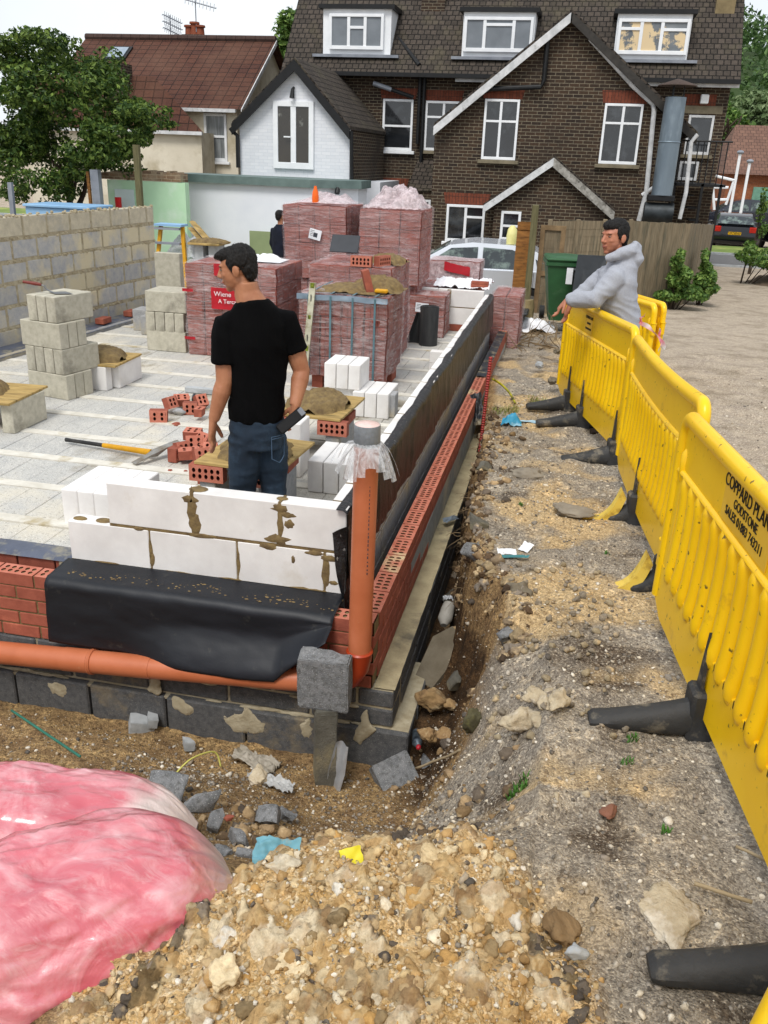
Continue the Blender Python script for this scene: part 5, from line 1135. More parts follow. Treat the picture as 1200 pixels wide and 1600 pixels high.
# ------------------------------------------------------------------ pink bags
def bagmat(name):
    m, n, b, o = nodes(name); t = N(n, 'TexCoord')
    mp = N(n, 'Mapping'); mp.inputs['Rotation'].default_value = (0, 0, radians(-38)); mp.inputs['Scale'].default_value = (1.6, 4.2, 2.4); n.links.new(t.outputs['Object'], mp.inputs[0])
    z = N(n, 'TexNoise', Scale=4.0, Detail=10, Roughness=.7, Distortion=1.1); n.links.new(mp.outputs[0], z.inputs['Vector'])
    z2 = N(n, 'TexNoise', Scale=4.5, Detail=7, Roughness=.6, Distortion=1.2); n.links.new(t.outputs['Object'], z2.inputs['Vector'])
    z3 = N(n, 'TexNoise', Scale=2.0, Detail=3); n.links.new(t.outputs['Object'], z3.inputs['Vector'])
    c = mixc(n, ramp(n, z2.outputs['Fac'], .42, .6), lin('d4707a'), lin('e8adb2'))
    c = mixc(n, ramp(n, z3.outputs['Fac'], .52, .62), c, lin('b03244'))
    c = mixc(n, ramp(n, z.outputs['Fac'], .5, .95), c, lin('f0dcdc'))
    mr_ = N(n, 'Mapping'); mr_.inputs['Rotation'].default_value = (0, 0, radians(-30)); mr_.inputs['Scale'].default_value = (1.3, 3.2, 2.2); n.links.new(t.outputs['Object'], mr_.inputs[0])
    zr = N(n, 'TexNoise', Scale=2.6, Detail=5, Roughness=.55, Distortion=.9); zr.noise_type = 'RIDGED_MULTIFRACTAL'; n.links.new(mr_.outputs[0], zr.inputs['Vector'])
    zs = N(n, 'TexNoise', Scale=9, Detail=4, Roughness=.5, Distortion=.5); zs.noise_type = 'RIDGED_MULTIFRACTAL'; n.links.new(mr_.outputs[0], zs.inputs['Vector'])
    c = mixc(n, ramp(n, zr.outputs['Fac'], .95, 1.6), c, lin('f5e6e4')); c = mixc(n, ramp(n, zs.outputs['Fac'], .1, .45), mixc(n, .3, c, lin('b04050')), c)  # pale film, with crease highlights painted into its colour along the ridges
    at_ = N(n, 'VertexColor', layer_name='tint'); c = mixc(n, at_.outputs['Color'], c, lin('d9d0c8'))
    n.links.new(c, b.inputs['Base Color']); b.inputs['Roughness'].default_value = .3; b.inputs['Specular IOR Level'].default_value = .55; b.inputs['Coat Weight'].default_value = .7; b.inputs['Coat Roughness'].default_value = .12
    bp = N(n, 'Bump', Strength=.3, Distance=.012); n.links.new(z.outputs['Fac'], bp.inputs['Height']); b2 = N(n, 'Bump', Strength=.5, Distance=.02); n.links.new(z2.outputs['Fac'], b2.inputs['Height']); n.links.new(bp.outputs[0], b2.inputs['Normal']); b3 = N(n, 'Bump', Strength=.9, Distance=.02); n.links.new(zr.outputs['Fac'], b3.inputs['Height']); n.links.new(b2.outputs[0], b3.inputs['Normal']); b4 = N(n, 'Bump', Strength=.12, Distance=.004); n.links.new(zs.outputs['Fac'], b4.inputs['Height']); n.links.new(b3.outputs[0], b4.inputs['Normal']); n.links.new(b4.outputs[0], b.inputs['Normal']); return m
M_bag = bagmat('pink_bag_film')
def vc(a, b, c, s_):
    d = noise.voronoi(Vector((a + s_, b, c)))[0]; return min(.9, d[1] - d[0])
def bag(name, axis, w_, h_, lab, seed, clear0):
    A, B = Vector(axis[0]), Vector(axis[1]); d = (B - A); L = d.length; d.normalize(); s_ = d.cross(Vector((0, 0, 1))).normalized(); up = s_.cross(d)
    t = MB(); col = []
    nu, nv = 260, 240
    for j in range(nv + 1):
        for i in range(nu + 1):
            u, v = i / nu, j / nv; a = 2 * pi * v
            e = min(1, (sin(pi * min(max(u, 0.0), 1)) * 2.6)) ** .55 if u < .5 else (1 - ((u - .5) / .5) ** 5.5 * .93)
            wz = (1 - sst((u - .84) / .16) * .1)
            ca, sa = cos(a), sin(a); r = (abs(ca) ** 2.6 + abs(sa) ** 2.6) ** (-1 / 2.6)
            f = 1 + .07 * fb(u * 3 + seed, ca * 1.2, sa * 1.2) + .03 * (1 - abs(noise.noise(Vector((u * 5 + v * 9 + seed, ca * 3, sa * 3)))) * 2) ** 3 + .012 * fb(u * 14, ca * 8, sa * 8 + seed) + .11 * (vc(u * 3.2 + ca * .8, ca * 1.7 + u * 1.5, sa * 1.7, seed) - .3) + .035 * (vc(u * 7 + sa * 2, ca * 4, sa * 4 + u * 3, seed + 3) - .3)
            p = A + d * (L * u) + s_ * (ca * r * w_ * f * (.35 + .65 * e) * wz) + up * (sa * r * h_ * f * max(.05, e))
            t.v.append(tuple(p)); k = sst((u - clear0) / .12 + .35 * fb(u * 6 + seed, ca * 2, sa * 2)); col.append((k * .85, k * .85, k * .85, 1))
    t.f = [[j * (nu + 1) + i, j * (nu + 1) + i + 1, (j + 1) * (nu + 1) + i + 1, (j + 1) * (nu + 1) + i] for j in range(nv) for i in range(nu)]; t.mi = [0] * len(t.f)
    o = t.build(name, M_bag, ang=180, col=col); tag(o, lab, 'bag', 'pink bags at the lower left'); return o
b2_ = bag('pink_bag', [(-1.55, -1.62, -.12), (-.34, -1.36, -.18)], .24, .17, 'flat pink plastic bag lying farther back at the left', 3.1, .78)
b1_ = bag('pink_bag', [(-1.05, -2.6, .14), (-.04, -1.76, .13)], .27, .25, 'bulging pink plastic bag nearest the camera with a clear plastic end', 9.7, .9)
# clear flap tips
t = MB(); 
sheet('clear_flap', 172, 1478, .32, .09, .05, -.6, M_film0, 'loose clear plastic corner of the nearest pink bag', 'plastic film', .02, .9, 3, 10, 8, 4)
# printing on the near bag: small dark marks
# ------------------------------------------------------------------ yellow barriers
M_yel = mat('barrier_yellow', 'f8cb12', 'f0bf08', sc=2.5, rough=.33, spec=.45, rnd=.03, c3='b98c2a', sc3=9, t3=(.6, .8), bump=.06, bsc=12, speck='6f5a24', spsc=38, spt=(.68, .74))
M_rub = mat('barrier_rubber', '2c2d2e', '3a3a3a', sc=6, rough=.6, rnd=.1, c3='7d7566', sc3=7, t3=(.55, .68), bump=.35, bsc=50)
M_slotsh = mat('slot_shade_grime', '4a3a10', '33290c', rough=.8, rnd=0)
M_stick = mat('sticker', 'e6bb3a', 'dcae2c', rough=.5, rnd=0); M_black = mat('black_print', '15130e', '201c12', rough=.6, rnd=0)
def barrier(P0, P1, lab, sag=0, bow=0, feet=(.3, 1.6), ytip=False, h=.9, sign=None, hole=True):
    P0, P1 = Vector(P0), Vector(P1); D = P1 - P0; L = Vector((D.x, D.y, 0)).length; az = math.atan2(D.y, D.x); slope = D.z / L
    r = thing('safety_barrier', lab, 'barrier', P0, 'yellow plastic safety barriers')
    Mx = T3(P0) @ Matrix.Rotation(az, 4, 'Z')
    def W(p):
        t_ = max(0, min(1, p.x / L)); return Mx @ Vector((p.x, p.y + bow * 4 * t_ * (1 - t_), p.z + slope * p.x - sag * 4 * t_ * (1 - t_)))
    def sub(t, nm, m, par=r, ang=40): t.warp(W); return t.build(nm, m, par, ang=ang)
    def strip(t, x0, x1, y0, y1, z0, z1, n=14, b=.006):
        for i in range(n): t.box(lerp(x0, x1, i / n), lerp(x0, x1, (i + 1) / n), y0, y1, z0, z1)
    # top rail with rounded shoulders, closed round frame
    t = MB(); rr = .07; pts = []
    for k in range(7): a = pi - k / 6 * pi / 2; pts.append((.02 + rr + rr * cos(a), 0, h - .03 - rr + rr * sin(a)))
    n_ = 16
    for k in range(1, n_): pts.append((lerp(.02 + rr, L - .02 - rr, k / n_), 0, h - .03))
    for k in range(7): a = pi / 2 - k / 6 * pi / 2; pts.append((L - .02 - rr + rr * cos(a), 0, h - .03 - rr + rr * sin(a)))
    pts = [(.02, 0, .06)] + [(.02, 0, .4)] + pts + [(L - .02, 0, .4), (L - .02, 0, .06)]
    t.loft(pts, [(.03, .034)] * len(pts), n=16, ref=(0, 1, 0)); sub(t, 'top_rail', M_yel)
    # recessed panel, bands
    t = MB(); x0, x1 = .05, L - .05
    strip(t, x0, x1, -.008, .008, h - .24, h - .045)
    def cap(x0_, x1_, z, ry, rz_): t.loft([(lerp(x0_, x1_, k / 12), 0, z) for k in range(13)], [(ry, rz_)] * 13, n=10, ref=(0, 1, 0))
    cap(x0, x1, h - .25, .022, .018); cap(.02, L - .02, .215, .016, .014)
    # bottom band with cut corners
    for k in range(14):
        xa, xb = lerp(.0, L, k / 14), lerp(.0, L, (k + 1) / 14)
        za = .06 if k == 0 else 0; zb = .06 if k == 13 else 0
        t.add([(xa, -.016, za), (xb, -.016, zb), (xb, -.016, .22), (xa, -.016, .22), (xa, .016, za), (xb, .016, zb), (xb, .016, .22), (xa, .016, .22)], [(0, 1, 2, 3), (7, 6, 5, 4), (0, 4, 5, 1), (3, 2, 6, 7), (0, 3, 7, 4), (1, 5, 6, 2)])
    for x in (.07, L - .07): strip(t, x - .05, x + .05, -.014, .014, .2, h - .24, 1)
    sub(t, 'panel', M_yel)
    # upright ribs
    t = MB(); nr = int((L - .26) / .105); xs_ = [lerp(.17, L - .17, i / (nr - 1)) for i in range(nr)]
    for x in xs_:
        zs_ = [.17, .185, .21, .25, .3, .45, h - .33, h - .28, h - .25, h - .235]; ra_ = [(.004, .01), (.024, .026), (.034, .036), (.034, .038), (.026, .038), (.022, .038), (.024, .038), (.03, .038), (.022, .034), (.004, .02)]
        t.loft([(x, 0, z) for z in zs_], ra_, n=12, ref=(0, 1, 0))
    sub(t, 'rib', M_yel); r.children[-1]['kind'] = 'stuff'
    # hand recesses (raised ovals) and end sockets
    for x in (.085, L - .085):
        t = MB(); t.loft([(x, 0, h - .3 - .0), (x, 0, h - .28), (x, 0, h - .17), (x, 0, h - .15)], [(.01, .008), (.024, .024), (.024, .024), (.01, .008)], n=12, ref=(0, 1, 0)); sub(t, 'hand_hold', M_yel)
    for x, z in ((-.012, h - .2), (L + .012, h - .26), (-.012, .25), (L + .012, .2)):
        t = MB(); t.cyl((x, 0, z - .06), (x, 0, z + .06), .026, n=14); t.cyl((x, 0, z + .055), (x, 0, z + .062), .03, n=14); sub(t, 'hinge_lug', M_yel)
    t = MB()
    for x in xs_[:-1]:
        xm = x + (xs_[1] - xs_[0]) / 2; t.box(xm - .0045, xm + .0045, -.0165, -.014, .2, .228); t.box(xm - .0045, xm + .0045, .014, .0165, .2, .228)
    sub(t, 'slot_shadow_grime', M_slotsh)  # dark strips between the ribs: slot shadow painted in, along with grime
    if sign:
        x, s_ = sign
        for sgn in ((-1,) if True else (1,)):
            Ms = Matrix.Translation((x, -.0125, 0)) 
            t = MB(); t.box(x - .16 * s_, x + .16 * s_, -.0115, -.009, h - .225, h - .06); o = sub(t, 'sticker', M_stick)
            for txt, sz, z in (('COPPARD PLANT', .042, h - .105), ('GODSTONE', .03, h - .15), ('SALES 01883 743211', .03, h - .195)):
                tx = text_mesh(txt, sz * s_, T3((x, -.013, z)) @ RX(pi / 2), M_black, 'lettering', o)
                me = tx.data
                for v_ in me.vertices: v_.co = W(v_.co) - P0
    # feet
    for fx in feet:
        c = Mx @ Vector((fx, 0, 0)); gz = terr(c.x, c.y) - .01; 
        t = MB(); Lf = .36; zt = lambda a: .065 + .1 * max(0, 1 - a / Lf) ** 1.3
        for sg in (-1, 1):
            Lf = .15 if ytip and sg < 0 else .38
            P = []; Rr = []
            for k in range(9):
                a = .02 + (Lf - .02) * k / 8; hh = zt(a); P.append((0, sg * a, hh / 2)); Rr.append((hh / 2, .056 - .012 * k / 8))
            P.append((0, sg * (Lf + .015), .03)); Rr.append((.02, .035))
            t.loft(P, Rr, n=12, ref=(0, 0, 1), tw=pi / 12)
        t.box(-.055, .055, -.06, .06, 0, .2, b=.012)
        t.prism([(-.03, -.035, .18), (.03, -.035, .18), (.0, -.035, .42)], (0, .012, 0)); t.prism([(-.03, .023, .18), (.03, .023, .18), (.0, .023, .42)], (0, .012, 0))
        Mf = T3((c.x, c.y, gz)) @ Matrix.Rotation(az, 4, 'Z'); t.warp(lambda p: Mf @ p); ft_ = t.build('foot', M_rub, r)
        if ytip:
            t = MB(); q = 10; prof = [(-.105 - .22 * (k / q), .02 + .2 * (1 - k / q) ** 4) for k in range(q + 1)]
            for (ya, za), (yb, zb_) in zip(prof, prof[1:]): t.prism([(-.035, ya, za), (-.035, yb, zb_), (-.035, min(yb + .03, -.075), max(.004, zb_ - .05)), (-.035, min(ya + .03, -.075), max(.004, za - .05))], (.07, 0, 0))
            t.warp(lambda p: Mf @ p); t.build('yellow_tip', mat('tip_yellow', 'e6c85a', 'd6b84c', rough=.45, rnd=0, c3='a8883a', sc3=12), ft_)
    return r
# each runs with its face (local -y) to the trench side
barrier((.74, 4.92, .0), (1.22, 2.66, .13), 'yellow barrier the man in the grey hoodie leans over, with a small hire sticker', feet=(.55, 1.1, 2.2), sign=(.95, .8))
barrier((1.2, 2.42, .13), (1.36, .28, .24), 'yellow barrier in the middle of the row with dipping top rail and yellow tipped feet', sag=.03, feet=(.95, 1.95), ytip=True)
barrier((1.26, .06, .25), (1.5, -1.95, .3), 'large yellow barrier at the right edge with black hire company lettering', feet=(.84, 1.93), sign=(.88, 1.5))
barrier((1.42, -2.1, .32), (.55, -3.7, .32), 'nearest yellow barrier, only its top rail showing at the lower right corner', feet=(1.6,))
barrier((1.2, 7.8, -.24), (1.72, 5.9, -.14), 'far yellow barrier standing behind the man in the grey hoodie', feet=(.3, 1.6))
barrier((1.05, 7.5, -.22), (1.62, 5.8, -.14), 'second far yellow barrier stacked against the one behind the man', feet=(.3, 1.4))
# ------------------------------------------------------------------ fence, bins, cars, houses, trees
M_fgrey = mat('weathered_boards', '8b7d66', '6f634f', sc=3, rough=.9, bump=.4, bsc=30, stretch=(8, 8, .8), c3='5f5a4a', sc3=2, rnd=.14)
M_fbrown = mat('brown_boards', '9a6a35', '7c5228', sc=4, rough=.8, bump=.3, bsc=30, stretch=(1, 1, 5), c3='5f4020', sc3=5, rnd=.08)
M_post = mat('green_post', '6f6a4c', '565238', sc=5, rough=.9, bump=.3, bsc=40, stretch=(6, 6, .6), rnd=.05)
def fence_run(name, a, b, zt, zb, n, m, lab, dz=0, posts=0, horiz=False):
    a, b = Vector(a), Vector(b); d = b - a; r = thing(name, lab, 'fence', (a.x, a.y, zb)); nrm = Vector((d.y, -d.x, 0)).normalized() * -1
    t = MB()
    if horiz:
        nb = 13
        for k in range(nb):
            za, zc = lerp(zb, zt, k / nb), lerp(zb, zt, (k + 1) / nb); o_ = nrm * U(-.006, .006)
            t.add([tuple(p) for p in (Vector((a.x, a.y, za)) + o_, Vector((b.x, b.y, za)) + o_, Vector((b.x, b.y, zc + .012)) + o_ * 3, Vector((a.x, a.y, zc + .012)) + o_ * 3, Vector((a.x, a.y, za)) + o_ + nrm * .02, Vector((b.x, b.y, za)) + o_ + nrm * .02, Vector((b.x, b.y, zc)) + nrm * .035, Vector((a.x, a.y, zc)) + nrm * .035)], [(0, 1, 2, 3), (4, 7, 6, 5), (0, 4, 5, 1), (3, 2, 6, 7), (0, 3, 7, 4), (1, 5, 6, 2)])
    else:
        for k in range(n):
            p, q = a + d * (k / n), a + d * ((k + .97) / n); h_ = zt + dz * k / n + U(-.012, .012); e = nrm * U(0, .012)
            t.prism([tuple(Vector((p.x, p.y, zb)) + e), tuple(Vector((q.x, q.y, zb)) + e), tuple(Vector((q.x, q.y, h_)) + e), tuple(Vector((p.x, p.y, h_)) + e)], nrm * .018)
    t.build('boards', m, r, smooth=False)
    for k in range(posts + 1):
        if not posts: break
        p = a + d * (k / posts); t = MB(); t.box(p.x - .04, p.x + .04, p.y - .05, p.y + .03, zb, zt + dz * k / posts + .04, b=.006); t.build('post', m, r)
    return r
q0, q1 = ony(862, 345, 14), ony(990, 344, 15)
fence_run('wood_fence', (q0.x, 13.2, 0), (ony(986, 345, 14.6).x, 14.6, 0), ony(870, 346, 13.4).z, -.7, 0, M_fgrey, 'grey weathered panel fence of overlapping boards behind the wheelie bins', horiz=True, posts=3)
a_ = ony(978, 345, 14.6); b_ = ony(1080, 350, 15.6); c_ = ony(1116, 352, 18.5)
fence_run('wood_fence', (a_.x, 14.6, 0), (b_.x, 15.6, 0), a_.z, -.75, 15, M_fgrey, 'tall grey upright board fence behind the man in the grey hoodie', dz=b_.z - a_.z)
fence_run('wood_fence', (b_.x + .01, 15.6, 0), (c_.x, 18.5, 0), b_.z, -.8, 18, M_fgrey, 'end run of grey upright boards turning back along the lane', dz=c_.z - b_.z)
a_, b_ = ony(809, 350, 12.2), ony(840, 350, 12.2)
fence_run('wood_fence', (a_.x, 12.2, 0), (b_.x, 12.2, 0), ony(809, 347, 12.2).z, -.5, 0, M_fbrown, 'short orange brown fence panel beside the silver car', horiz=True)
t = MB(); p = ony(838, 320, 12.1); p2 = ony(826, 490, 12.1); t.box(p.x - .06, p.x + .05, 12.0, 12.12, -.5, p.z, b=.01); o = t.build('fence_post', M_post); tag(o, 'tall greenish timber post between the brown panel and the gate', 'post')
gt = thing('garden_gate', 'framed wooden gate between the tall timber post and the grey fence', 'gate', (ony(850, 345, 12.4).x, 12.4, -.5))
x0, x1, zt_ = ony(846, 348, 12.4).x, ony(886, 348, 12.4).x, ony(860, 352, 12.4).z
t = MB(); 
for k in range(12): t.box(x0 + .07, x1 - .07, 12.4, 12.42, lerp(-.5, zt_, k / 12) + .004, lerp(-.5, zt_, (k + 1) / 12))
t.build('gate_boards', M_fgrey, gt); t = MB()
for xa, xb, za, zb in ((x0, x0 + .08, -.5, zt_), (x1 - .08, x1, -.5, zt_), (x0 + .08, x1 - .08, zt_ - .08, zt_), (x0 + .08, x1 - .08, .2, .28)): t.box(xa, xb, 12.37, 12.43, za, zb)
t.build('gate_frame', mat('gate_wood', '8c7556', '6f5b42', sc=6, rough=.85, rnd=0), gt)
# bins
def wheelie(x, y, z, rz, m, ml, lab, lid=0):
    r = thing('wheelie_bin', lab, 'wheelie bin', (0, 0, 0), 'wheelie bins by the fence')
    t = MB(); w0, w1, d0, d1, H = .2, .29, .24, .36, .96
    t.loft([(0, 0, .06), (0, 0, .1), (0, 0, .8), (0, 0, .88)], [(d0 * 1.25, w0 * 1.25), (d0 * 1.3, w0 * 1.3), (d1 * 1.36, w1 * 1.36), (d1 * 1.38, w1 * 1.38)], n=4, ref=(0, 1, 0), tw=pi / 4); t.build('body', m, r, local=True, ang=30)
    t = MB(); t.box(-.31, .31, -.38, .36, .86, .93, b=.012); t.build('rim', m, r, local=True)
    t = MB(); t.box(-.31, .31, -.4, .36, 0, .05, b=.02); t.ell((0, -.02, .045), (.29, .36, .035), n=20, k=6); Ml = T3((0, .36, .93)) @ RX(radians(-lid)) @ T3((0, -.36, 0)); t.warp(lambda p: Ml @ p); t.build('lid', ml, r, local=True)
    t = MB(); t.cyl((-.28, .42, .9), (.28, .42, .9), .018, n=10); t.build('handle', m, r, local=True)
    for s_ in (-1, 1):
        t = MB(); t.cyl((s_ * .22, .3, .1), (s_ * .29, .3, .1), .1, n=20); t.build('wheel', MATS['black_rubber'], r, local=True)
    r.location = (x, y, z); r.rotation_euler[2] = rz; return r
M_bgr = mat('bin_green', '2f5c38', '284f31', sc=5, rough=.45, rnd=0, c3='4a6a4c', sc3=4, t3=(.6, .75)); M_bbk = mat('bin_black', '26292c', '323538', sc=5, rough=.45, rnd=0)
p = ony(885, 400, 10.0); wheelie(p.x, 10.1, p.z - .99, radians(6), M_bgr, M_bgr, 'dark green wheelie bin standing before the weathered fence')
p = ony(935, 400, 9.6); wb = wheelie(p.x, 10.0, terr(p.x, 10), radians(-8), M_bbk, M_bbk, 'black wheelie bin beside the green one, behind the man in the hoodie')
pl = thing('leaning_sheet', 'flat dark sheet leaning on the green wheelie bin', 'panel', (ony(915, 500, 9.4).x, 9.4, -.3))
qa = [ony(903, 398, 9.55), ony(948, 400, 9.75), ony(940, 500, 9.3), ony(888, 496, 9.2)]
t = MB(); t.prism([tuple(v) for v in qa], (0, .03, 0)); t.build('sheet', M_bbk, pl)
t = MB(); a_, b_ = ony(886, 420, 9.5), ony(893, 446, 9.5); t.box(a_.x, b_.x, 9.62, 9.63, b_.z, a_.z); o = t.build('number_plate', M_paper); tag(o, 'small white number sticker on the side of the green wheelie bin', 'sticker')
p = ony(800, 490, 9.7); t = MB(); t.box(p.x - .28, p.x + .2, 9.5, 10.2, terr(p.x, 9.8) - .02, p.z, b=.03); t.box(p.x - .34, p.x + .24, 9.44, 10.24, p.z, p.z + .045, b=.02)
t.warp(lambda v: Vector((v.x + .12 * (v.z - p.z), v.y, v.z + .08 * (v.x - p.x)))); o = t.build('storage_tub', M_bbk); tag(o, 'low black lidded tub between the last brick pack and the fence', 'tub')
p = ony(822, 470, 9.9); t = MB(); t.loft([(p.x, 10.0, -.35), (p.x + .03, 10.0, .02), (p.x + .02, 10.0, p.z)], [.12, .1, .07], n=10); t.warp(lambda v: v + Vector((.03 * fb(v.z * 6, 1), 0, 0))); o = t.build('tree_stump', mat('stump', '9a8a62', '6d5f42', sc=8, rough=.95, bump=.6, rnd=0)); tag(o, 'pale split tree stump in front of the brown fence panel', 'stump')

# cars
M_glass = mat('car_glass', '1d2528', '2b3538', sc=2, rough=.06, spec=.8, rnd=0, c3='6f7f78', sc3=3, t3=(.5, .62))
M_winglass = mat('window_glass', '15171a', '26292d', sc=1.5, rough=.05, spec=.9, rnd=.1, c3='45494d', sc3=1.6, t3=(.52, .68))
M_tyre = mat('tyre', '121212', '1c1c1c', rough=.8, rnd=0); M_rim = mat('wheel_rim', '9a9c9f', '7d7f82', rough=.3, metal=.8, rnd=0)
M_lampr = mat('red_lamp', 'c22a1c', 'a32016', rough=.2, rnd=0); M_lampw = mat('clear_lamp', 'd9dee0', 'b9bfc2', rough=.1, rnd=0)
def car(paint, lab, x, y, z, rz, L=4.3, W=1.75, H=1.45, suv=False, group=None):
    r = thing('parked_car', lab, 'car', (0, 0, 0), group); k = L / 4.3; zb, zs = .24, (.95 if suv else .88) * H / 1.45
    # body: side profile lofted across the width, nose at -x
    prof = [(-2.12, .32), (-2.14, .5), (-2.08, .68), (-1.9, .78), (-1.2, .93), (-1.1, .96), (1.7, .98), (2.02, .94), (2.1, .7), (2.13, .45), (2.08, .3)]
    prof = [(a * k, b * H / 1.45) for a, b in prof]; arch = lambda cx: [(cx * k + .36 * cos(t_), .32 + .37 * sin(t_)) for t_ in [pi - i * pi / 8 for i in range(9)]]
    low = [(2.05 * k, zb)] + [(a, b) for a, b in arch(1.3)][::-1] + [(a, b) for a, b in arch(-1.35)][::-1] + [(-2.05 * k, zb)]
    poly = prof + low
    t = MB(); ws = [(-1, .96, .02), (-.94, .995, .0), (.94, .995, 0), (1, .96, .02)]; rings = []
    yy = [(-.5, .965), (-.485, 1), (.485, 1), (.5, .965)]; v = []; n_ = len(poly)
    for yv, s_ in yy:
        v += [(a * s_, yv * W, .6 + (b - .6) * (s_ if b > .5 else 1)) for a, b in poly]
    f = [[j * n_ + i, j * n_ + (i + 1) % n_, (j + 1) * n_ + (i + 1) % n_, (j + 1) * n_ + i] for j in range(3) for i in range(n_)] + [list(range(n_)), list(range(3 * n_, 4 * n_))[::-1]]
    t.add(v, f); t.build('body', paint, r, local=True, ang=25)
    # cabin
    rx = [(-1.1, .95), (-.35, 1.38), (.1, 1.45), (.9, 1.43), (1.35, 1.33), (1.95 if not suv else 2.0, .97)]
    rx = [(a * k, b * H / 1.45) for a, b in rx]; t = MB(); v = []; m_ = len(rx)
    for yv in (-1, 1): v += [(a, yv * W * (.47 if b < 1.05 * H / 1.45 else .38), b) for a, b in rx]
    t.add(v, [list(range(m_)), list(range(m_, 2 * m_))[::-1]] + [[i, i + 1, i + 1 + m_, i + m_] for i in range(m_ - 1)]); t.build('cabin', paint, r, local=True, ang=20)
    sc_ = H / 1.45
    def onside(a, b, s_): # point on cabin side
        f_ = (b - .95 * sc_) / (.45 * sc_); return (a, s_ * (W * lerp(.47, .385, f_) + .006), b)
    for s_ in (-1, 1):
        for wp in ([(-.82, .99), (-.3, 1.33), (.22, 1.37), (.22, .99)], [(.32, .99), (.32, 1.37), (.88, 1.35), (1.2, 1.24), (1.3, .99)], [(1.4, .99), (1.34, 1.2), (1.7, 1.02)]):
            t = MB(); pts = [onside(a * k, b * sc_, s_) for a, b in wp]; t.prism(pts, (0, s_ * .004, 0)); t.build('window', M_glass, r, local=True)
        for hx in (.1, 1.1): t = MB(); t.box(hx * k - .09, hx * k + .09, s_ * W * .5 - .01, s_ * W * .5 + .028, .8 * sc_, .83 * sc_, b=.006); t.build('door_handle', M_bbk, r, local=True)
        t = MB(); t.ell((-.85 * k, s_ * W * .54, .98 * sc_), (.07, .1, .07)); t.build('mirror', paint, r, local=True)
        for hx in (-.86, .27, 1.33):
            t = MB(); t.box(hx * k - .004, hx * k + .004, s_ * W * .4995, s_ * (W * .5 + .002), .35, .95 * sc_); t.build('door_seam', M_tyre, r, local=True)
        for wx in (-1.35, 1.3):
            t = MB(); t.cyl((wx * k, s_ * (W / 2 - .2), .32), (wx * k, s_ * (W / 2 + .005), .32), .32, n=28); w_ = t.build('wheel', M_tyre, r, local=True)
            t = MB(); t.cyl((wx * k, s_ * (W / 2 - .02), .32), (wx * k, s_ * (W / 2 + .012), .32), .2, n=20); t.build('rim', M_rim, r, local=True)
        t = MB(); t.box(2.02 * k, 2.12 * k, s_ * W * .33, s_ * W * .49, .72 * sc_, 1.05 * sc_ if suv else .95 * sc_, b=.02); t.build('tail_lamp', M_lampr, r, local=True)
        t = MB(); t.box(-2.13 * k, -1.95 * k, s_ * W * .3, s_ * W * .47, .6 * sc_, .75 * sc_, b=.03); t.build('headlight', M_lampw, r, local=True)
    t = MB(); t.prism([(1.42 * k, -W * .36, 1.31 * sc_), (1.42 * k, W * .36, 1.31 * sc_), (1.9 * k, W * .42, 1.03 * sc_), (1.9 * k, -W * .42, 1.03 * sc_)], (.02, 0, .02)); t.build('rear_window', M_glass, r, local=True)
    t = MB(); t.prism([(-.42 * k, -W * .36, 1.35 * sc_), (-.42 * k, W * .36, 1.35 * sc_), (-1.0 * k, W * .43, 1.01 * sc_), (-1.0 * k, -W * .43, 1.01 * sc_)], (-.015, 0, .02)); t.build('windscreen', M_glass, r, local=True)
    t = MB(); t.box(2.12 * k, 2.15 * k, -.26, .26, .62 * sc_, .74 * sc_); t.build('number_plate', mat('rear_plate', 'd9a915', 'c99a10', rough=.4, rnd=0, c3='4a3a0c', sc3=30, t3=(.5, .55)), r, local=True)
    r.location = (x, y, z); r.rotation_euler[2] = rz; return r
M_silver = mat('silver_paint', 'ccd1d8', 'c0c5cc', sc=1, rough=.25, metal=.3, spec=.6, rnd=0, coat=.5); M_darkp = mat('dark_blue_paint', '141a2c', '10131f', sc=1, rough=.2, spec=.6, rnd=0, coat=.6); M_blackp = mat('black_paint', '12141c', '0c0d12', sc=1, rough=.2, rnd=0, coat=.6)
p = ony(735, 376, 14.6); car(M_silver, 'silver hatchback parked behind the brick packs before the brown brick house', p.x - .05, 14.9, p.z - 1.45, radians(3), L=4.35)
g_ = -.75
p = ony(1146, 371, 38.0); car(M_blackp, 'small black hatchback seen from behind on the verge road', p.x, 38.6, -1.1, radians(-96), L=3.9, W=1.7, H=1.42, group=None)
p = ony(1152, 312, 46.0); car(M_darkp, 'dark blue estate car parked side on beyond the black hatchback', p.x + .4, 47, -1.1, radians(0), L=4.9, W=1.9, H=1.75, suv=True)
p = ony(1200, 372, 36.0); car(M_blackp, 'dark car cut off by the right edge of the view', p.x + 1.3, 37.5, -1.1, radians(-75), L=4.3)
# verge and road
rd = MB(); rd.grid(lambda u, v: (-30 + 100 * u, 28.4 + 4.2 * v - .0 * u, -.98), 10, 2); o = rd.build('road', mat('asphalt', '6d6c6b', '5c5b5a', sc=8, rough=.9, bump=.3, bsc=90, rnd=0)); o['kind'] = 'structure'
rd = MB(); rd.box(-30, 70, 28.25, 28.4, -1.3, -.93); rd.box(-30, 70, 32.6, 32.75, -1.3, -.9); o = rd.build('kerb', M_palegrey); o['kind'] = 'structure'
rd = MB(); rd.grid(lambda u, v: (-30 + 100 * u, 32.75 + 3.4 * v, -.92 + .03 * fb(u * 60, v * 3)), 200, 4); o = rd.build('verge', mat('verge_grass', '77883f', '5f7433', sc=3, rough=.95, bump=.5, bsc=50, rnd=0, c3='99a055', sc3=.6)); o['kind'] = 'structure'

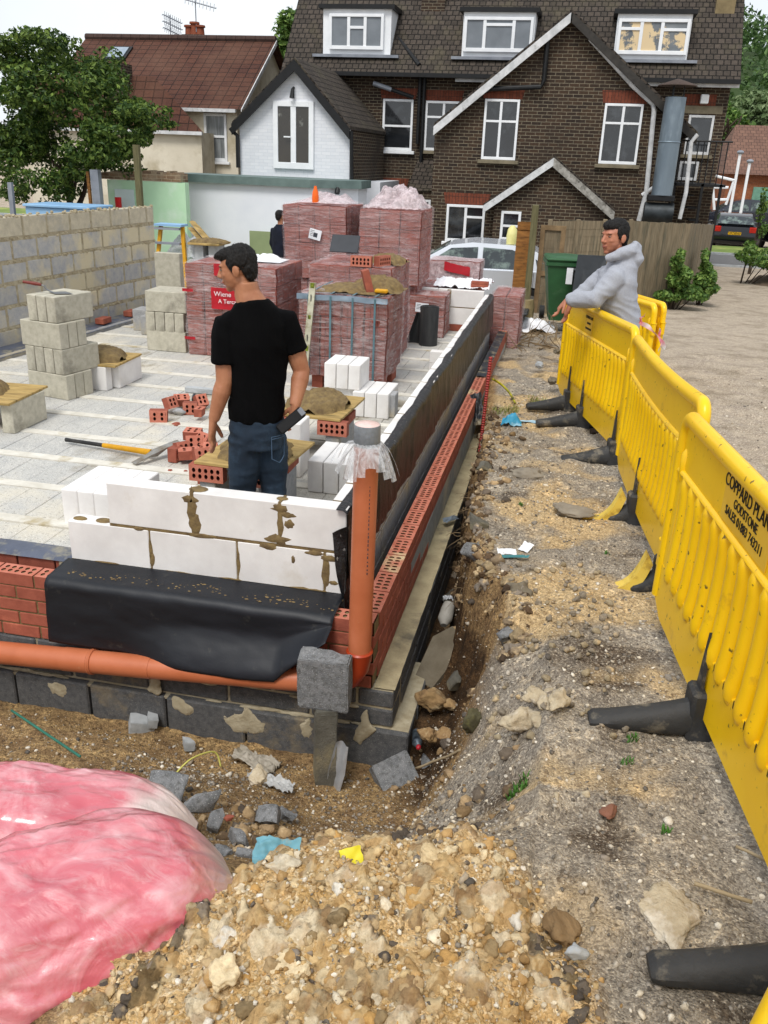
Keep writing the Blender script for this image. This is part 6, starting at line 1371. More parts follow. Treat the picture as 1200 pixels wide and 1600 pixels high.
# houses
M_brown = brickmat('brown_brickwork', '463629', '2f2620', '7d7564', ms=.014, dirt='332b25', dsc=.7, dt=(.5, .75))
M_wbrick = brickmat('white_painted_brick', 'e3e6ec', 'd9dde4', 'cdd2da', ms=.008, bump=.35, lo=.93, hi=1.03)
M_tile = brickmat('dark_roof_tiles', '4f4740', '3e3832', '1d1a17', bw=.17, rh=.17, ms=.03, msm=.6, off=.5, bump=1, bdist=.04, dirt='57513f', dsc=1.1, dt=(.52, .78))
M_tile2 = brickmat('brown_roof_tiles', '573528', '4a2d24', '20140f', bw=.33, rh=.27, ms=.03, msm=.6, off=0, bump=1, bdist=.035, dirt='5f4234', dsc=.5)
M_render = mat('white_render', 'e6e9ee', 'dde1e8', sc=1.2, rough=.9, bump=.1, bsc=30, rnd=0); M_cream = mat('cream_render', 'dbd3c0', 'cfc6b2', sc=1.5, rough=.9, bump=.2, bsc=30, rnd=0, c3='b3a88e', sc3=.8)
M_upvc = mat('white_frame', 'eef0f2', 'e2e5e8', sc=3, rough=.4, rnd=0); M_oldw = mat('weathered_white_board', 'd9dadb', 'b5b7b8', sc=5, rough=.7, rnd=0, bump=.2, c3='8d8d8a', sc3=4, t3=(.58, .7)); M_blk = mat('black_paintwork', '191a1c', '101112', rough=.5, rnd=0)
M_arch = brickmat('red_arch_brick', '7d4432', '693828', '45322a', bw=.075, rh=.3, ms=.01, off=0)
M_lead = mat('lead_flashing', '8d929a', '767b84', sc=4, rough=.5, rnd=0); M_sill = mat('stone_sill', '857b66', '6d6553', sc=6, rough=.9, rnd=0); M_grn = mat('mint_paint', 'b9dcb8', 'aed4ae', sc=2, rough=.8, rnd=0, c3='cfe3cf', sc3=1)
M_copper = mat('grey_green_edge', '6d7f7b', '5a6b68', sc=3, rough=.6, rnd=0)
def win(par, Y, px0, px1, py0, py1, bars=((), ()), arch=False, sill=True, proud=.0, frame=.06, glass=None, name='window', split=None, fm=None):
    a, b, c = ony(px0, (py0 + py1) / 2, Y), ony(px1, (py0 + py1) / 2, Y), ony((px0 + px1) / 2, py0, Y); d = ony((px0 + px1) / 2, py1, Y)
    x0, x1, z1, z0 = a.x, b.x, c.z, d.z; y = Y - proud
    r = MB(); fr = frame; fm = fm or M_upvc
    for xa, xb, za, zb in ((x0, x0 + fr, z0, z1), (x1 - fr, x1, z0, z1), (x0 + fr, x1 - fr, z1 - fr, z1), (x0 + fr, x1 - fr, z0, z0 + fr * 1.2)): r.box(xa, xb, y - .05, y + .03, za, zb, b=.006)
    vb, hb = bars
    for v_ in vb: xm = lerp(x0, x1, v_); r.box(xm - fr * .55, xm + fr * .55, y - .042, y + .03, z0 + fr, z1 - fr, b=.004)
    for h_, xa_, xb_ in hb: zm = lerp(z0, z1, h_); r.box(lerp(x0, x1, xa_), lerp(x0, x1, xb_), y - .04, y + .03, zm - fr * .45, zm + fr * .45, b=.004)
    w_ = r.build(name, fm, par)
    t = MB(); t.box(x0 + .01, x1 - .01, y - .014, y - .005, z0 + .01, z1 - .01); t.build('pane', glass or M_winglass, w_, smooth=False)
    if sill: t = MB(); t.box(x0 - .08, x1 + .08, y - .1, y + .03, z0 - .09, z0 - .005, b=.01); t.build('sill', M_sill if sill == 1 else M_upvc, w_)
    if arch: t = MB(); t.prism([(x0 - .05, Y - .006, z1 + .01), (x1 + .05, Y - .006, z1 + .01), (x1 + .1, Y - .006, z1 + .27), (x0 - .1, Y - .006, z1 + .27)], (0, .02, 0)); t.build('brick_arch', M_arch, par, smooth=False)
    return (x0, x1, z0, z1)
def slopebar(par, nm, m, a, b, w_=.16, d_=.06):
    a, b = Vector(a), Vector(b); t = MB(); n_ = Vector((0, 0, -w_)); t.prism([tuple(a), tuple(b), tuple(b + n_), tuple(a + n_)], (0, d_, 0)); return t.build(nm, m, par)
def pipe_(par, nm, m, pts, r=.045): t = MB(); t.loft(pts, r, n=10); return t.build(nm, m, par)
GZ = -.95
YM, YG, YL = 22.0, 19.0, 18.2
H = thing('brown_brick_house', 'big dark brown brick house with dormers and a tiled roof across the back', 'house', (0, YM, GZ))
xl, xr = ony(560, 200, YM).x - 2.2, ony(1138, 160, YM).x; ze = ony(640, 112, YM).z
t = MB(); t.box(xl, xr, YM, YM + 9, GZ, ze); t.build('wall', M_brown, H, smooth=False)
pt = radians(50); RD = 5.2; rh_ = RD * math.tan(pt)
xe0, xe1 = ony(440, 95, YM - .3).x, xr + .15
t = MB(); t.add([(xe0, YM - .35, ze - .05), (xe1, YM - .35, ze - .05), (xe1, YM - .35 + RD, ze - .05 + rh_), (xe0 + .0, YM - .35 + RD, ze - .05 + rh_), (xe1, YM - .35 + 2 * RD, ze - .05), (xe0, YM - .35 + 2 * RD, ze - .05)], [(0, 1, 2, 3), (3, 2, 4, 5)])
t.add([(xe0 + .1, YM - .2, ze - .1), (xe0 + .1, YM + 2 * RD - .5, ze - .1), (xe0 + .1, YM - .35 + RD, ze - .15 + rh_)], [(0, 1, 2)]); t.add([(xe1 - .1, YM - .2, ze - .1), (xe1 - .1, YM + 2 * RD - .5, ze - .1), (xe1 - .1, YM - .35 + RD, ze - .15 + rh_)], [(2, 1, 0)])
rf = t.build('roof', M_tile, H, smooth=False)
t = MB(); t.box(xe0, xe1, YM - .48, YM - .36, ze - .16, ze - .06); t.build('gutter', M_blk, H); t = MB(); t.box(ony(715, 112, YM).x, xe1, YM - .36, YM - .3, ze - .24, ze - .06); t.build('fascia', M_oldw, H)
def roofy(z): return YM - .35 + (z - ze + .05) / math.tan(pt)
def dormer(px0, px1, py0, py1, bars, Yd, side=True, boarded=False):
    a, b = ony(px0, py1, Yd), ony(px1, py1, Yd); zt = ony((px0 + px1) / 2, py0, Yd).z; zb = ony((px0 + px1) / 2, py1, Yd).z; x0, x1 = ony(px0, (py0 + py1) / 2, Yd).x, ony(px1, (py0 + py1) / 2, Yd).x
    yb = roofy(zt) + .3; t = MB(); t.box(x0, x1, Yd, yb, zb - .2, zt); d_ = t.build('dormer', M_upvc, rf)
    t = MB(); t.box(x0 - .1, x1 + .1, Yd - .12, yb + .2, zt, zt + .1); t.build('dormer_roof', M_blk, d_)
    t = MB(); t.box(x0 - .25, x1 + .25, Yd - .18, Yd - .02, zb - .1, zb - .03); t.build('flashing', M_lead, d_)
    w_ = (x1 - x0) * .07; 
    return x0, x1, zt, zb
M_frost = mat('frosted_glass', '7f858b', '6f757b', sc=2, rough=.3, rnd=.05)
for (a0_, a1_, b0_, b1_, bars, gl) in ((505, 611, 14, 84, ((.36, .66), ((.62, .36, .66),)), M_frost), (723, 835, 19, 88, ((.3, .72), ((.78, .3, .72),)), M_frost), (962, 1078, 22, 92, ((.33, .62), ((.72, .0, .33), (.7, .62, 1))), mat('boarded_glass', '8a8f92', '5f656a', sc=.9, rough=.4, rnd=0, c3='d9c29a', sc3=.7, t3=(.48, .5)))):
    Yd = 22.2
    for _ in range(30): Yd = lerp(Yd, roofy(ony((a0_ + a1_) / 2, b1_, Yd).z) - .02, .5)
    dormer(a0_, a1_, b0_, b1_, None, Yd)
    m_ = (a1_ - a0_) * (.1 if a0_ < 700 else .02); win(H, Yd, a0_ + m_, a1_ - m_, b0_ + 8, b1_ - 6, bars, sill=False, proud=.05, frame=.075, glass=gl)
def chim(px0, px1, py, m, w_=.5, lab=None, hgt=2.6, Yc=None):
    Yc = Yc or 23.0; x0, x1 = ony(px0, py, Yc).x, ony(px1, py, Yc).x; z = ony(px0, py, Yc).z; t = MB(); t.box(x0, x1, Yc, Yc + .8, z, z + hgt); c_ = t.build('chimney', m, rf)
    t = MB(); t.box(x0 - .12, x1 + .12, Yc - .06, Yc + .9, z - .25, z + .03); t.build('chimney_flashing', M_lead, c_)
chim(657, 693, 42, M_brown); chim(1112, 1142, 52, mat('old_render', '8c7c5c', '6f6248', sc=3, rough=.95, bump=.4, rnd=0)); chim(876, 906, 14, M_brown, Yc=23.3)
win(H, YM, 598, 645, 155, 235, ((), ((.48, 0, 1),)), arch=True, sill=2); win(H, YM, 664, 716, 158, 236, ((.55,), ((.68, 0, 1),)), arch=True); win(H, YM, 1072, 1112, 180, 242, ((), ()), arch=False, fm=M_oldw); win(H, YM, 655, 672, 308, 372, ((), ()), arch=False); win(H, YM, 596, 632, 294, 330, ((), ()), arch=True, sill=False)
win(H, YM, 1060, 1090, 252, 282, ((), ()), fm=M_oldw, sill=False)
a_, b_ = ony(1068, 165, YM), ony(1128, 180, YM); t = MB(); t.box(a_.x, b_.x, YM - .02, YM + .05, b_.z + .02, a_.z + .0); t.build('stone_lintel', M_sill, H); t = MB(); t.box(a_.x, b_.x - .2, YM - .014, YM + .05, a_.z + .01, a_.z + .27); t.build('brick_arch', M_arch, H)
p = ony(1100, 156, YM); t = MB(); t.box(p.x - .1, p.x + .1, YM - .15, YM - .0, p.z - .1, p.z + .12, b=.02); t.build('security_lamp', M_upvc, H)
for (px, py0, py1, m_) in ((664, 118, 255, M_blk), (657, 120, 225, M_blk)):
    a_, b_ = ony(px, py0, YM - .1), ony(px - (py1 - py0) * .055, py1, YM - .1); pipe_(H, 'downpipe', m_, [tuple(a_), (a_.x, YM - .1, b_.z)], .05)
a_, b_ = ony(583, 130, YM - .3), ony(646, 152, YM - .1); pipe_(H, 'waste_pipe', M_lead, [tuple(a_), tuple(a_.lerp(b_, .45))], .06); pipe_(H, 'waste_pipe', M_blk, [tuple(a_.lerp(b_, .45)), tuple(b_)], .05)
a_, b_ = ony(616, 52, 22.6), ony(655, 102, 21.8); pipe_(H, 'roof_pipe', M_blk, [tuple(a_), tuple(b_)], .06)
# small lean-to roof between the wings
t = MB(); a_, b_, c_, d_ = ony(652, 250, YM - .05), ony(686, 250, YM - .05), ony(690, 298, YM - 1.1), ony(636, 298, YM - 1.1)
t.add([tuple(a_), tuple(b_), tuple(c_), tuple(d_), (a_.x, YM, c_.z - .05), (b_.x, YM, c_.z - .05)], [(3, 2, 1, 0), (0, 4, 3), (1, 2, 5)]); t.build('lean_to_roof', M_tile, H, smooth=False)
t = MB(); t.box(d_.x, c_.x, YM - 1.05, YM, GZ, c_.z); t.build('lean_to_wall', M_brown, H, smooth=False); win(H, YM - 1.05, 655, 672, 312, 372, ((), ()), sill=False)
# gabled wing
G = thing('gabled_wing', 'brown brick gable wing with white bargeboard and two first floor windows', 'house', (0, YG, GZ))
ap, le, re_ = ony(893, 22, YG), ony(680, 198, YG), ony(1088, 212, YG); zr = (le.z + re_.z) / 2
xg0, xg1 = ony(679, 215, YG).x, ony(1060, 212, YG).x
t = MB(); t.prism([(xg0, YG, GZ), (xg1, YG, GZ), (xg1, YG, re_.z + .1), (ap.x, YG, ap.z - .12), (xg0, YG, le.z + .02)], (0, YM - YG, 0)); t.build('wall', M_brown, G, smooth=False)
for nm, e in (('left', le), ('right', re_)):
    t = MB(); off = Vector((0, -.22, 0)); 
    A_, B_ = ap + off, e + off; A2, B2 = Vector((ap.x, YM + 1.5, ap.z)), Vector((e.x, YM + 1.5, e.z)); up_ = Vector((0, 0, .07))
    t.add([tuple(A_ + up_), tuple(B_ + up_), tuple(B2 + up_), tuple(A2 + up_), tuple(A_), tuple(B_), tuple(B2), tuple(A2)], [(0, 1, 2, 3), (7, 6, 5, 4), (0, 4, 5, 1), (1, 5, 6, 2)]); t.build('roof_slope', M_tile, G, smooth=False)
slopebar(G, 'bargeboard', M_oldw, ap + Vector((0, -.26, -.0)), le + Vector((0, -.26, 0)), .2); slopebar(G, 'bargeboard', mat('dark_bargeboard', '3d3a36', '2c2a27', rough=.8, rnd=0), ap + Vector((.03, -.26, 0)), re_ + Vector((0, -.26, 0)), .2)
win(G, YG, 755, 809, 155, 250, ((.48,), ((.64, 0, 1),)), arch=True, frame=.055); win(G, YG, 940, 1000, 162, 257, ((.5,), ((.68, 0, 1),)), arch=True, frame=.055); win(G, YG, 697, 757, 320, 378, ((.5,), ((.68, .5, 1),)), arch=True, sill=2); win(G, YL, 782, 813, 330, 376, ((), ((.5, 0, 1),)), sill=False, fm=M_upvc)
def pxl(pts, Y): return [tuple(ony(a, b, Y)) for a, b in pts]
pipe_(G, 'black_soil_pipe', M_blk, pxl([(857, 48), (850, 125), (845, 136), (765, 139), (752, 145)], YG - .12), .055)
pipe_(G, 'white_downpipe', M_oldw, pxl([(922, 60), (990, 135), (1020, 162), (1022, 172), (1010, 300), (998, 345)], YG - .14), .055)
pipe_(G, 'white_downpipe', M_oldw, pxl([(1090, 210), (1080, 222), (1072, 300), (1062, 342)], YG - .3), .045); pipe_(G, 'branch_pipe', M_oldw, pxl([(1003, 305), (1018, 295), (1024, 292)], YG - .14), .045)
# low gable over the back door
ap2, l2, r2 = ony(866, 248, YL), ony(756, 322, YL), ony(960, 332, YL)
t = MB(); t.prism([(l2.x + .25, YL, GZ), (r2.x - .2, YL, GZ), (r2.x - .2, YL, r2.z), (ap2.x, YL, ap2.z - .1), (l2.x + .25, YL, l2.z)], (0, YG - YL, 0)); t.build('porch_wall', M_brown, G, smooth=False)
for e in (l2, r2):
    t = MB(); A_, B_ = ap2 + Vector((0, -.15, 0)), e + Vector((0, -.15, 0)); up_ = Vector((0, 0, .06)); bk = Vector((0, YG - YL + .12, 0)); t.add([tuple(A_ + up_), tuple(B_ + up_), tuple(B_ + up_ + bk), tuple(A_ + up_ + bk), tuple(A_), tuple(B_), tuple(B_ + bk), tuple(A_ + bk)], [(0, 1, 2, 3), (7, 6, 5, 4), (0, 4, 5, 1), (1, 5, 6, 2)]); t.build('porch_roof', M_tile, G, smooth=False)
slopebar(G, 'bargeboard', M_oldw, ap2 + Vector((0, -.2, .02)), l2 + Vector((0, -.2, .02)), .17); slopebar(G, 'bargeboard', mat('peeling_board', 'a8a59e', '77746d', sc=8, rough=.9, rnd=0, bump=.3, c3='55524c', sc3=9), ap2 + Vector((0, -.2, .02)), r2 + Vector((0, -.2, .02)), .2)
# fume duct with a cap
D_ = thing('flue_duct', 'large galvanised flue duct with a rusty rain cap on the brick house wall', 'duct', (ony(1035, 330, 18.2).x, 18.2, GZ))
a_, b_ = ony(1056, 152, 18.2), ony(1034, 305, 18.2); xd = (a_.x + b_.x) / 2
t = MB(); zz = [b_.z, lerp(b_.z, a_.z, .55) - .01, lerp(b_.z, a_.z, .55), lerp(b_.z, a_.z, .55) + .02, a_.z]; t.loft([(xd, 18.2, z) for z in zz], [.23, .23, .245, .23, .22], n=28); t.build('duct', mat('galvanised', '7d8a94', '6b7882', sc=2, rough=.45, metal=.5, rnd=0, stretch=(1, 1, .3), c3='8b98a1', sc3=3), D_)
t = MB(); t.loft([(xd, 18.2, a_.z + .22), (xd, 18.2, a_.z + .24), (xd, 18.2, a_.z + .36)], [.42, .4, .03], n=20); t.build('rain_cap', mat('rusty_cap', '4f4038', '3b302b', sc=5, rough=.8, rnd=0), D_)
for k in range(3): t = MB(); t.cyl((xd + .15 * cos(k * 2.1), 18.2 + .15 * sin(k * 2.1), a_.z - .05), (xd + .15 * cos(k * 2.1), 18.2 + .15 * sin(k * 2.1), a_.z + .28), .012, n=6); t.build('cap_leg', M_blk, D_)
t = MB(); t.box(xd - .3, xd + .28, 18.0, 18.5, b_.z - .12, b_.z - .0, b=.01); t.build('flange', M_blk, D_); p = ony(1025, 335, 18.2)
t = MB(); t.cyl((xd - .34, 18.2, b_.z - .38), (xd + .3, 18.2, b_.z - .38), .22, n=24); t.build('fan_drum', mat('dark_drum', '3b4043', '2a2e30', rough=.5, metal=.4, rnd=0), D_)
# outside stair: dark steel with landing
St = thing('fire_escape', 'black steel fire escape at the right end of the brick house', 'stairs', (ony(1090, 345, 20.5).x, 20.5, GZ))
a_, b_ = ony(1052, 285, 20.5), ony(1112, 350, 20.5); t = MB(); t.box(a_.x, b_.x + .1, 20.0, 21.9, a_.z - .06, a_.z); t.build('landing', M_blk, St)
for k in range(9): x = lerp(a_.x, b_.x, k / 8); t = MB(); t.cyl((x, 20.02, a_.z), (x, 20.02, a_.z + .95), .014, n=6); t.build('baluster', M_blk, St)
t = MB(); t.cyl((a_.x, 20.02, a_.z + .95), (b_.x + .1, 20.02, a_.z + .95), .02, n=8); t.build('handrail', M_blk, St)
for x in (a_.x, lerp(a_.x, b_.x, .6), b_.x): t = MB(); t.box(x - .03, x + .03, 20.0, 20.06, GZ, a_.z); t.build('post', M_blk, St)
for k in range(9): z = lerp(GZ, a_.z, k / 9); x = lerp(b_.x + .2, a_.x + .3, k / 9); t = MB(); t.box(x - .12, x + .12, 20.3, 21.1, z, z + .03); t.build('tread', M_blk, St)
# white gabled wing
YW = 18.0
Wg = thing('white_gable_wing', 'white painted brick gable with glazed doors and black bargeboards', 'house', (ony(460, 300, YW).x, YW, GZ))
ap, le, re_ = ony(463, 96, YW), ony(366, 196, YW), ony(549, 203, YW); x0, x1 = ony(375, 230, YW).x, ony(546, 240, YW).x
t = MB(); t.prism([(x0, YW, GZ), (x1, YW, GZ), (x1, YW, re_.z), (ap.x, YW, ap.z - .1), (x0, YW, le.z)], (0, .1, 0)); t.build('front_wall', M_wbrick, Wg, smooth=False)
t = MB(); t.prism([(x0 + .01, YW + .1, GZ), (x1 - .01, YW + .1, GZ), (x1 - .01, YW + .1, re_.z), (ap.x, YW + .1, ap.z - .12), (x0 + .01, YW + .1, le.z)], (0, YM - YW - .1, 0)); t.build('side_wall', M_brown, Wg, smooth=False)
for e in (le, re_):
    t = MB(); up_ = Vector((0, 0, .08)); A_, B_ = ap + Vector((0, -.15, 0)), e + Vector((0, -.15, 0)); bk = Vector((0, YM - YW + .1, 0)); t.add([tuple(A_ + up_), tuple(B_ + up_), tuple(B_ + up_ + bk), tuple(A_ + up_ + bk), tuple(A_), tuple(B_), tuple(B_ + bk), tuple(A_ + bk)], [(0, 1, 2, 3), (7, 6, 5, 4), (0, 4, 5, 1), (1, 5, 6, 2)]); t.build('roof_slope', M_tile, Wg, smooth=False)
    slopebar(Wg, 'bargeboard', M_blk, ap + Vector((0, -.2, .03)), e + Vector((0, -.2, .03)), .24)
fd = win(Wg, YW, 428, 491, 158, 264, ((.5,), ()), sill=False, proud=.02, frame=.12, name='glazed_doors', glass=mat('door_glass', '26221c', '3b352b', sc=.8, rough=.08, spec=.8, rnd=0, c3='8b8b84', sc3=.6, t3=(.58, .62)))
t = MB(); xm = (fd[0] + fd[1]) / 2; zm = (fd[2] + fd[3]) / 2; t.box(xm - .22, xm - .06, YW - .12, YW - .08, zm - .05, zm - .02); t.build('door_handle', M_upvc, Wg)
p = ony(459, 146, YW); t = MB(); t.loft([(p.x, YW, p.z + .12), (p.x, YW - .1, p.z + .08), (p.x, YW - .14, p.z - .1)], [.03, .035, .06], n=10); t.build('wall_lamp', M_blk, Wg)
pipe_(Wg, 'downpipe', M_blk, pxl([(360, 200), (364, 206), (371, 212), (372, 262)], YW - .1), .05); pipe_(Wg, 'downpipe', M_blk, pxl([(549, 205), (550, 330)], YW - .08), .045)
# white flat roofed extension in front of it
YF = 16.6
X_ = thing('white_extension', 'white rendered flat roofed extension with a grey green roof edge', 'building', (ony(420, 350, YF).x, YF, GZ))
a_, b_, c_ = ony(276, 266, YF + .3), ony(487, 289, YF - .2), ony(560, 285, YF + .5)
t = MB(); poly = [(a_.x, a_.y, GZ), (b_.x, b_.y, GZ), (c_.x, c_.y, GZ), (c_.x, 18.0, GZ), (a_.x, 18.0, GZ)]; ht = b_.z - .06 - GZ; t.prism(poly, (0, 0, ht)); t.build('wall', M_render, X_, smooth=False)
t = MB(); poly = [(a_.x - .1, a_.y - .12, b_.z - .06), (b_.x, b_.y - .12, b_.z - .06), (c_.x + .1, c_.y - .12, b_.z - .06), (c_.x + .1, 17.99, b_.z - .06), (a_.x - .1, 17.99, b_.z - .06)]; t.prism(poly, (0, 0, .17)); t.build('roof_edge', M_copper, X_, smooth=False)
def prismatic(x): return x
for px in (527,):
    p = ony(px, 300, YF); t = MB(); t.loft([(p.x, YF + .15, p.z), (p.x, YF + .02, p.z + .06), (p.x, YF - .02, p.z - .03)], [.03, .05, .06], n=10); t.build('wall_lamp', M_blk, X_)
p = ony(515, 310, YF); t = MB(); t.box(p.x - .22, p.x + .12, YF + .0, YF + .3, p.z - .02, p.z + .02); t.build('vent', M_lead, X_)
a_, b_ = ony(392, 360, YF - .3), ony(440, 440, YF - .3); t = MB(); t.box(a_.x, b_.x, YF - .4, YF - .36, GZ, a_.z); o = t.build('green_board', mat('sage_board', '8d9a72', '828f68', sc=2, rough=.8, rnd=0)); tag(o, 'sage green board leaning on the white extension behind the dark figure', 'board')
X2 = thing('white_annex', 'small white annex wall with a narrow window between the white wing and the brick house', 'building', (ony(575, 330, 19.5).x, 19.5, GZ))
a_, b_ = ony(552, 283, 19.5), ony(594, 286, 19.5); t = MB(); t.box(a_.x, b_.x, 19.5, YM, GZ, a_.z); t.build('wall', M_render, X2, smooth=False); win(X2, 19.5, 556, 572, 302, 372, ((), ()), sill=False, frame=.05)
# cream house
YC = 24.5
Cm = thing('cream_house', 'cream rendered house with a brown tiled roof at the left', 'house', (ony(300, 250, YC).x, YC, GZ))
rz0, rz1 = ony(112, 57, YC + 3.4), ony(433, 65, YC + 3.4); e0, e1 = ony(195, 163, YC), ony(371, 171, YC); e0.z = e1.z
xw0 = ony(60, 160, YC).x
t = MB(); zr_ = (rz0.z + rz1.z) / 2
t.prism([(e1.x - .1, YC + .2, GZ), (e1.x - .1, YC + 6.8, GZ), (e1.x - .1, YC + 6.8, e1.z), (e1.x - .1, YC + 3.4, zr_ - .12), (e1.x - .1, YC + .2, e1.z)], (xw0 - e1.x + .1, 0, 0)); t.build('wall', M_cream, Cm, smooth=False)
t = MB(); t.add([(xw0, YC - .1, e1.z), (e1.x + .15, YC - .1, e1.z), (e1.x + .15, YC + 3.4, zr_), (xw0, YC + 3.4, zr_), (e1.x + .15, YC + 6.9, e1.z), (xw0, YC + 6.9, e1.z)], [(0, 1, 2, 3), (3, 2, 4, 5)]); crf = t.build('roof', M_tile2, Cm, smooth=False)
t = MB(); n_ = 20
for k in range(n_): xa, xb = lerp(xw0, e1.x + .15, k / n_), lerp(xw0, e1.x + .15, (k + .97) / n_); t.loft([(xa, YC + 3.4, zr_ + .02), (xb, YC + 3.4, zr_ + .02)], .12, n=8)
t.build('ridge_tiles', mat('ridge', '4d3a33', '3d2e29', rough=.9), crf)
t = MB(); t.box(xw0, e1.x, YC - .2, YC - .1, e1.z - .1, e1.z); t.build('gutter', M_oldw, Cm); slopebar(Cm, 'verge', M_oldw, (e1.x + .15, YC - .1, e1.z - .02), (e1.x + .151, YC + 3.4, zr_ - .02), .1, .02)
for s_ in (0,):
    t = MB(); t.prism([(e1.x + .15, YC - .1, e1.z - .15), (e1.x + .15, YC - .1, e1.z), (e1.x + .15, YC + 3.4, zr_), (e1.x + .15, YC + 3.4, zr_ - .15)], (.03, 0, 0)); t.build('verge_board', M_oldw, Cm, smooth=False)
win(Cm, YC + .2, 320, 355, 177, 252, ((), ((.52, 0, 1),)), sill=2, frame=.08, glass=mat('curtain_glass', '9a9ea0', '6b6f70', sc=3, rough=.2, rnd=0, stretch=(6, 1, .4)))
pipe_(Cm, 'downpipe', M_oldw, pxl([(272, 168), (273, 205), (266, 215), (268, 268)], YC - .05), .07)
# lean-to range in front, left
a_, b_, c_ = ony(120, 100, YC - .1), ony(243, 168, YC - .1), ony(317, 206, YC - 1.0); l0 = ony(140, 195, YC - 1.0)
t = MB(); zt2 = ony(180, 118, YC - .1).z; t.add([(xw0, YC - .12, zt2), (b_.x, YC - .12, zt2), (c_.x, YC - 1.0, c_.z), (xw0, YC - 1.0, c_.z), (b_.x, YC - .1, c_.z)], [(3, 2, 1, 0), (1, 2, 4)]); t.build('lower_roof', M_tile2, Cm, smooth=False)
t = MB(); t.box(xw0, c_.x - .1, YC - .9, YC + .1, GZ, c_.z - .02); t.build('lower_wall', M_cream, Cm, smooth=False); t = MB(); t.box(xw0, c_.x, YC - 1.1, YC - 1.0, c_.z - .1, c_.z); t.build('lower_gutter', M_oldw, Cm)
a_ = ony(160, 128, YC - .8); b_ = ony(189, 98, YC - .8); t = MB(); t.box(a_.x, b_.x, YC - .8, YC - .1, a_.z - .6, b_.z); t.build('chimney', M_brown, Cm, smooth=False)
a_, b_ = ony(150, 88, YC + 1.7), ony(183, 73, YC + 1.7); zc = (a_.z + b_.z) / 2; pr = math.atan2(zr_ - e1.z, 3.5); yq = YC - .1 + (zc - e1.z) / math.tan(pr)
for (nm, m_, g, o_) in (('skylight', M_blk, .0, .06), ('skylight_glass', mat('sky_glass', '9aa6b2', '8593a0', rough=.1, rnd=0), .1, .085)):
    t = MB(); t.box(a_.x + g, b_.x - g, -.42 + g, .42 - g, 0, o_); Ms = T3((0, yq, zc)) @ RX(pr); t.warp(lambda p: Ms @ p); t.build(nm, m_, crf)
ch = thing('chimney_stack', 'low chimney with three clay pots behind the brown roof ridge', 'chimney', (ony(300, 58, YC + 4).x, YC + 4, zr_ - .5)); a_, b_ = ony(288, 57, YC + 4), ony(318, 57, YC + 4)
t = MB(); t.box(a_.x, b_.x, YC + 3.8, YC + 4.5, zr_ - .8, a_.z + .05); t.build('stack', M_brown, ch, smooth=False); M_pot = mat('clay_pot', '8f4f36', '7a402a', rough=.8, rnd=0)
for k in range(3): x = lerp(a_.x + .15, b_.x - .15, k / 2); t = MB(); t.loft([(x, YC + 4.1, a_.z), (x, YC + 4.1, a_.z + .28 + .1 * (k == 1)), (x, YC + 4.1, a_.z + .3 + .1 * (k == 1)), (x, YC + 4.1, a_.z + .36 + .1 * (k == 1))], [.15, .13, .18, .17], n=12); t.build('pot', M_pot, ch)
for i, (px, py0, py1, el, tl, lab) in enumerate([(307, 50, 0, [(2, 14)], 34, 'tall television aerial on a mast above the clay pots'), (267, 58, 24, [(26, 10), (34, 14), (44, 12)], 22, 'short television aerial with stacked rods left of the chimney pots')]):
    Ya = YC + 4; b_ = ony(px, py0, Ya); t_ = ony(px, py1, Ya); ar = thing('tv_aerial', lab, 'aerial', tuple(b_), 'television aerials'); t = MB(); t.cyl(tuple(b_), (b_.x, Ya, t_.z), .02, n=6); t.build('mast', M_lead, ar)
    zt = t_.z - .1; bl_ = .9 if i == 0 else .5; 
    for kk in range(1 if i == 0 else 3):
        zq = zt - kk * .2; t = MB(); t.cyl((b_.x - bl_ * .45, Ya - .1, zq + .12), (b_.x + bl_ * .8, Ya + .1, zq - .14), .014, n=5); bm2 = t.build('boom', M_lead, ar)
        for k in range(9): f_ = k / 8; x = lerp(b_.x - bl_ * .4, b_.x + bl_ * .75, f_); z = zq + .11 - .24 * f_; t = MB(); t.cyl((x, Ya - .22, z - .03), (x, Ya + .22, z + .03), .008, n=4); t.cyl((x - .02, Ya, z - .12), (x + .02, Ya, z + .12), .008, n=4); t.build('rod', M_lead, bm2)
# remains of a building: mint wall, brick ends, posts
Mt = thing('mint_wall', 'mint green painted wall left from a demolished room with broken brick top', 'wall', (ony(230, 330, 15.2).x, 15.2, -.6))
a_, b_ = ony(168, 293, 15.2), ony(289, 286, 15.2); t = MB(); t.box(a_.x, b_.x, 15.2, 15.4, -.9, b_.z); t.build('plaster', M_grn, Mt, smooth=False)
t = MB(); n_ = 26; a2, b2 = ony(148, 266, 15.3), ony(284, 268, 15.3)
for k in range(n_): xa, xb = lerp(a2.x, b2.x, k / n_), lerp(a2.x, b2.x, (k + 1) / n_); t.box(xa, xb, 15.22, 15.6, b_.z + .01, lerp(a2.z, b2.z, k / n_) + U(-.06, .02))
t.build('broken_brickwork', brickmat('old_brickwork', '8b7158', '6f5a48', 'b5a88e', dirt='9c8f78', dsc=2), Mt, smooth=False)
t = MB(); p, q = ony(178, 295, 15.15), ony(210, 325, 15.15); t.box(p.x, q.x, 15.17, 15.19, q.z - .3, p.z); t.build('pale_patch', mat('pale_plaster', 'd3e2e0', 'c6d8d5', sc=2, rough=.9, rnd=0), Mt, smooth=False)
p = ony(185, 318, 14.9); t = MB(); t.loft([(p.x, 14.9, p.z - .14), (p.x, 14.9, p.z + .13)], .07, n=16); o = t.build('red_tin', mat('red_tin', 'c4161c', 'a81218', rough=.35, rnd=0)); tag(o, 'small red tin in front of the mint green wall', 'tin')
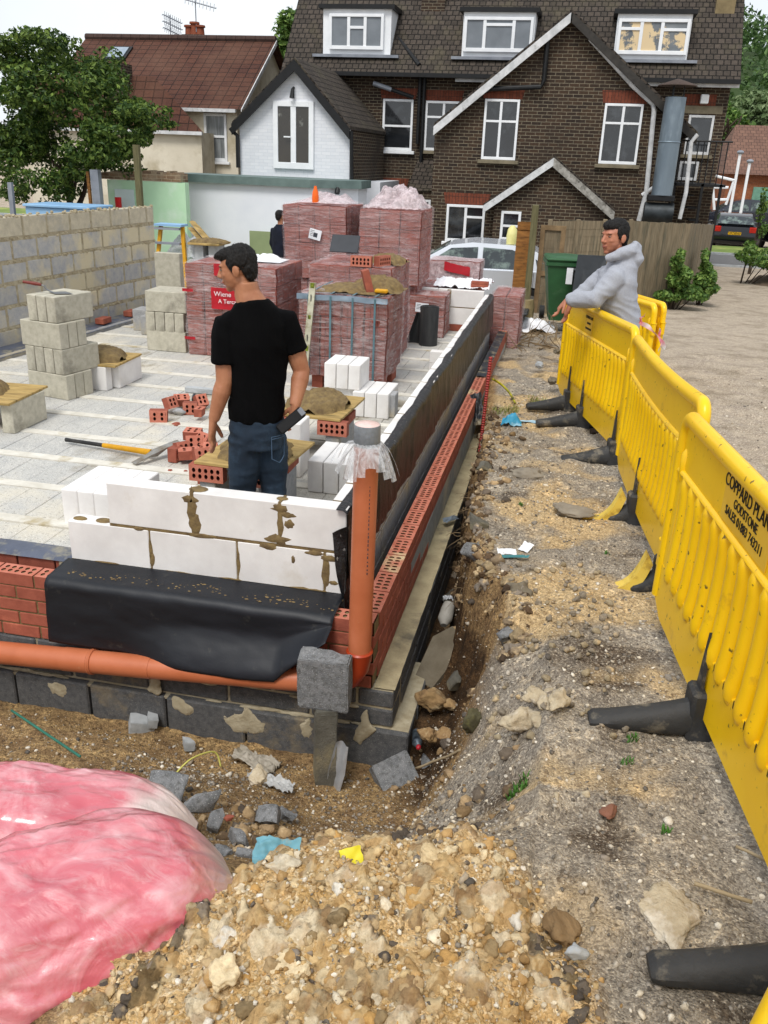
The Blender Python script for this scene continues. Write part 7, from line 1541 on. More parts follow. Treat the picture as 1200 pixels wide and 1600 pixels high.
t = MB(); t.box(p.x - .15, p.x + .15, 14.8, 15.0, -.6, p.z - .14); o = t.build('ledge_block', M_brown); tag(o, 'brick ledge carrying the red tin behind the grey block wall', 'ledge')
for i, (pa, pb, Y, w_, m_, lab) in enumerate([((211, 226), (219, 345), 14.0, .06, M_post, 'tall weathered timber post before the mint green wall'), ((146, 265), (153, 330), 14.2, .09, M_lead, 'short grey steel post at the left end of the mint wall'), ((136, 268), (143, 330), 14.3, .03, M_fbrown, 'thin rusty stake beside the grey steel post'), ((14, 285), (17, 335), 13.0, .045, M_lead, 'grey post rising behind the grey block wall at the far left')]):
    a_, b_ = ony(*pa, Y), ony(*pb, Y); t = MB(); t.prism([(a_.x - w_, Y, a_.z), (a_.x + w_, Y, a_.z), (b_.x + w_, Y, -.6), (b_.x - w_, Y, -.6)], (0, w_ * 1.6, 0)); o = t.build('post', m_); tag(o, lab, 'post')
a_, b_ = ony(38, 318, 12.5), ony(140, 330, 12.5); t = MB(); t.box(a_.x, b_.x, 12.5, 13.4, -.6, a_.z - .05, b=.02); t.box(a_.x - .02, b_.x + .02, 12.45, 13.4, a_.z - .05, a_.z, b=.01); o = t.build('blue_skip', mat('pale_blue_paint', '8fb6d8', '7da5c9', sc=3, rough=.6, rnd=0)); tag(o, 'pale blue painted container edge showing above the grey block wall', 'container')
# things between the left wall end and the packs
ld = thing('step_ladder', 'yellow step ladder standing beyond the end of the grey block wall', 'ladder', (ony(256, 430, 9.0).x, 9.0, -.1)); p0 = ony(248, 352, 9.0); p1 = ony(268, 352, 9.1)
for x, dx in ((p0.x, -.12), (p0.x + .34, .1)):
    t = MB(); t.prism([(x + dx, 8.85, -.1), (x + dx + .05, 8.85, -.1), (x + .05, 9.0, p0.z), (x, 9.0, p0.z)], (0, .05, 0)); t.build('stile', MATS['yellow_handle'], ld)
for k in range(5): z = lerp(.1, p0.z - .05, k / 4); t = MB(); t.box(p0.x - .05, p0.x + .36, 8.9, 8.98, z, z + .03); t.build('rung', M_lead, ld)
t = MB(); t.box(p0.x - .03, p0.x + .4, 8.9, 9.15, p0.z, p0.z + .03); t.build('top_tread', MATS['pale_blue_paint'], ld)
p = ony(285, 395, 9.2); t = MB(); t.grid(lambda u, v: (p.x - .45 + 1.0 * u, 9.0 + .9 * v, .0 + .75 * max(0, sin(pi * u)) ** .6 * max(0, sin(pi * (.25 + v * .7))) ** .8 * (1 + .35 * fb(u * 3, v * 3, 2))), 40, 30); o = t.build('polythene_heap', wrapmat('grey_polythene', 'd9dee2', .5, .95, (2, 2, 3)), ang=180); tag(o, 'heap covered in grey polythene beyond the shorter block stack', 'covered heap')
for i, (pa, pb) in enumerate([((300, 346), (322, 372)), ((298, 356), (314, 375)), ((306, 352), (330, 380))]):
    a_, b_ = ony(*pa, 9.6), ony(*pb, 9.2); t = MB(); t.loft([tuple(a_), tuple(b_)], [(.015, .05), (.015, .05)], n=4); o = t.build('timber_offcut', M_ply); tag(o, ['thin timber offcut pointing highest over the polythene heap', 'middle timber offcut in the polythene heap', 'lowest timber offcut beside the polythene heap'][i], 'timber', 'timber offcuts on the heap')
a_, b_ = ony(297, 378, 9.0), ony(345, 384, 9.0); t = MB(); t.box(a_.x, b_.x, 8.9, 9.4, a_.z - .03, a_.z, b=.005); o = t.build('mortar_board', M_ply); tag(o, 'far plywood board on pale blocks before the white extension', 'board'); heap('mortar_heap', (a_.x + b_.x) / 2, 9.15, a_.z, .28, .2, .07, 'small mortar heap on the far plywood board', 60)
for i, x in enumerate((a_.x + .06, b_.x - .2)): block(x, x + .14, 9.0, 9.3, 0, a_.z - .03, M_palegrey, 'pale block standing under the %s of the far plywood board' % ('left', 'right')[i], 'blocks under the far board')
block(ony(245, 440, 9.3).x, ony(330, 440, 9.3).x, 9.5, 9.9, -.1, .35, M_white, 'wide white bundle of blocks behind the shorter block stack')
t = MB(); p = onz(410, 408, .97); t.grid(lambda u, v: (p.x - .3 + .5 * u, 5.5 + .35 * v, .965 + .06 * sin(pi * u) * sin(pi * v) * (1 + fb(u * 4, v * 4, 9))), 20, 14); o = t.build('crumpled_cloth', MATS['white_plastic_sheet'], ang=180); tag(o, 'crumpled white film on top of the pack behind the man in black', 'plastic film')
t = MB(); t.ell((p.x - .22, 5.6, 1.0), (.09, .06, .035), n=16); o = t.build('orange_glove', MATS['orange_plastic']); tag(o, 'orange glove on top of the pack behind the man in black', 'glove')
t = MB(); p = ony(800, 365, 13.0)
t.loft([(p.x, 13.6, p.z - .25), (p.x, 13.6, p.z - .1), (p.x, 13.6, p.z + .03), (p.x, 13.6, p.z + .1)], [.1, .11, .09, .04], n=14); o = t.build('yellow_lamp', mat('pale_yellow', 'e6df9a', 'd6cf85', rough=.4, rnd=0)); tag(o, 'pale yellow plastic can standing on the silver car roof edge', 'can')
o.location = (ony(798, 385, 14.4).x, 14.5, ony(798, 382, 14.4).z)

# right background
B_ = thing('far_brick_building', 'far orange brick building with a brown tiled roof beyond the parked cars', 'building', (ony(1180, 300, 52).x, 52, -.8))
a_, b_, c_ = ony(1150, 195, 54), ony(1128, 268, 50), ony(1330, 210, 54); M_or = brickmat('orange_brickwork', 'a5623f', '8f5033', '8b7a63', dirt='7a4a30', dsc=.3); M_far = brickmat('far_tiles', '7d5f51', '6d5247', '4a3830', bw=.3, rh=.3, ms=.03, off=.5)
t = MB(); t.box(b_.x + .4, b_.x + 16, 50.3, 58, -1, b_.z); t.build('wall', M_or, B_, smooth=False)
t = MB(); t.add([(b_.x, 49.9, b_.z - .1), (b_.x + 17, 49.9, b_.z - .1), (b_.x + 17, 54, a_.z), (a_.x, 54, a_.z), (b_.x, 58.3, b_.z - .1), (b_.x + 17, 58.3, b_.z - .1)], [(0, 1, 2, 3), (0, 3, 4), (3, 2, 5, 4)]); t.build('roof', M_far, B_, smooth=False)
a_, b_ = ony(1178, 292, 50.2), ony(1200, 330, 50.2); t = MB(); t.box(a_.x, b_.x + .4, 50.2, 50.31, -1, a_.z); t.build('door', mat('green_door', '6f9a86', '5f8a76', rough=.6, rnd=0), B_)
for i, (pa, pb) in enumerate([((1157, 238), (1143, 320)), ((1172, 252), (1158, 322))]):
    a_, b_ = ony(*pa, 45), ony(*pb, 45); r = thing('white_pole', ['left white pole with a small lamp before the far building', 'right white pole with a small lamp before the far building'][i], 'pole', (a_.x, 45, -.8), 'white poles before the far building'); t = MB(); t.cyl((a_.x, 45, -.8), (a_.x, 45, a_.z), .07, n=8); t.build('pole', M_upvc, r); t = MB(); t.ell((a_.x, 45, a_.z), (.17, .17, .1), n=10, k=6); t.build('lamp', M_lead, r)
fr = thing('goalpost_stand', 'white tubular frame standing left of the parked cars', 'frame', (ony(1118, 320, 42).x, 42, -.8))
for seg in ([(1118, 275), (1147, 282)], [(1147, 282), (1134, 320)], [(1114, 293), (1138, 293)], [(1114, 293), (1116, 328)], [(1117, 312), (1135, 312)]):
    t = MB(); t.cyl(tuple(ony(*seg[0], 42)), tuple(ony(*seg[1], 42)), .06, n=6); t.build('tube', M_upvc, fr)

# ------------------------------------------------------------------ foliage
def leafmat(name, c1, c2, c3):
    m, n, b, o = nodes(name); t = N(n, 'TexCoord'); at_ = N(n, 'VertexColor', layer_name='tint'); z = N(n, 'TexNoise', Scale=1.2, Detail=4); n.links.new(t.outputs['Object'], z.inputs['Vector'])
    c = mixc(n, ramp(n, z.outputs['Fac'], .38, .62), lin(c1), lin(c2)); c = mixc(n, at_.outputs['Color'], c, lin(c3)); n.links.new(c, b.inputs['Base Color']); b.inputs['Roughness'].default_value = .55; b.inputs['Specular IOR Level'].default_value = .3
    tr = N(n, 'BsdfTranslucent'); n.links.new(c, tr.inputs[0]); mxs = N(n, 'MixShader'); mxs.inputs[0].default_value = .25; n.links.new(b.outputs[0], mxs.inputs[1]); n.links.new(tr.outputs[0], mxs.inputs[2]); n.links.new(mxs.outputs[0], o.inputs[0]); return m
LM1 = leafmat('leaf_dark', '36531f', '243d17', '849c48'); LM2 = leafmat('leaf_mid', '4a6b2d', '365421', '8aa552'); LM3 = leafmat('leaf_far', '3f5a30', '334b28', '6d8a4c'); LM4 = leafmat('leaf_pale', '62784a', '4d6339', '9fb082')
def leaves(name, m, clumps, n, size, par=None, tagd=None, seed=0, asp=.5, droop=.3):
    rs = np.random.RandomState(seed); ws = np.array([c[3] * c[4] * c[5] for c in clumps]) ** .8; ws /= ws.sum(); ci = rs.choice(len(clumps), n, p=ws); C_ = np.array([c[:3] for c in clumps])[ci]; Rr = np.array([c[3:6] for c in clumps])[ci]
    d = rs.normal(size=(n, 3)); d /= np.linalg.norm(d, axis=1)[:, None]; rad = rs.uniform(.45, 1.05, n) ** .6; P = C_ + d * Rr * rad[:, None]
    nrm = d * .6 + rs.normal(size=(n, 3)) * .6 + [0, 0, .5]; nrm /= np.linalg.norm(nrm, axis=1)[:, None]; a = np.cross(nrm, rs.normal(size=(n, 3)) + [0, 0, -droop]); a /= np.linalg.norm(a, axis=1)[:, None]; b = np.cross(nrm, a)
    s = size * rs.uniform(.6, 1.4, n)[:, None]
    V = np.stack([P - a * s, P + b * s * asp + nrm * s * .1, P + a * s - nrm * s * .25, P - b * s * asp + nrm * s * .1], 1).reshape(-1, 3)
    F = np.arange(4 * n).reshape(-1, 4); tn = np.repeat(rs.uniform(0, 1, n) ** 2.5, 4); mb = MB(); mb.v = V.tolist(); mb.f = F.tolist(); mb.mi = [0] * n
    return mb.build(name, m, par, smooth=False, col=np.stack([tn, tn, tn, np.ones_like(tn)], 1), tagd=tagd)
def branch(t, p, d, r, L, depth, out, spread=.6):
    pts = [p]; 
    for k in range(4): d = (d + Vector((U(-.2, .2), U(-.2, .2), U(-.05, .15)))).normalized(); pts.append(pts[-1] + d * L / 4)
    t.loft(pts, [r * (1 - .12 * k) for k in range(5)], n=7)
    if depth == 0: out.append(pts[-1]); return
    for k in range(3): branch(t, pts[-1 - (k > 1)], (d + Vector((U(-1, 1), U(-1, 1), U(-.2, .6))) * spread).normalized(), r * .6, L * .72, depth - 1, out, spread)
def tree(lab, x, y, z0, clumps, n, size, m, group=None, trunk=.15, seed=1, name='leafy_tree', depth=2, L=1.4, lean=(0, 0)):
    r = thing(name, lab, 'tree', (x, y, z0), group); t = MB(); o_ = []; random.seed(seed)
    branch(t, Vector((x, y, z0)), Vector((lean[0], lean[1], 1)).normalized(), trunk, L, depth, o_); t.build('trunk', mat('bark', '4b3f33', '3a3028', sc=8, rough=.95, bump=.6, rnd=0), r)
    leaves('crown', m, clumps, n, size, r, seed=seed, droop=.6); return r
# left tree: clumps placed round its crown
YT = 15.0; cl_ = []
for (px, py, rx, rz) in [(60, 120, .9, .6), (130, 110, .7, .6), (20, 170, .9, .7), (90, 180, 1.1, .8), (160, 170, .7, .6), (185, 205, .6, .5), (215, 200, .35, .35), (120, 235, .9, .6), (60, 250, .9, .7), (170, 245, .55, .5), (5, 240, .8, .8), (60, 80, .6, .4), (30, 85, .5, .35), (120, 85, .5, .35), (200, 175, .45, .3), (232, 180, .25, .2), (100, 285, .6, .4), (30, 300, .5, .4), (-40, 160, 1, 1), (-50, 230, 1, 1), (75, 60, .3, .2), (40, 64, .25, .2), (140, 140, .8, .5), (180, 230, .5, .3), (222, 215, .2, .3)]:
    p = ony(px, py, YT); 
    for k in range(7): cl_.append((p.x + U(-.75, .75) * rx, YT + U(-1, 1), p.z + U(-.75, .75) * rz, rx * .42, .45, rz * .38))
pb = ony(95, 300, YT); tree('dense green leafy tree overhanging behind the grey block wall', pb.x, YT, -.7, cl_, 32000, .056, LM1, trunk=.13, seed=5, L=1.25, name='broadleaf_tree')
# ivy on the fence, and lane side shrub
def bush(lab, pts, Y, n, size, m, name='shrub', seed=2, dy=.4, cat='shrub'):
    cl = []
    for (px, py, rx, rz) in pts: p = ony(px, py, Y); cl.append((p.x, p.y + U(-dy, dy) * .5, p.z, rx, dy, rz))
    r = thing(name, lab, cat, (cl[0][0], Y, terr(cl[0][0], Y))); leaves('foliage', m, cl, n, size, r, seed=seed)
    t = MB()
    for c in cl: t.loft([(c[0] * .3 + cl[0][0] * .7, Y, terr(cl[0][0], Y) - .05), (c[0], c[1], c[2])], [.02, .006], n=5)
    t.build('stems', MATS['bark'], r); return r
bush('climbing green shrub growing up the grey board fence', [(1058, 412, .12, .15), (1062, 440, .2, .2), (1045, 462, .3, .1), (1075, 455, .3, .12), (1062, 397, .07, .12), (1070, 428, .12, .15), (1085, 462, .3, .08), (1052, 435, .1, .15)], 15.0, 2600, .05, LM2, seed=3)
bush('green shrub at the outer corner of the fence by the lane', [(1098, 438, .2, .2), (1104, 420, .12, .15), (1088, 455, .35, .1), (1106, 448, .2, .12), (1102, 400, .06, .15), (1110, 432, .1, .15)], 16.2, 2400, .05, LM2, seed=4)
bush('low weedy shrubs on the soil bank at the right edge', [(1165, 398, .35, .14), (1185, 406, .5, .16), (1205, 400, .4, .25), (1170, 386, .15, .2), (1215, 412, .6, .2)], 22.5, 1500, .06, LM2, seed=6, dy=.6)
bush('thin young sapling before the parked cars', [(1192, 305, .08, .25), (1189, 332, .14, .3), (1192, 358, .14, .25), (1195, 320, .1, .25)], 26.0, 320, .06, LM2, seed=7, dy=.25)
t = MB(); t.grid(lambda u, v: ((lambda q: (q.x, 21.5 + 2.5 * v, -1.15 + .75 * sin(pi * min(1, u * 1.0) * .5) * sin(pi * (.15 + .7 * v)) + .12 * fb(u * 8, v * 4)))(ony(1150 + 130 * u, 420, 22))), 30, 16); o = t.build('soil_bank', mat('bank_soil', '5a4c40', '7a6a58', sc=5, rough=.95, bump=.8, bsc=30, rnd=0), ang=180); o['kind'] = 'structure'
# wood on the hill
hl = MB(); hl.grid(lambda u, v: (-20 + 190 * u, 75 + 120 * v, -1 + 21 * sst(v * 1.4) * (.75 + .3 * sin(u * 5 + 1))), 30, 16); o = hl.build('hill', LM3 and mat('hill_ground', '3b4d2a', '31421f', sc=.3, rough=1, rnd=0), ang=180); o['kind'] = 'structure'
cl = []
random.seed(11)
for _ in range(420):
    u, v = U(.08, .75), U(0, .75); x = -20 + 190 * u; y = 75 + 120 * v; z = -1 + 21 * sst(v * 1.4) * (.75 + .3 * sin(u * 5 + 1)); s_ = U(2.2, 3.8); cl.append((x, y, z + 1.6, s_, s_, s_ * U(.8, 1.1)))
leaves('wood', LM3, cl, 52000, .42, None, ('dark green wood covering the hill behind the houses', 'wood', None, 'stuff'), seed=8)
for i, (pts, Y, n, s_, m_, lab) in enumerate([([(1185, 190, 2.2, 2), (1215, 180, 2.2, 2.4), (1170, 205, 1.4, 1.4)], 62, 5200, .22, LM4, 'pale green tree standing above the far building roof'), ([(1128, 215, 1.8, 2.2), (1135, 240, 1.6, 2), (1120, 250, 1.6, 2), (1140, 200, 1.2, 1.5), (1110, 225, 1.6, 2)], 60, 5200, .2, LM2, 'bright green tree between the brick house and the far building')]):
    cl = []
    for (px, py, rx, rz) in pts:
        p = ony(px, py, Y)
        for k in range(3): cl.append((p.x + U(-1, 1), Y + U(-1, 1), p.z + U(-.8, .8), rx * .7, rx * .7, rz * .7))
    tree(lab, cl[0][0], Y, -1, cl, n, s_, m_, 'trees beyond the houses', trunk=.25, seed=20 + i, L=3)
cl = []; 
for (px, py, r_) in [(452, 35, .5), (455, 55, .6), (448, 75, .5), (460, 40, .5), (450, 90, .6)]: p = ony(px, py, 33); cl += [(p.x + U(-.1, .1), 33 + U(-.5, .5), p.z, r_, r_, r_) for _ in range(2)]
tree('narrow green tree top showing between the cream and the brick house', cl[0][0], 33, -1, cl, 1600, .12, LM2, 'trees beyond the houses', trunk=.15, seed=31, L=3)
# weeds
def tuft(px, py, z, n, s_, lab, m=None, spread=.04):
    p = onz(px, py, z); t = MB()
    for _ in range(n):
        a = U(0, 6.3); x, y = p.x + U(-1, 1) * spread, p.y + U(-1, 1) * spread; zz = terr(x, y); h = s_ * U(.5, 1); dx, dy = cos(a) * h * .5, sin(a) * h * .5; w_ = .0025 + s_ * .02; px_, py_ = -sin(a) * w_, cos(a) * w_
        t.add([(x + px_, y + py_, zz), (x - px_, y - py_, zz), (x + dx * .5 - px_ * .8, y + dy * .5 - py_ * .8, zz + h * .6), (x + dx * .5 + px_ * .8, y + dy * .5 + py_ * .8, zz + h * .6), (x + dx, y + dy, zz + h * .9)], [(0, 1, 2, 3), (3, 2, 4)])
    o = t.build('weed', m or mat('grass_blade', '4d7a2f', '3b6424', sc=5, rough=.7, rnd=.1), smooth=False); tag(o, lab, 'weed')
tuft(810, 1218, .12, 90, .035, 'small tuft of bright grass on the grey soil left of the white pebble', spread=.03)
tuft(1042, 1292, .22, 14, .03, 'tiny two leaf weed on the soil near the big barrier', spread=.012)
tuft(985, 1165, .16, 26, .03, 'small weed just left of the foot of the lettered barrier', spread=.02)
tuft(978, 1195, .17, 18, .025, 'smaller weed below the one by the lettered barrier foot', spread=.02)
tuft(812, 798, .05, 22, .03, 'small green weed on the bank above the paper scraps', spread=.015)
tuft(948, 870, .09, 16, .025, 'tiny weed between the two yellow tipped barrier feet', spread=.015)
tuft(845, 625, -.06, 120, .06, 'dry grass patch by the farthest barrier', mat('dry_grass', '8d8a4f', '6f7a3d', sc=5, rough=.8, rnd=0), spread=.12)
tuft(790, 635, -.03, 120, .06, 'dry grass patch beside the red conduit top', MATS['dry_grass'], spread=.12)
# ------------------------------------------------------------------ people
M_skin = mat('skin', 'b07a5a', '9c6648', sc=9, rough=.55, spec=.4, rnd=0, bump=.15, bsc=90, c3='b9806a', sc3=7, t3=(.55, .7), bdist=.003)
M_hair = mat('dark_hair', '0b0908', '171310', sc=30, rough=.6, rnd=0, bump=.9, bsc=90, stretch=(1, 1, .4))
M_tee = mat('black_cotton', '060607', '0a0a0b', sc=4, rough=1, spec=.1, rnd=0, bump=.2, bsc=300); M_jean = mat('blue_denim', '17222f', '223242', sc=5, rough=.85, rnd=0, bump=.3, bsc=250, c3='33475a', sc3=4, t3=(.52, .7))
M_hood = mat('grey_marl', 'a8abb3', '9a9da6', sc=90, rough=.95, rnd=0, bump=.3, bsc=200, c3='a9adb5', sc3=6); M_navy = mat('navy_fabric', '11172a', '0c101d', sc=5, rough=.9, rnd=0, bump=.3, bsc=60); M_olive = mat('olive_trousers', '2a2c26', '1e201c', rough=.9, rnd=0); M_boot = mat('boot_leather', '3a2c20', '2a2018', rough=.7, rnd=0)
M_eyew = mat('eye_white', '8f7a6c', rough=.3, rnd=0); M_iris = mat('eye_dark', '1a120d', rough=.2, rnd=0); M_lip = mat('lip', '8f4f42', '7f453a', rough=.5, rnd=0)
def bake(mb, name, vox, m, parent, it=3, disp=None):
    me = bpy.data.meshes.new(name); me.from_pydata(mb.v, [], mb.f); o = bpy.data.objects.new(name, me); COL.objects.link(o)
    r_ = o.modifiers.new('r', 'REMESH'); r_.mode = 'VOXEL'; r_.voxel_size = vox; s_ = o.modifiers.new('s', 'SMOOTH'); s_.factor = .6; s_.iterations = it
    dg = bpy.context.evaluated_depsgraph_get(); m2 = bpy.data.meshes.new_from_object(o.evaluated_get(dg)); bpy.data.objects.remove(o)
    n = len(m2.vertices); co = np.empty(n * 3); m2.vertices.foreach_get('co', co); co = co.reshape(-1, 3)
    if disp:
        nr = np.empty(n * 3); m2.vertices.foreach_get('normal', nr); nr = nr.reshape(-1, 3); d = np.array([disp(Vector(p)) for p in co]); co = co + nr * d[:, None]
    off = np.array(parent.location); m2.vertices.foreach_set('co', (co - off).ravel()); m2.materials.clear(); m2.materials.append(m); m2.polygons.foreach_set('use_smooth', [True] * len(m2.polygons)); m2.update()
    ob = bpy.data.objects.new(name, m2); COL.objects.link(ob); ob.parent = parent; return ob
def frame(C, F, U_=Vector((0, 0, 1))):
    F = Vector(F).normalized(); S_ = F.cross(U_).normalized(); u = S_.cross(F); return lambda f, s, h: C + F * f + S_ * s + u * h, Matrix((F, S_, u)).transposed().to_4x4()
def head(sk, par, C, F, s=1, hair_front=0, up=Vector((0, 0, 1)), stub=0):
    F = Vector(F); P, Rm = frame(C, F, up)
    def E(t, f, sd, h, r, n=16, k=10): t.ell((0, 0, 0), tuple(x * s for x in r), n, k, M=T3(P(f * s, sd * s, h * s)) @ Rm)
    E(sk, -.012, 0, .028, (.094, .073, .085)); E(sk, .03, 0, -.02, (.062, .062, .085)); E(sk, .034, 0, -.062, (.052, .05, .045)); E(sk, .066, 0, -.093, (.02, .022, .018)); E(sk, .0, 0, -.06, (.055, .056, .04))
    E(sk, .072, 0, .028, (.02, .045, .012)); E(sk, .052, .036, -.02, (.03, .02, .02)); E(sk, .052, -.036, -.02, (.03, .02, .02))
    sk.loft([P(.085 * s, 0, .02 * s), P(.096 * s, 0, 0), P(.108 * s, 0, -.022 * s), P(.094 * s, 0, -.034 * s)], [.007 * s, .009 * s, .0125 * s, .008 * s], n=10)
    for q in (-1, 1): E(sk, .096, q * .012, -.027, (.009, .008, .007))
    E(sk, .084, 0, -.052, (.014, .022, .007)); E(sk, .082, 0, -.063, (.012, .019, .007))
    for q in (-1, 1):
        E(sk, -.006, q * .077, -.012, (.02, .007, .03)); E(sk, -.014, q * .083, -.006, (.014, .006, .024))
        t = MB(); E(t, .076, q * .031, .008, (.0075, .011, .0036), 12, 8); e_ = t.build('eye', M_eyew, par); t = MB(); E(t, .081, q * .031 + .0, .008, (.006, .0055, .0038), 10, 6); t.build('iris', M_iris, e_)
        t = MB(); t.loft([P(.083 * s, q * .016 * s, .024 * s), P(.0865 * s, q * .03 * s, .027 * s), P(.074 * s, q * .048 * s, .023 * s)], [(.002 * s, .0035 * s)] * 3, n=8); t.build('eyebrow', M_hair, par)
    t = MB(); t.loft([P(.088 * s, -.02 * s, -.0575 * s), P(.0985 * s, 0, -.056 * s), P(.088 * s, .02 * s, -.0575 * s)], [.004 * s, .006 * s, .004 * s], n=8); t.build('lips', M_lip, par)
    h = MB(); E(h, -.028, 0, .04, (.085, .077, .08)); E(h, .02, 0, .073, (.068, .062, .04)); E(h, -.056, 0, -.002, (.05, .066, .06)); E(h, -.062, 0, -.045, (.032, .052, .03))
    for q in (-1, 1): E(h, -.005, q * .062, .035, (.042, .016, .04)); E(h, .012, q * .066, .012, (.013, .009, .025))
    if hair_front: E(h, .065, 0, .08, (.035, .05, .02)); E(h, .088, 0, .076, (.02, .03, .012))
    hb = bake(h, 'hair', .0045 * s, M_hair, par, 2, lambda p: .006 * abs(fb(p.x * 60, p.y * 60, p.z * 20)) + .004 * fb(p.x * 150, p.y * 150, p.z * 60))
    me = hb.data; rs = random.Random(4); t = MB(); nv_ = len(me.vertices); off = Vector((0, 0, 0)); dn_ = (F - up * .2).normalized() if True else F
    for _ in range(5200):
        v = me.vertices[rs.randrange(nv_)]; nn = v.normal; c0 = Vector(v.co) + Vector(par.location); tg = (-up - F * .4 + Vector((rs.uniform(-.6, .6), rs.uniform(-.6, .6), rs.uniform(-.4, .4)))); tg = (tg - nn * tg.dot(nn)); tg.normalize(); L_h = rs.uniform(.006, .014) * s; sd_ = nn.cross(tg) * .0011 * s
        t.add([c0 - nn * .002 + sd_, c0 - nn * .002 - sd_, c0 + tg * L_h + nn * rs.uniform(.001, .0045)], [(0, 1, 2)])
    t.build('hair_strands', M_hair, hb)
    hb.children[0]['kind'] = 'stuff'
    return P
def hand(sk, wrist, d, palm_n, L=.18, curl=.5, thumb=1, s=1):
    """d: towards the fingertips, palm_n: where the palm faces; fingers curl to the palm side"""
    d = Vector(d).normalized(); n = Vector(palm_n); n = (n - d * n.dot(d)).normalized(); sd = d.cross(n) * thumb; W_ = Vector(wrist)
    sk.loft([W_ - d * .02, W_ + d * .02 * s, W_ + d * .05 * s, W_ + d * .085 * s, W_ + d * .095 * s], [(.024 * s, .02 * s), (.03 * s, .018 * s), (.038 * s, .0165 * s), (.039 * s, .014 * s), (.034 * s, .01 * s)], n=14, ref=tuple(sd))
    for i, (o_, ln) in enumerate(((.029, .072), (.0105, .082), (-.0085, .076), (-.027, .06))):
        p = W_ + d * .082 * s + sd * o_ * s; pts = [p - d * .02 * s, p]; dd = d.copy(); c_ = curl * (1 + .16 * i)
        for k, fr in enumerate((.42, .33, .25)):
            dd = (Matrix.Rotation(-c_ * (.55, .75, .5)[k], 3, sd * thumb) @ dd) if True else dd
            if dd.dot(n) < 0 and k == 0: dd = d * cos(c_ * .55) + n * sin(c_ * .55)
            pts.append(pts[-1] + dd * ln * fr * s)
        sk.loft(pts, [.0095 * s, .0098 * s, .0092 * s, .0085 * s, .0068 * s], n=9)
    p = W_ + d * .025 * s + sd * .028 * s; t1 = (d * .7 + sd * .6 + n * .4).normalized(); t2 = (d * .9 + sd * .15 + n * .5).normalized()
    sk.loft([p - t1 * .02, p, p + t1 * .034 * s, p + t1 * .034 * s + t2 * .028 * s, p + t1 * .034 * s + t2 * .048 * s], [.015 * s, .014 * s, .0115 * s, .0105 * s, .008 * s], n=9)
# --- man in black, standing behind the front wall, seen from behind, head in profile to the left
YB = .78
def q(px, py, dy=0): return ony(px, py, YB + dy)
man = thing('person', 'man in a black t-shirt and jeans seen from behind, head turned left', 'person', (q(400, 700).x, YB, 0))
ac = Vector((.93, .36, 0)); bk_ = Vector((.36, -.93, 0))
sk = MB(); P = head(sk, man, q(371, 419, .0), (-.93, -.12, -.22), .98, hair_front=1, up=Vector((-.08, 0, 1)))
nb, nt_ = q(394, 474, .0), q(384, 440, .01)
sk.loft([q(398, 500, .03), nb, q(386, 458, .01), nt_], [(.11, .08), (.08, .07), (.067, .066), (.06, .064)], n=16, ref=tuple(ac))
hip, wst, chs, sho = q(402, 668), q(402, 622), q(400, 545), q(400, 500)
sk.loft([q(401, 690), hip, wst, chs, sho, q(396, 482)], [(.12, .1), (.135, .105), (.12, .09), (.145, .1), (.13, .075), (.07, .05)], n=20, ref=tuple(ac))
sl_, sr_ = q(354, 506, -.05), q(446, 500, .08); el_, er_ = q(351, 596, -.1), q(471, 580, .1); wl_, wr_ = q(334, 656, -.12), q(461, 634, .0)
for a, b, c in ((sl_, el_, wl_), (sr_, er_, wr_)):
    sk.loft([a, a.lerp(b, .3), a.lerp(b, .75), b, b.lerp(c, .25), b.lerp(c, .6), c], [.052, .058, .052, .046, .049, .04, .03], n=14)
hand(sk, wl_ + Vector((-.004, 0, -.01)), (-.12, .0, -1), (.9, .1, .05), curl=.55, thumb=-1, s=1.16)
hand(sk, wr_ + Vector((-.0, 0, -.005)), (-.28, .1, -1), (-.7, -.5, .1), curl=1.35, thumb=1, s=1.1)
fl_, fr_ = Vector((man.location.x - .1, YB - .06, .06)), Vector((man.location.x + .09, YB + .05, .06))
for hp, ft_ in ((q(383, 690, -.03), fl_), (q(420, 688, .05), fr_)):
    kn = hp.lerp(ft_, .5) + Vector((0, .02, 0)); sk.loft([hp, hp.lerp(kn, .5), kn, kn.lerp(ft_, .4), ft_], [.085, .075, .055, .052, .038], n=14)
    sk.loft([ft_ + Vector((0, -.05, -.02)), ft_ + Vector((0, .05, -.02)), ft_ + Vector((-.03, .17, -.035))], [.035, .04, .025], n=10)
bake(sk, 'body', .0048, M_skin, man, 3)
wr = lambda k, sx=1: (lambda p: k * (.5 * fb(p.x * 5, p.y * 5, p.z * 3.2 + p.x * 4, 3) + .5 * (1 - abs(noise.noise(Vector((p.x * 7 + p.z * 6, p.y * 7, p.z * 3)))) * 2.4)))
t = MB(); t.loft([q(400, 654), q(400, 640), q(402, 618), q(401, 570), q(400, 535), q(400, 508), q(397, 486), q(394, 471)], [(.148, .116), (.15, .118), (.142, .112), (.158, .116), (.172, .12), (.162, .108), (.128, .092), (.086, .08)], n=26, ref=tuple(ac))
for a, b, k in ((sl_, el_, .68), (sr_, er_, .6)):
    a0 = a.lerp(sho, .45) + Vector((0, 0, .012)); t.loft([a0, a + Vector((0, 0, -.005)), a.lerp(b, .25), a.lerp(b, k * .8), a.lerp(b, k)], [.055, .066, .072, .069, .071], n=16)
bake(t, 'tshirt', .006, M_tee, man, 5, lambda p: wr(.011)(p) + .004 * (1 - abs(noise.noise(Vector((p.x * 14, p.y * 14, p.z * 5 + p.x * 9)))) * 2.4))
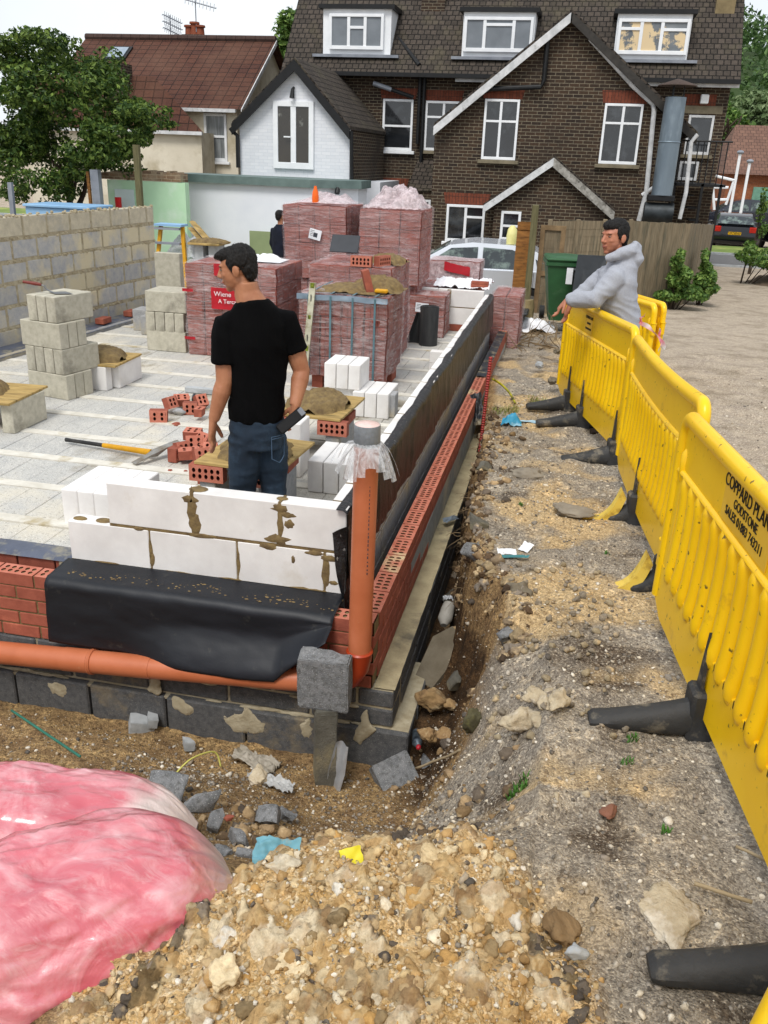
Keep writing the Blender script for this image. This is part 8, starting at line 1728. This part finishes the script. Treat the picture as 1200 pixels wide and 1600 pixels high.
t = MB(); t.loft([q(402, 650), q(402, 668), q(402, 695)], [(.142, .112), (.15, .122), (.145, .118)], n=22, ref=tuple(ac))
for hp, ft_ in ((q(385, 692, -.03), fl_), (q(421, 690, .05), fr_)):
    kn = hp.lerp(ft_, .5) + Vector((0, .02, 0)); t.loft([hp + Vector((0, 0, .03)), hp.lerp(kn, .5), kn, kn.lerp(ft_, .5), ft_ + Vector((0, 0, .03))], [(.098, .1), (.088, .09), (.075, .075), (.07, .07), (.065, .065)], n=16)
jn = bake(t, 'jeans', .007, M_jean, man, 4, lambda p: .007 * fb(p.x * 8, p.y * 8, p.z * 9, 3) + .005 * (1 - abs(noise.noise(Vector((p.x * 5, p.y * 5, p.z * 16)))) * 2.2))
t = MB()
def pk_(u, v):
    an = radians(-62 + 44 * u); c_ = q(402, 674 + 42 * v); return c_ + ac * (.155 * cos(an)) - bk_ * (.128 * sin(an)) 
for (u0, v0, u1, v1) in ((0, 0, 1, 0), (0, 0, .04, .8), (1, 0, .96, .8), (.04, .8, .5, 1), (.96, .8, .5, 1), (0, .08, 1, .08)):
    t.loft([pk_(lerp(u0, u1, k / 6), lerp(v0, v1, k / 6)) for k in range(7)], .0025, n=5)
t.build('pocket_stitching', mat('stitching', '3d5268', '4a6078', rough=.9, rnd=0), jn)
for ft_ in (fl_, fr_):
    t = MB(); t.loft([ft_ + Vector((.01, -.09, -.02)), ft_ + Vector((0, -.04, -.01)), ft_ + Vector((-.01, .06, -.015)), ft_ + Vector((-.03, .17, -.03)), ft_ + Vector((-.035, .2, -.04))], [(.035, .03), (.05, .045), (.05, .045), (.032, .045), (.015, .03)], n=14, ref=(0, 0, 1)); t.loft([ft_, ft_ + Vector((0, 0, .09))], [.05, .055], n=14); t.build('boot', M_boot, man)
rd_ = wr_ + Vector((-.012, -.035, -.075)); t = MB(); Mr = T3(rd_) @ Matrix.Rotation(radians(-42), 4, 'Y') @ Matrix.Rotation(.3, 4, 'Z'); t.box(-.085, .085, -.016, .016, -.03, .03, b=.008, M=Mr); t.box(.06, .088, -.018, .018, -.02, .024, b=.004, M=Mr, mi=1)
o = t.build('handheld_tool', [M_blk, M_lead]); tag(o, 'small black hand tool held in the right hand of the man in black', 'tool')
# --- man in the grey hoodie, leaning his arms on the far barrier
YH = 3.85
def q(px, py, dy=0): return ony(px, py, YH + dy)
gz = terr(q(985, 600).x + .1, YH); m2 = thing('person', 'man in a grey hoodie leaning his arm over the yellow barrier, looking left', 'person', (q(975, 520).x - .0, YH, gz))
sk = MB(); Fh = Vector((-.72, -.69, -.06)); P = head(sk, m2, q(960, 370, 0), Fh, 1.16, up=Vector((-.05, 0, 1)), hair_front=0)
ac = Vector((.45, -.89, 0))
sk.loft([q(975, 425), q(973, 405), q(968, 388, 0)], [(.09, .08), (.07, .07), (.062, .066)], n=14)
bx = lambda px, py, dy=0: q(px, py, dy)
hipc = Vector((m2.location.x - .03, YH + .02, .93 + gz)); chs = q(962, 450); sho = q(968, 418)
sk.loft([hipc, hipc.lerp(chs, .5), chs, sho], [(.15, .12), (.14, .12), (.17, .13), (.12, .09)], n=18, ref=tuple(ac))
shn, shf = q(962, 434, -.14), q(944, 434, .18); eln, elf = q(930, 468, -.2), q(908, 462, .16); wrn, wrf = q(887, 468, -.08), q(892, 474, .1)
for a, b, c in ((shn, eln, wrn), (shf, elf, wrf)): sk.loft([a, a.lerp(b, .5), b, b.lerp(c, .5), c], [.062, .058, .05, .045, .033], n=12)
hand(sk, wrn, (-.62, -.05, -.78), (.5, .0, -.5), curl=.7, thumb=1, s=1.15); hand(sk, wrf, (-.3, .1, -.9), (.8, .2, -.2), curl=.6, thumb=-1, s=1.15)
ff = [Vector((m2.location.x + .02, YH - .12, gz + .06)), Vector((m2.location.x + .1, YH + .14, gz + .06))]
for k, f_ in enumerate(ff):
    hp = hipc + ac * (.09 if k == 0 else -.09) + Vector((0, 0, -.05)); kn = hp.lerp(f_, .52) + Vector((-.02, 0, 0)); sk.loft([hp, kn, f_], [.09, .06, .042], n=12); sk.loft([f_ + Vector((.06, 0, -.02)), f_ + Vector((-.16, -.04, -.03))], [.035, .03], n=8)
bake(sk, 'body', .0055, mat('skin_ruddy', 'b5795e', '9e6249', sc=9, rough=.55, rnd=0, bump=.15, bsc=90, c3='c08672', sc3=7), m2, 3)
t = MB(); t.loft([hipc + Vector((0, 0, -.08)), hipc + Vector((0, 0, .02)), hipc.lerp(chs, .5), chs, q(967, 430), q(972, 412), q(972, 400)], [(.165, .135), (.17, .145), (.175, .145), (.19, .155), (.18, .14), (.13, .11), (.095, .095)], n=24, ref=tuple(ac))
for a, b, c in ((shn, eln, wrn), (shf, elf, wrf)): t.loft([a.lerp(sho, .4), a, a.lerp(b, .5), b, b.lerp(c, .5), b.lerp(c, .85), b.lerp(c, .93), b.lerp(c, .98)], [.08, .088, .08, .071, .064, .057, .048, .044], n=16)
t.loft([q(948, 404, -.1), q(965, 398, -.13), q(985, 392, -.06), q(992, 390, .03), q(985, 392, .12), q(962, 402, .14)], [(.03, .035), (.04, .04), (.05, .05), (.052, .055), (.05, .045), (.03, .03)], n=14)
t.loft([q(975, 405), q(988, 396), q(994, 378)], [(.09, .06), (.085, .05), (.04, .018)], n=14, ref=(0, 1, 0)); t.loft([q(990, 385), q(996, 405), q(990, 420)], [(.07, .035), (.08, .05), (.05, .03)], n=12, ref=(0, 1, 0))
bake(t, 'hoodie', .009, M_hood, m2, 4, lambda p: .004 * fb(p.x * 5, p.y * 5, p.z * 4, 3) + .006 * (1 - abs(noise.noise(Vector((p.x * 8 + p.z * 12, p.y * 6, p.z * 10)))) * 2.6))
t = MB(); t.loft([hipc + Vector((0, 0, -.02)), hipc + Vector((0, 0, -.12))], [(.165, .14), (.165, .14)], n=18, ref=tuple(ac))
for k, f_ in enumerate(ff):
    hp = hipc + ac * (.09 if k == 0 else -.09) + Vector((0, 0, -.08)); kn = hp.lerp(f_, .52) + Vector((-.02, 0, 0)); t.loft([hp, kn, f_ + Vector((0, 0, .02))], [.11, .085, .075], n=14)
bake(t, 'trousers', .01, mat('dark_trousers', '23262b', '2d3036', rough=.9, rnd=0), m2, 3, lambda p: .006 * fb(p.x * 8, p.y * 8, p.z * 9))
for f_ in ff: t = MB(); t.loft([f_ + Vector((.09, .02, -.02)), f_ + Vector((0, 0, -.01)), f_ + Vector((-.19, -.04, -.03))], [(.04, .04), (.055, .05), (.025, .035)], n=12); t.build('boot', M_boot, m2)
# --- small dark figure by the white wall
Y3 = 13.6
def q(px, py, dy=0): return ony(px, py, Y3 + dy)
z3 = terr(q(437, 400).x, Y3); m3 = thing('person', 'small figure in a navy jacket seen from behind, half hidden by the high brick pack', 'person', (q(437, 400).x, Y3, z3))
sk = MB(); C = q(438, 338); P = head(sk, m3, C, (.5, .86, 0), 1.0, hair_front=1)
nk = C + Vector((0, 0, -.13)); sh = nk + Vector((0, 0, -.12)); hp = sh + Vector((0, 0, -.48)); acr = Vector((.86, -.5, 0))
sk.loft([sh, nk, C + Vector((0, 0, -.05))], [.08, .055, .055], n=12); sk.loft([hp, sh + Vector((0, 0, -.2)), sh], [(.15, .1), (.17, .11), (.16, .09)], n=16, ref=tuple(acr))
arms = [(sh + acr * s_ * .17, sh + acr * s_ * .25 + Vector((0, 0, -.28)), sh + acr * s_ * .2 + Vector((.02, .1, -.5))) for s_ in (-1, 1)]
for a, b, c in arms: sk.loft([a, b, c], [.05, .042, .03], n=10); hand(sk, c, (0, .1, -1), (.5, .5, 0), curl=.5)
for s_ in (-1, 1): f_ = Vector((hp.x + acr.x * s_ * .1, hp.y + acr.y * s_ * .1, z3 + .06)); sk.loft([hp + acr * s_ * .08, hp.lerp(f_, .5) + acr * s_ * .04, f_], [.09, .06, .04], n=10); sk.loft([f_ + Vector((-.03, -.06, -.02)), f_ + Vector((.06, .13, -.03))], [.035, .03], n=8)
bake(sk, 'body', .008, M_skin, m3, 2)
t = MB(); t.loft([hp + Vector((0, 0, -.06)), hp, sh + Vector((0, 0, -.2)), sh, nk + Vector((0, 0, -.02))], [(.19, .14), (.19, .14), (.21, .15), (.19, .12), (.09, .09)], n=18, ref=tuple(acr))
for a, b, c in arms: t.loft([a, b, b.lerp(c, .9)], [.08, .068, .055], n=12)
bake(t, 'jacket', .014, M_navy, m3, 3, lambda p: .01 * fb(p.x * 7, p.y * 7, p.z * 6))
t = MB(); t.loft([hp, hp + Vector((0, 0, -.1))], [(.16, .12), (.16, .12)], n=14, ref=tuple(acr))
for s_ in (-1, 1): f_ = Vector((hp.x + acr.x * s_ * .1, hp.y + acr.y * s_ * .1, z3 + .08)); t.loft([hp + acr * s_ * .08, f_], [.105, .075], n=12)
bake(t, 'trousers', .014, M_olive, m3, 2)
for s_ in (-1, 1): f_ = Vector((hp.x + acr.x * s_ * .1, hp.y + acr.y * s_ * .1, z3 + .05)); t = MB(); t.loft([f_ + Vector((-.05, -.09, -.01)), f_ + Vector((.08, .16, -.02))], [.045, .035], n=10); t.build('boot', M_boot, m3)
# warning tape tied to the barrier
t = MB(); a = ony(1003, 508, 3.6)
M_tape = mat('warning_tape', 'e8e6e6', 'e06a86', sc=7, rough=.4, rnd=0, det=0)
for (p0, p1, p2, dx) in (((1003, 506), (1025, 515), (1040, 545), 0), ((1030, 515), (1034, 530), (1030, 548), .02), ((1003, 506), (995, 500), (1008, 492), 0)):
    A_, B_, C_ = [ony(*p_, 3.2) for p_ in (p0, p1, p2)]
    t.grid(lambda u, v: tuple((A_ * (1 - v) ** 2 + B_ * 2 * v * (1 - v) + C_ * v * v) + Vector((.006 * sin(v * 9) * (u - .5) * 3, .0 + .03 * sin(v * 7), .028 * (u - .5)))), 2, 24)
o = t.build('warning_tape', M_tape, ang=180); tag(o, 'torn red and white warning tape tied at the joint of two yellow barriers', 'tape')
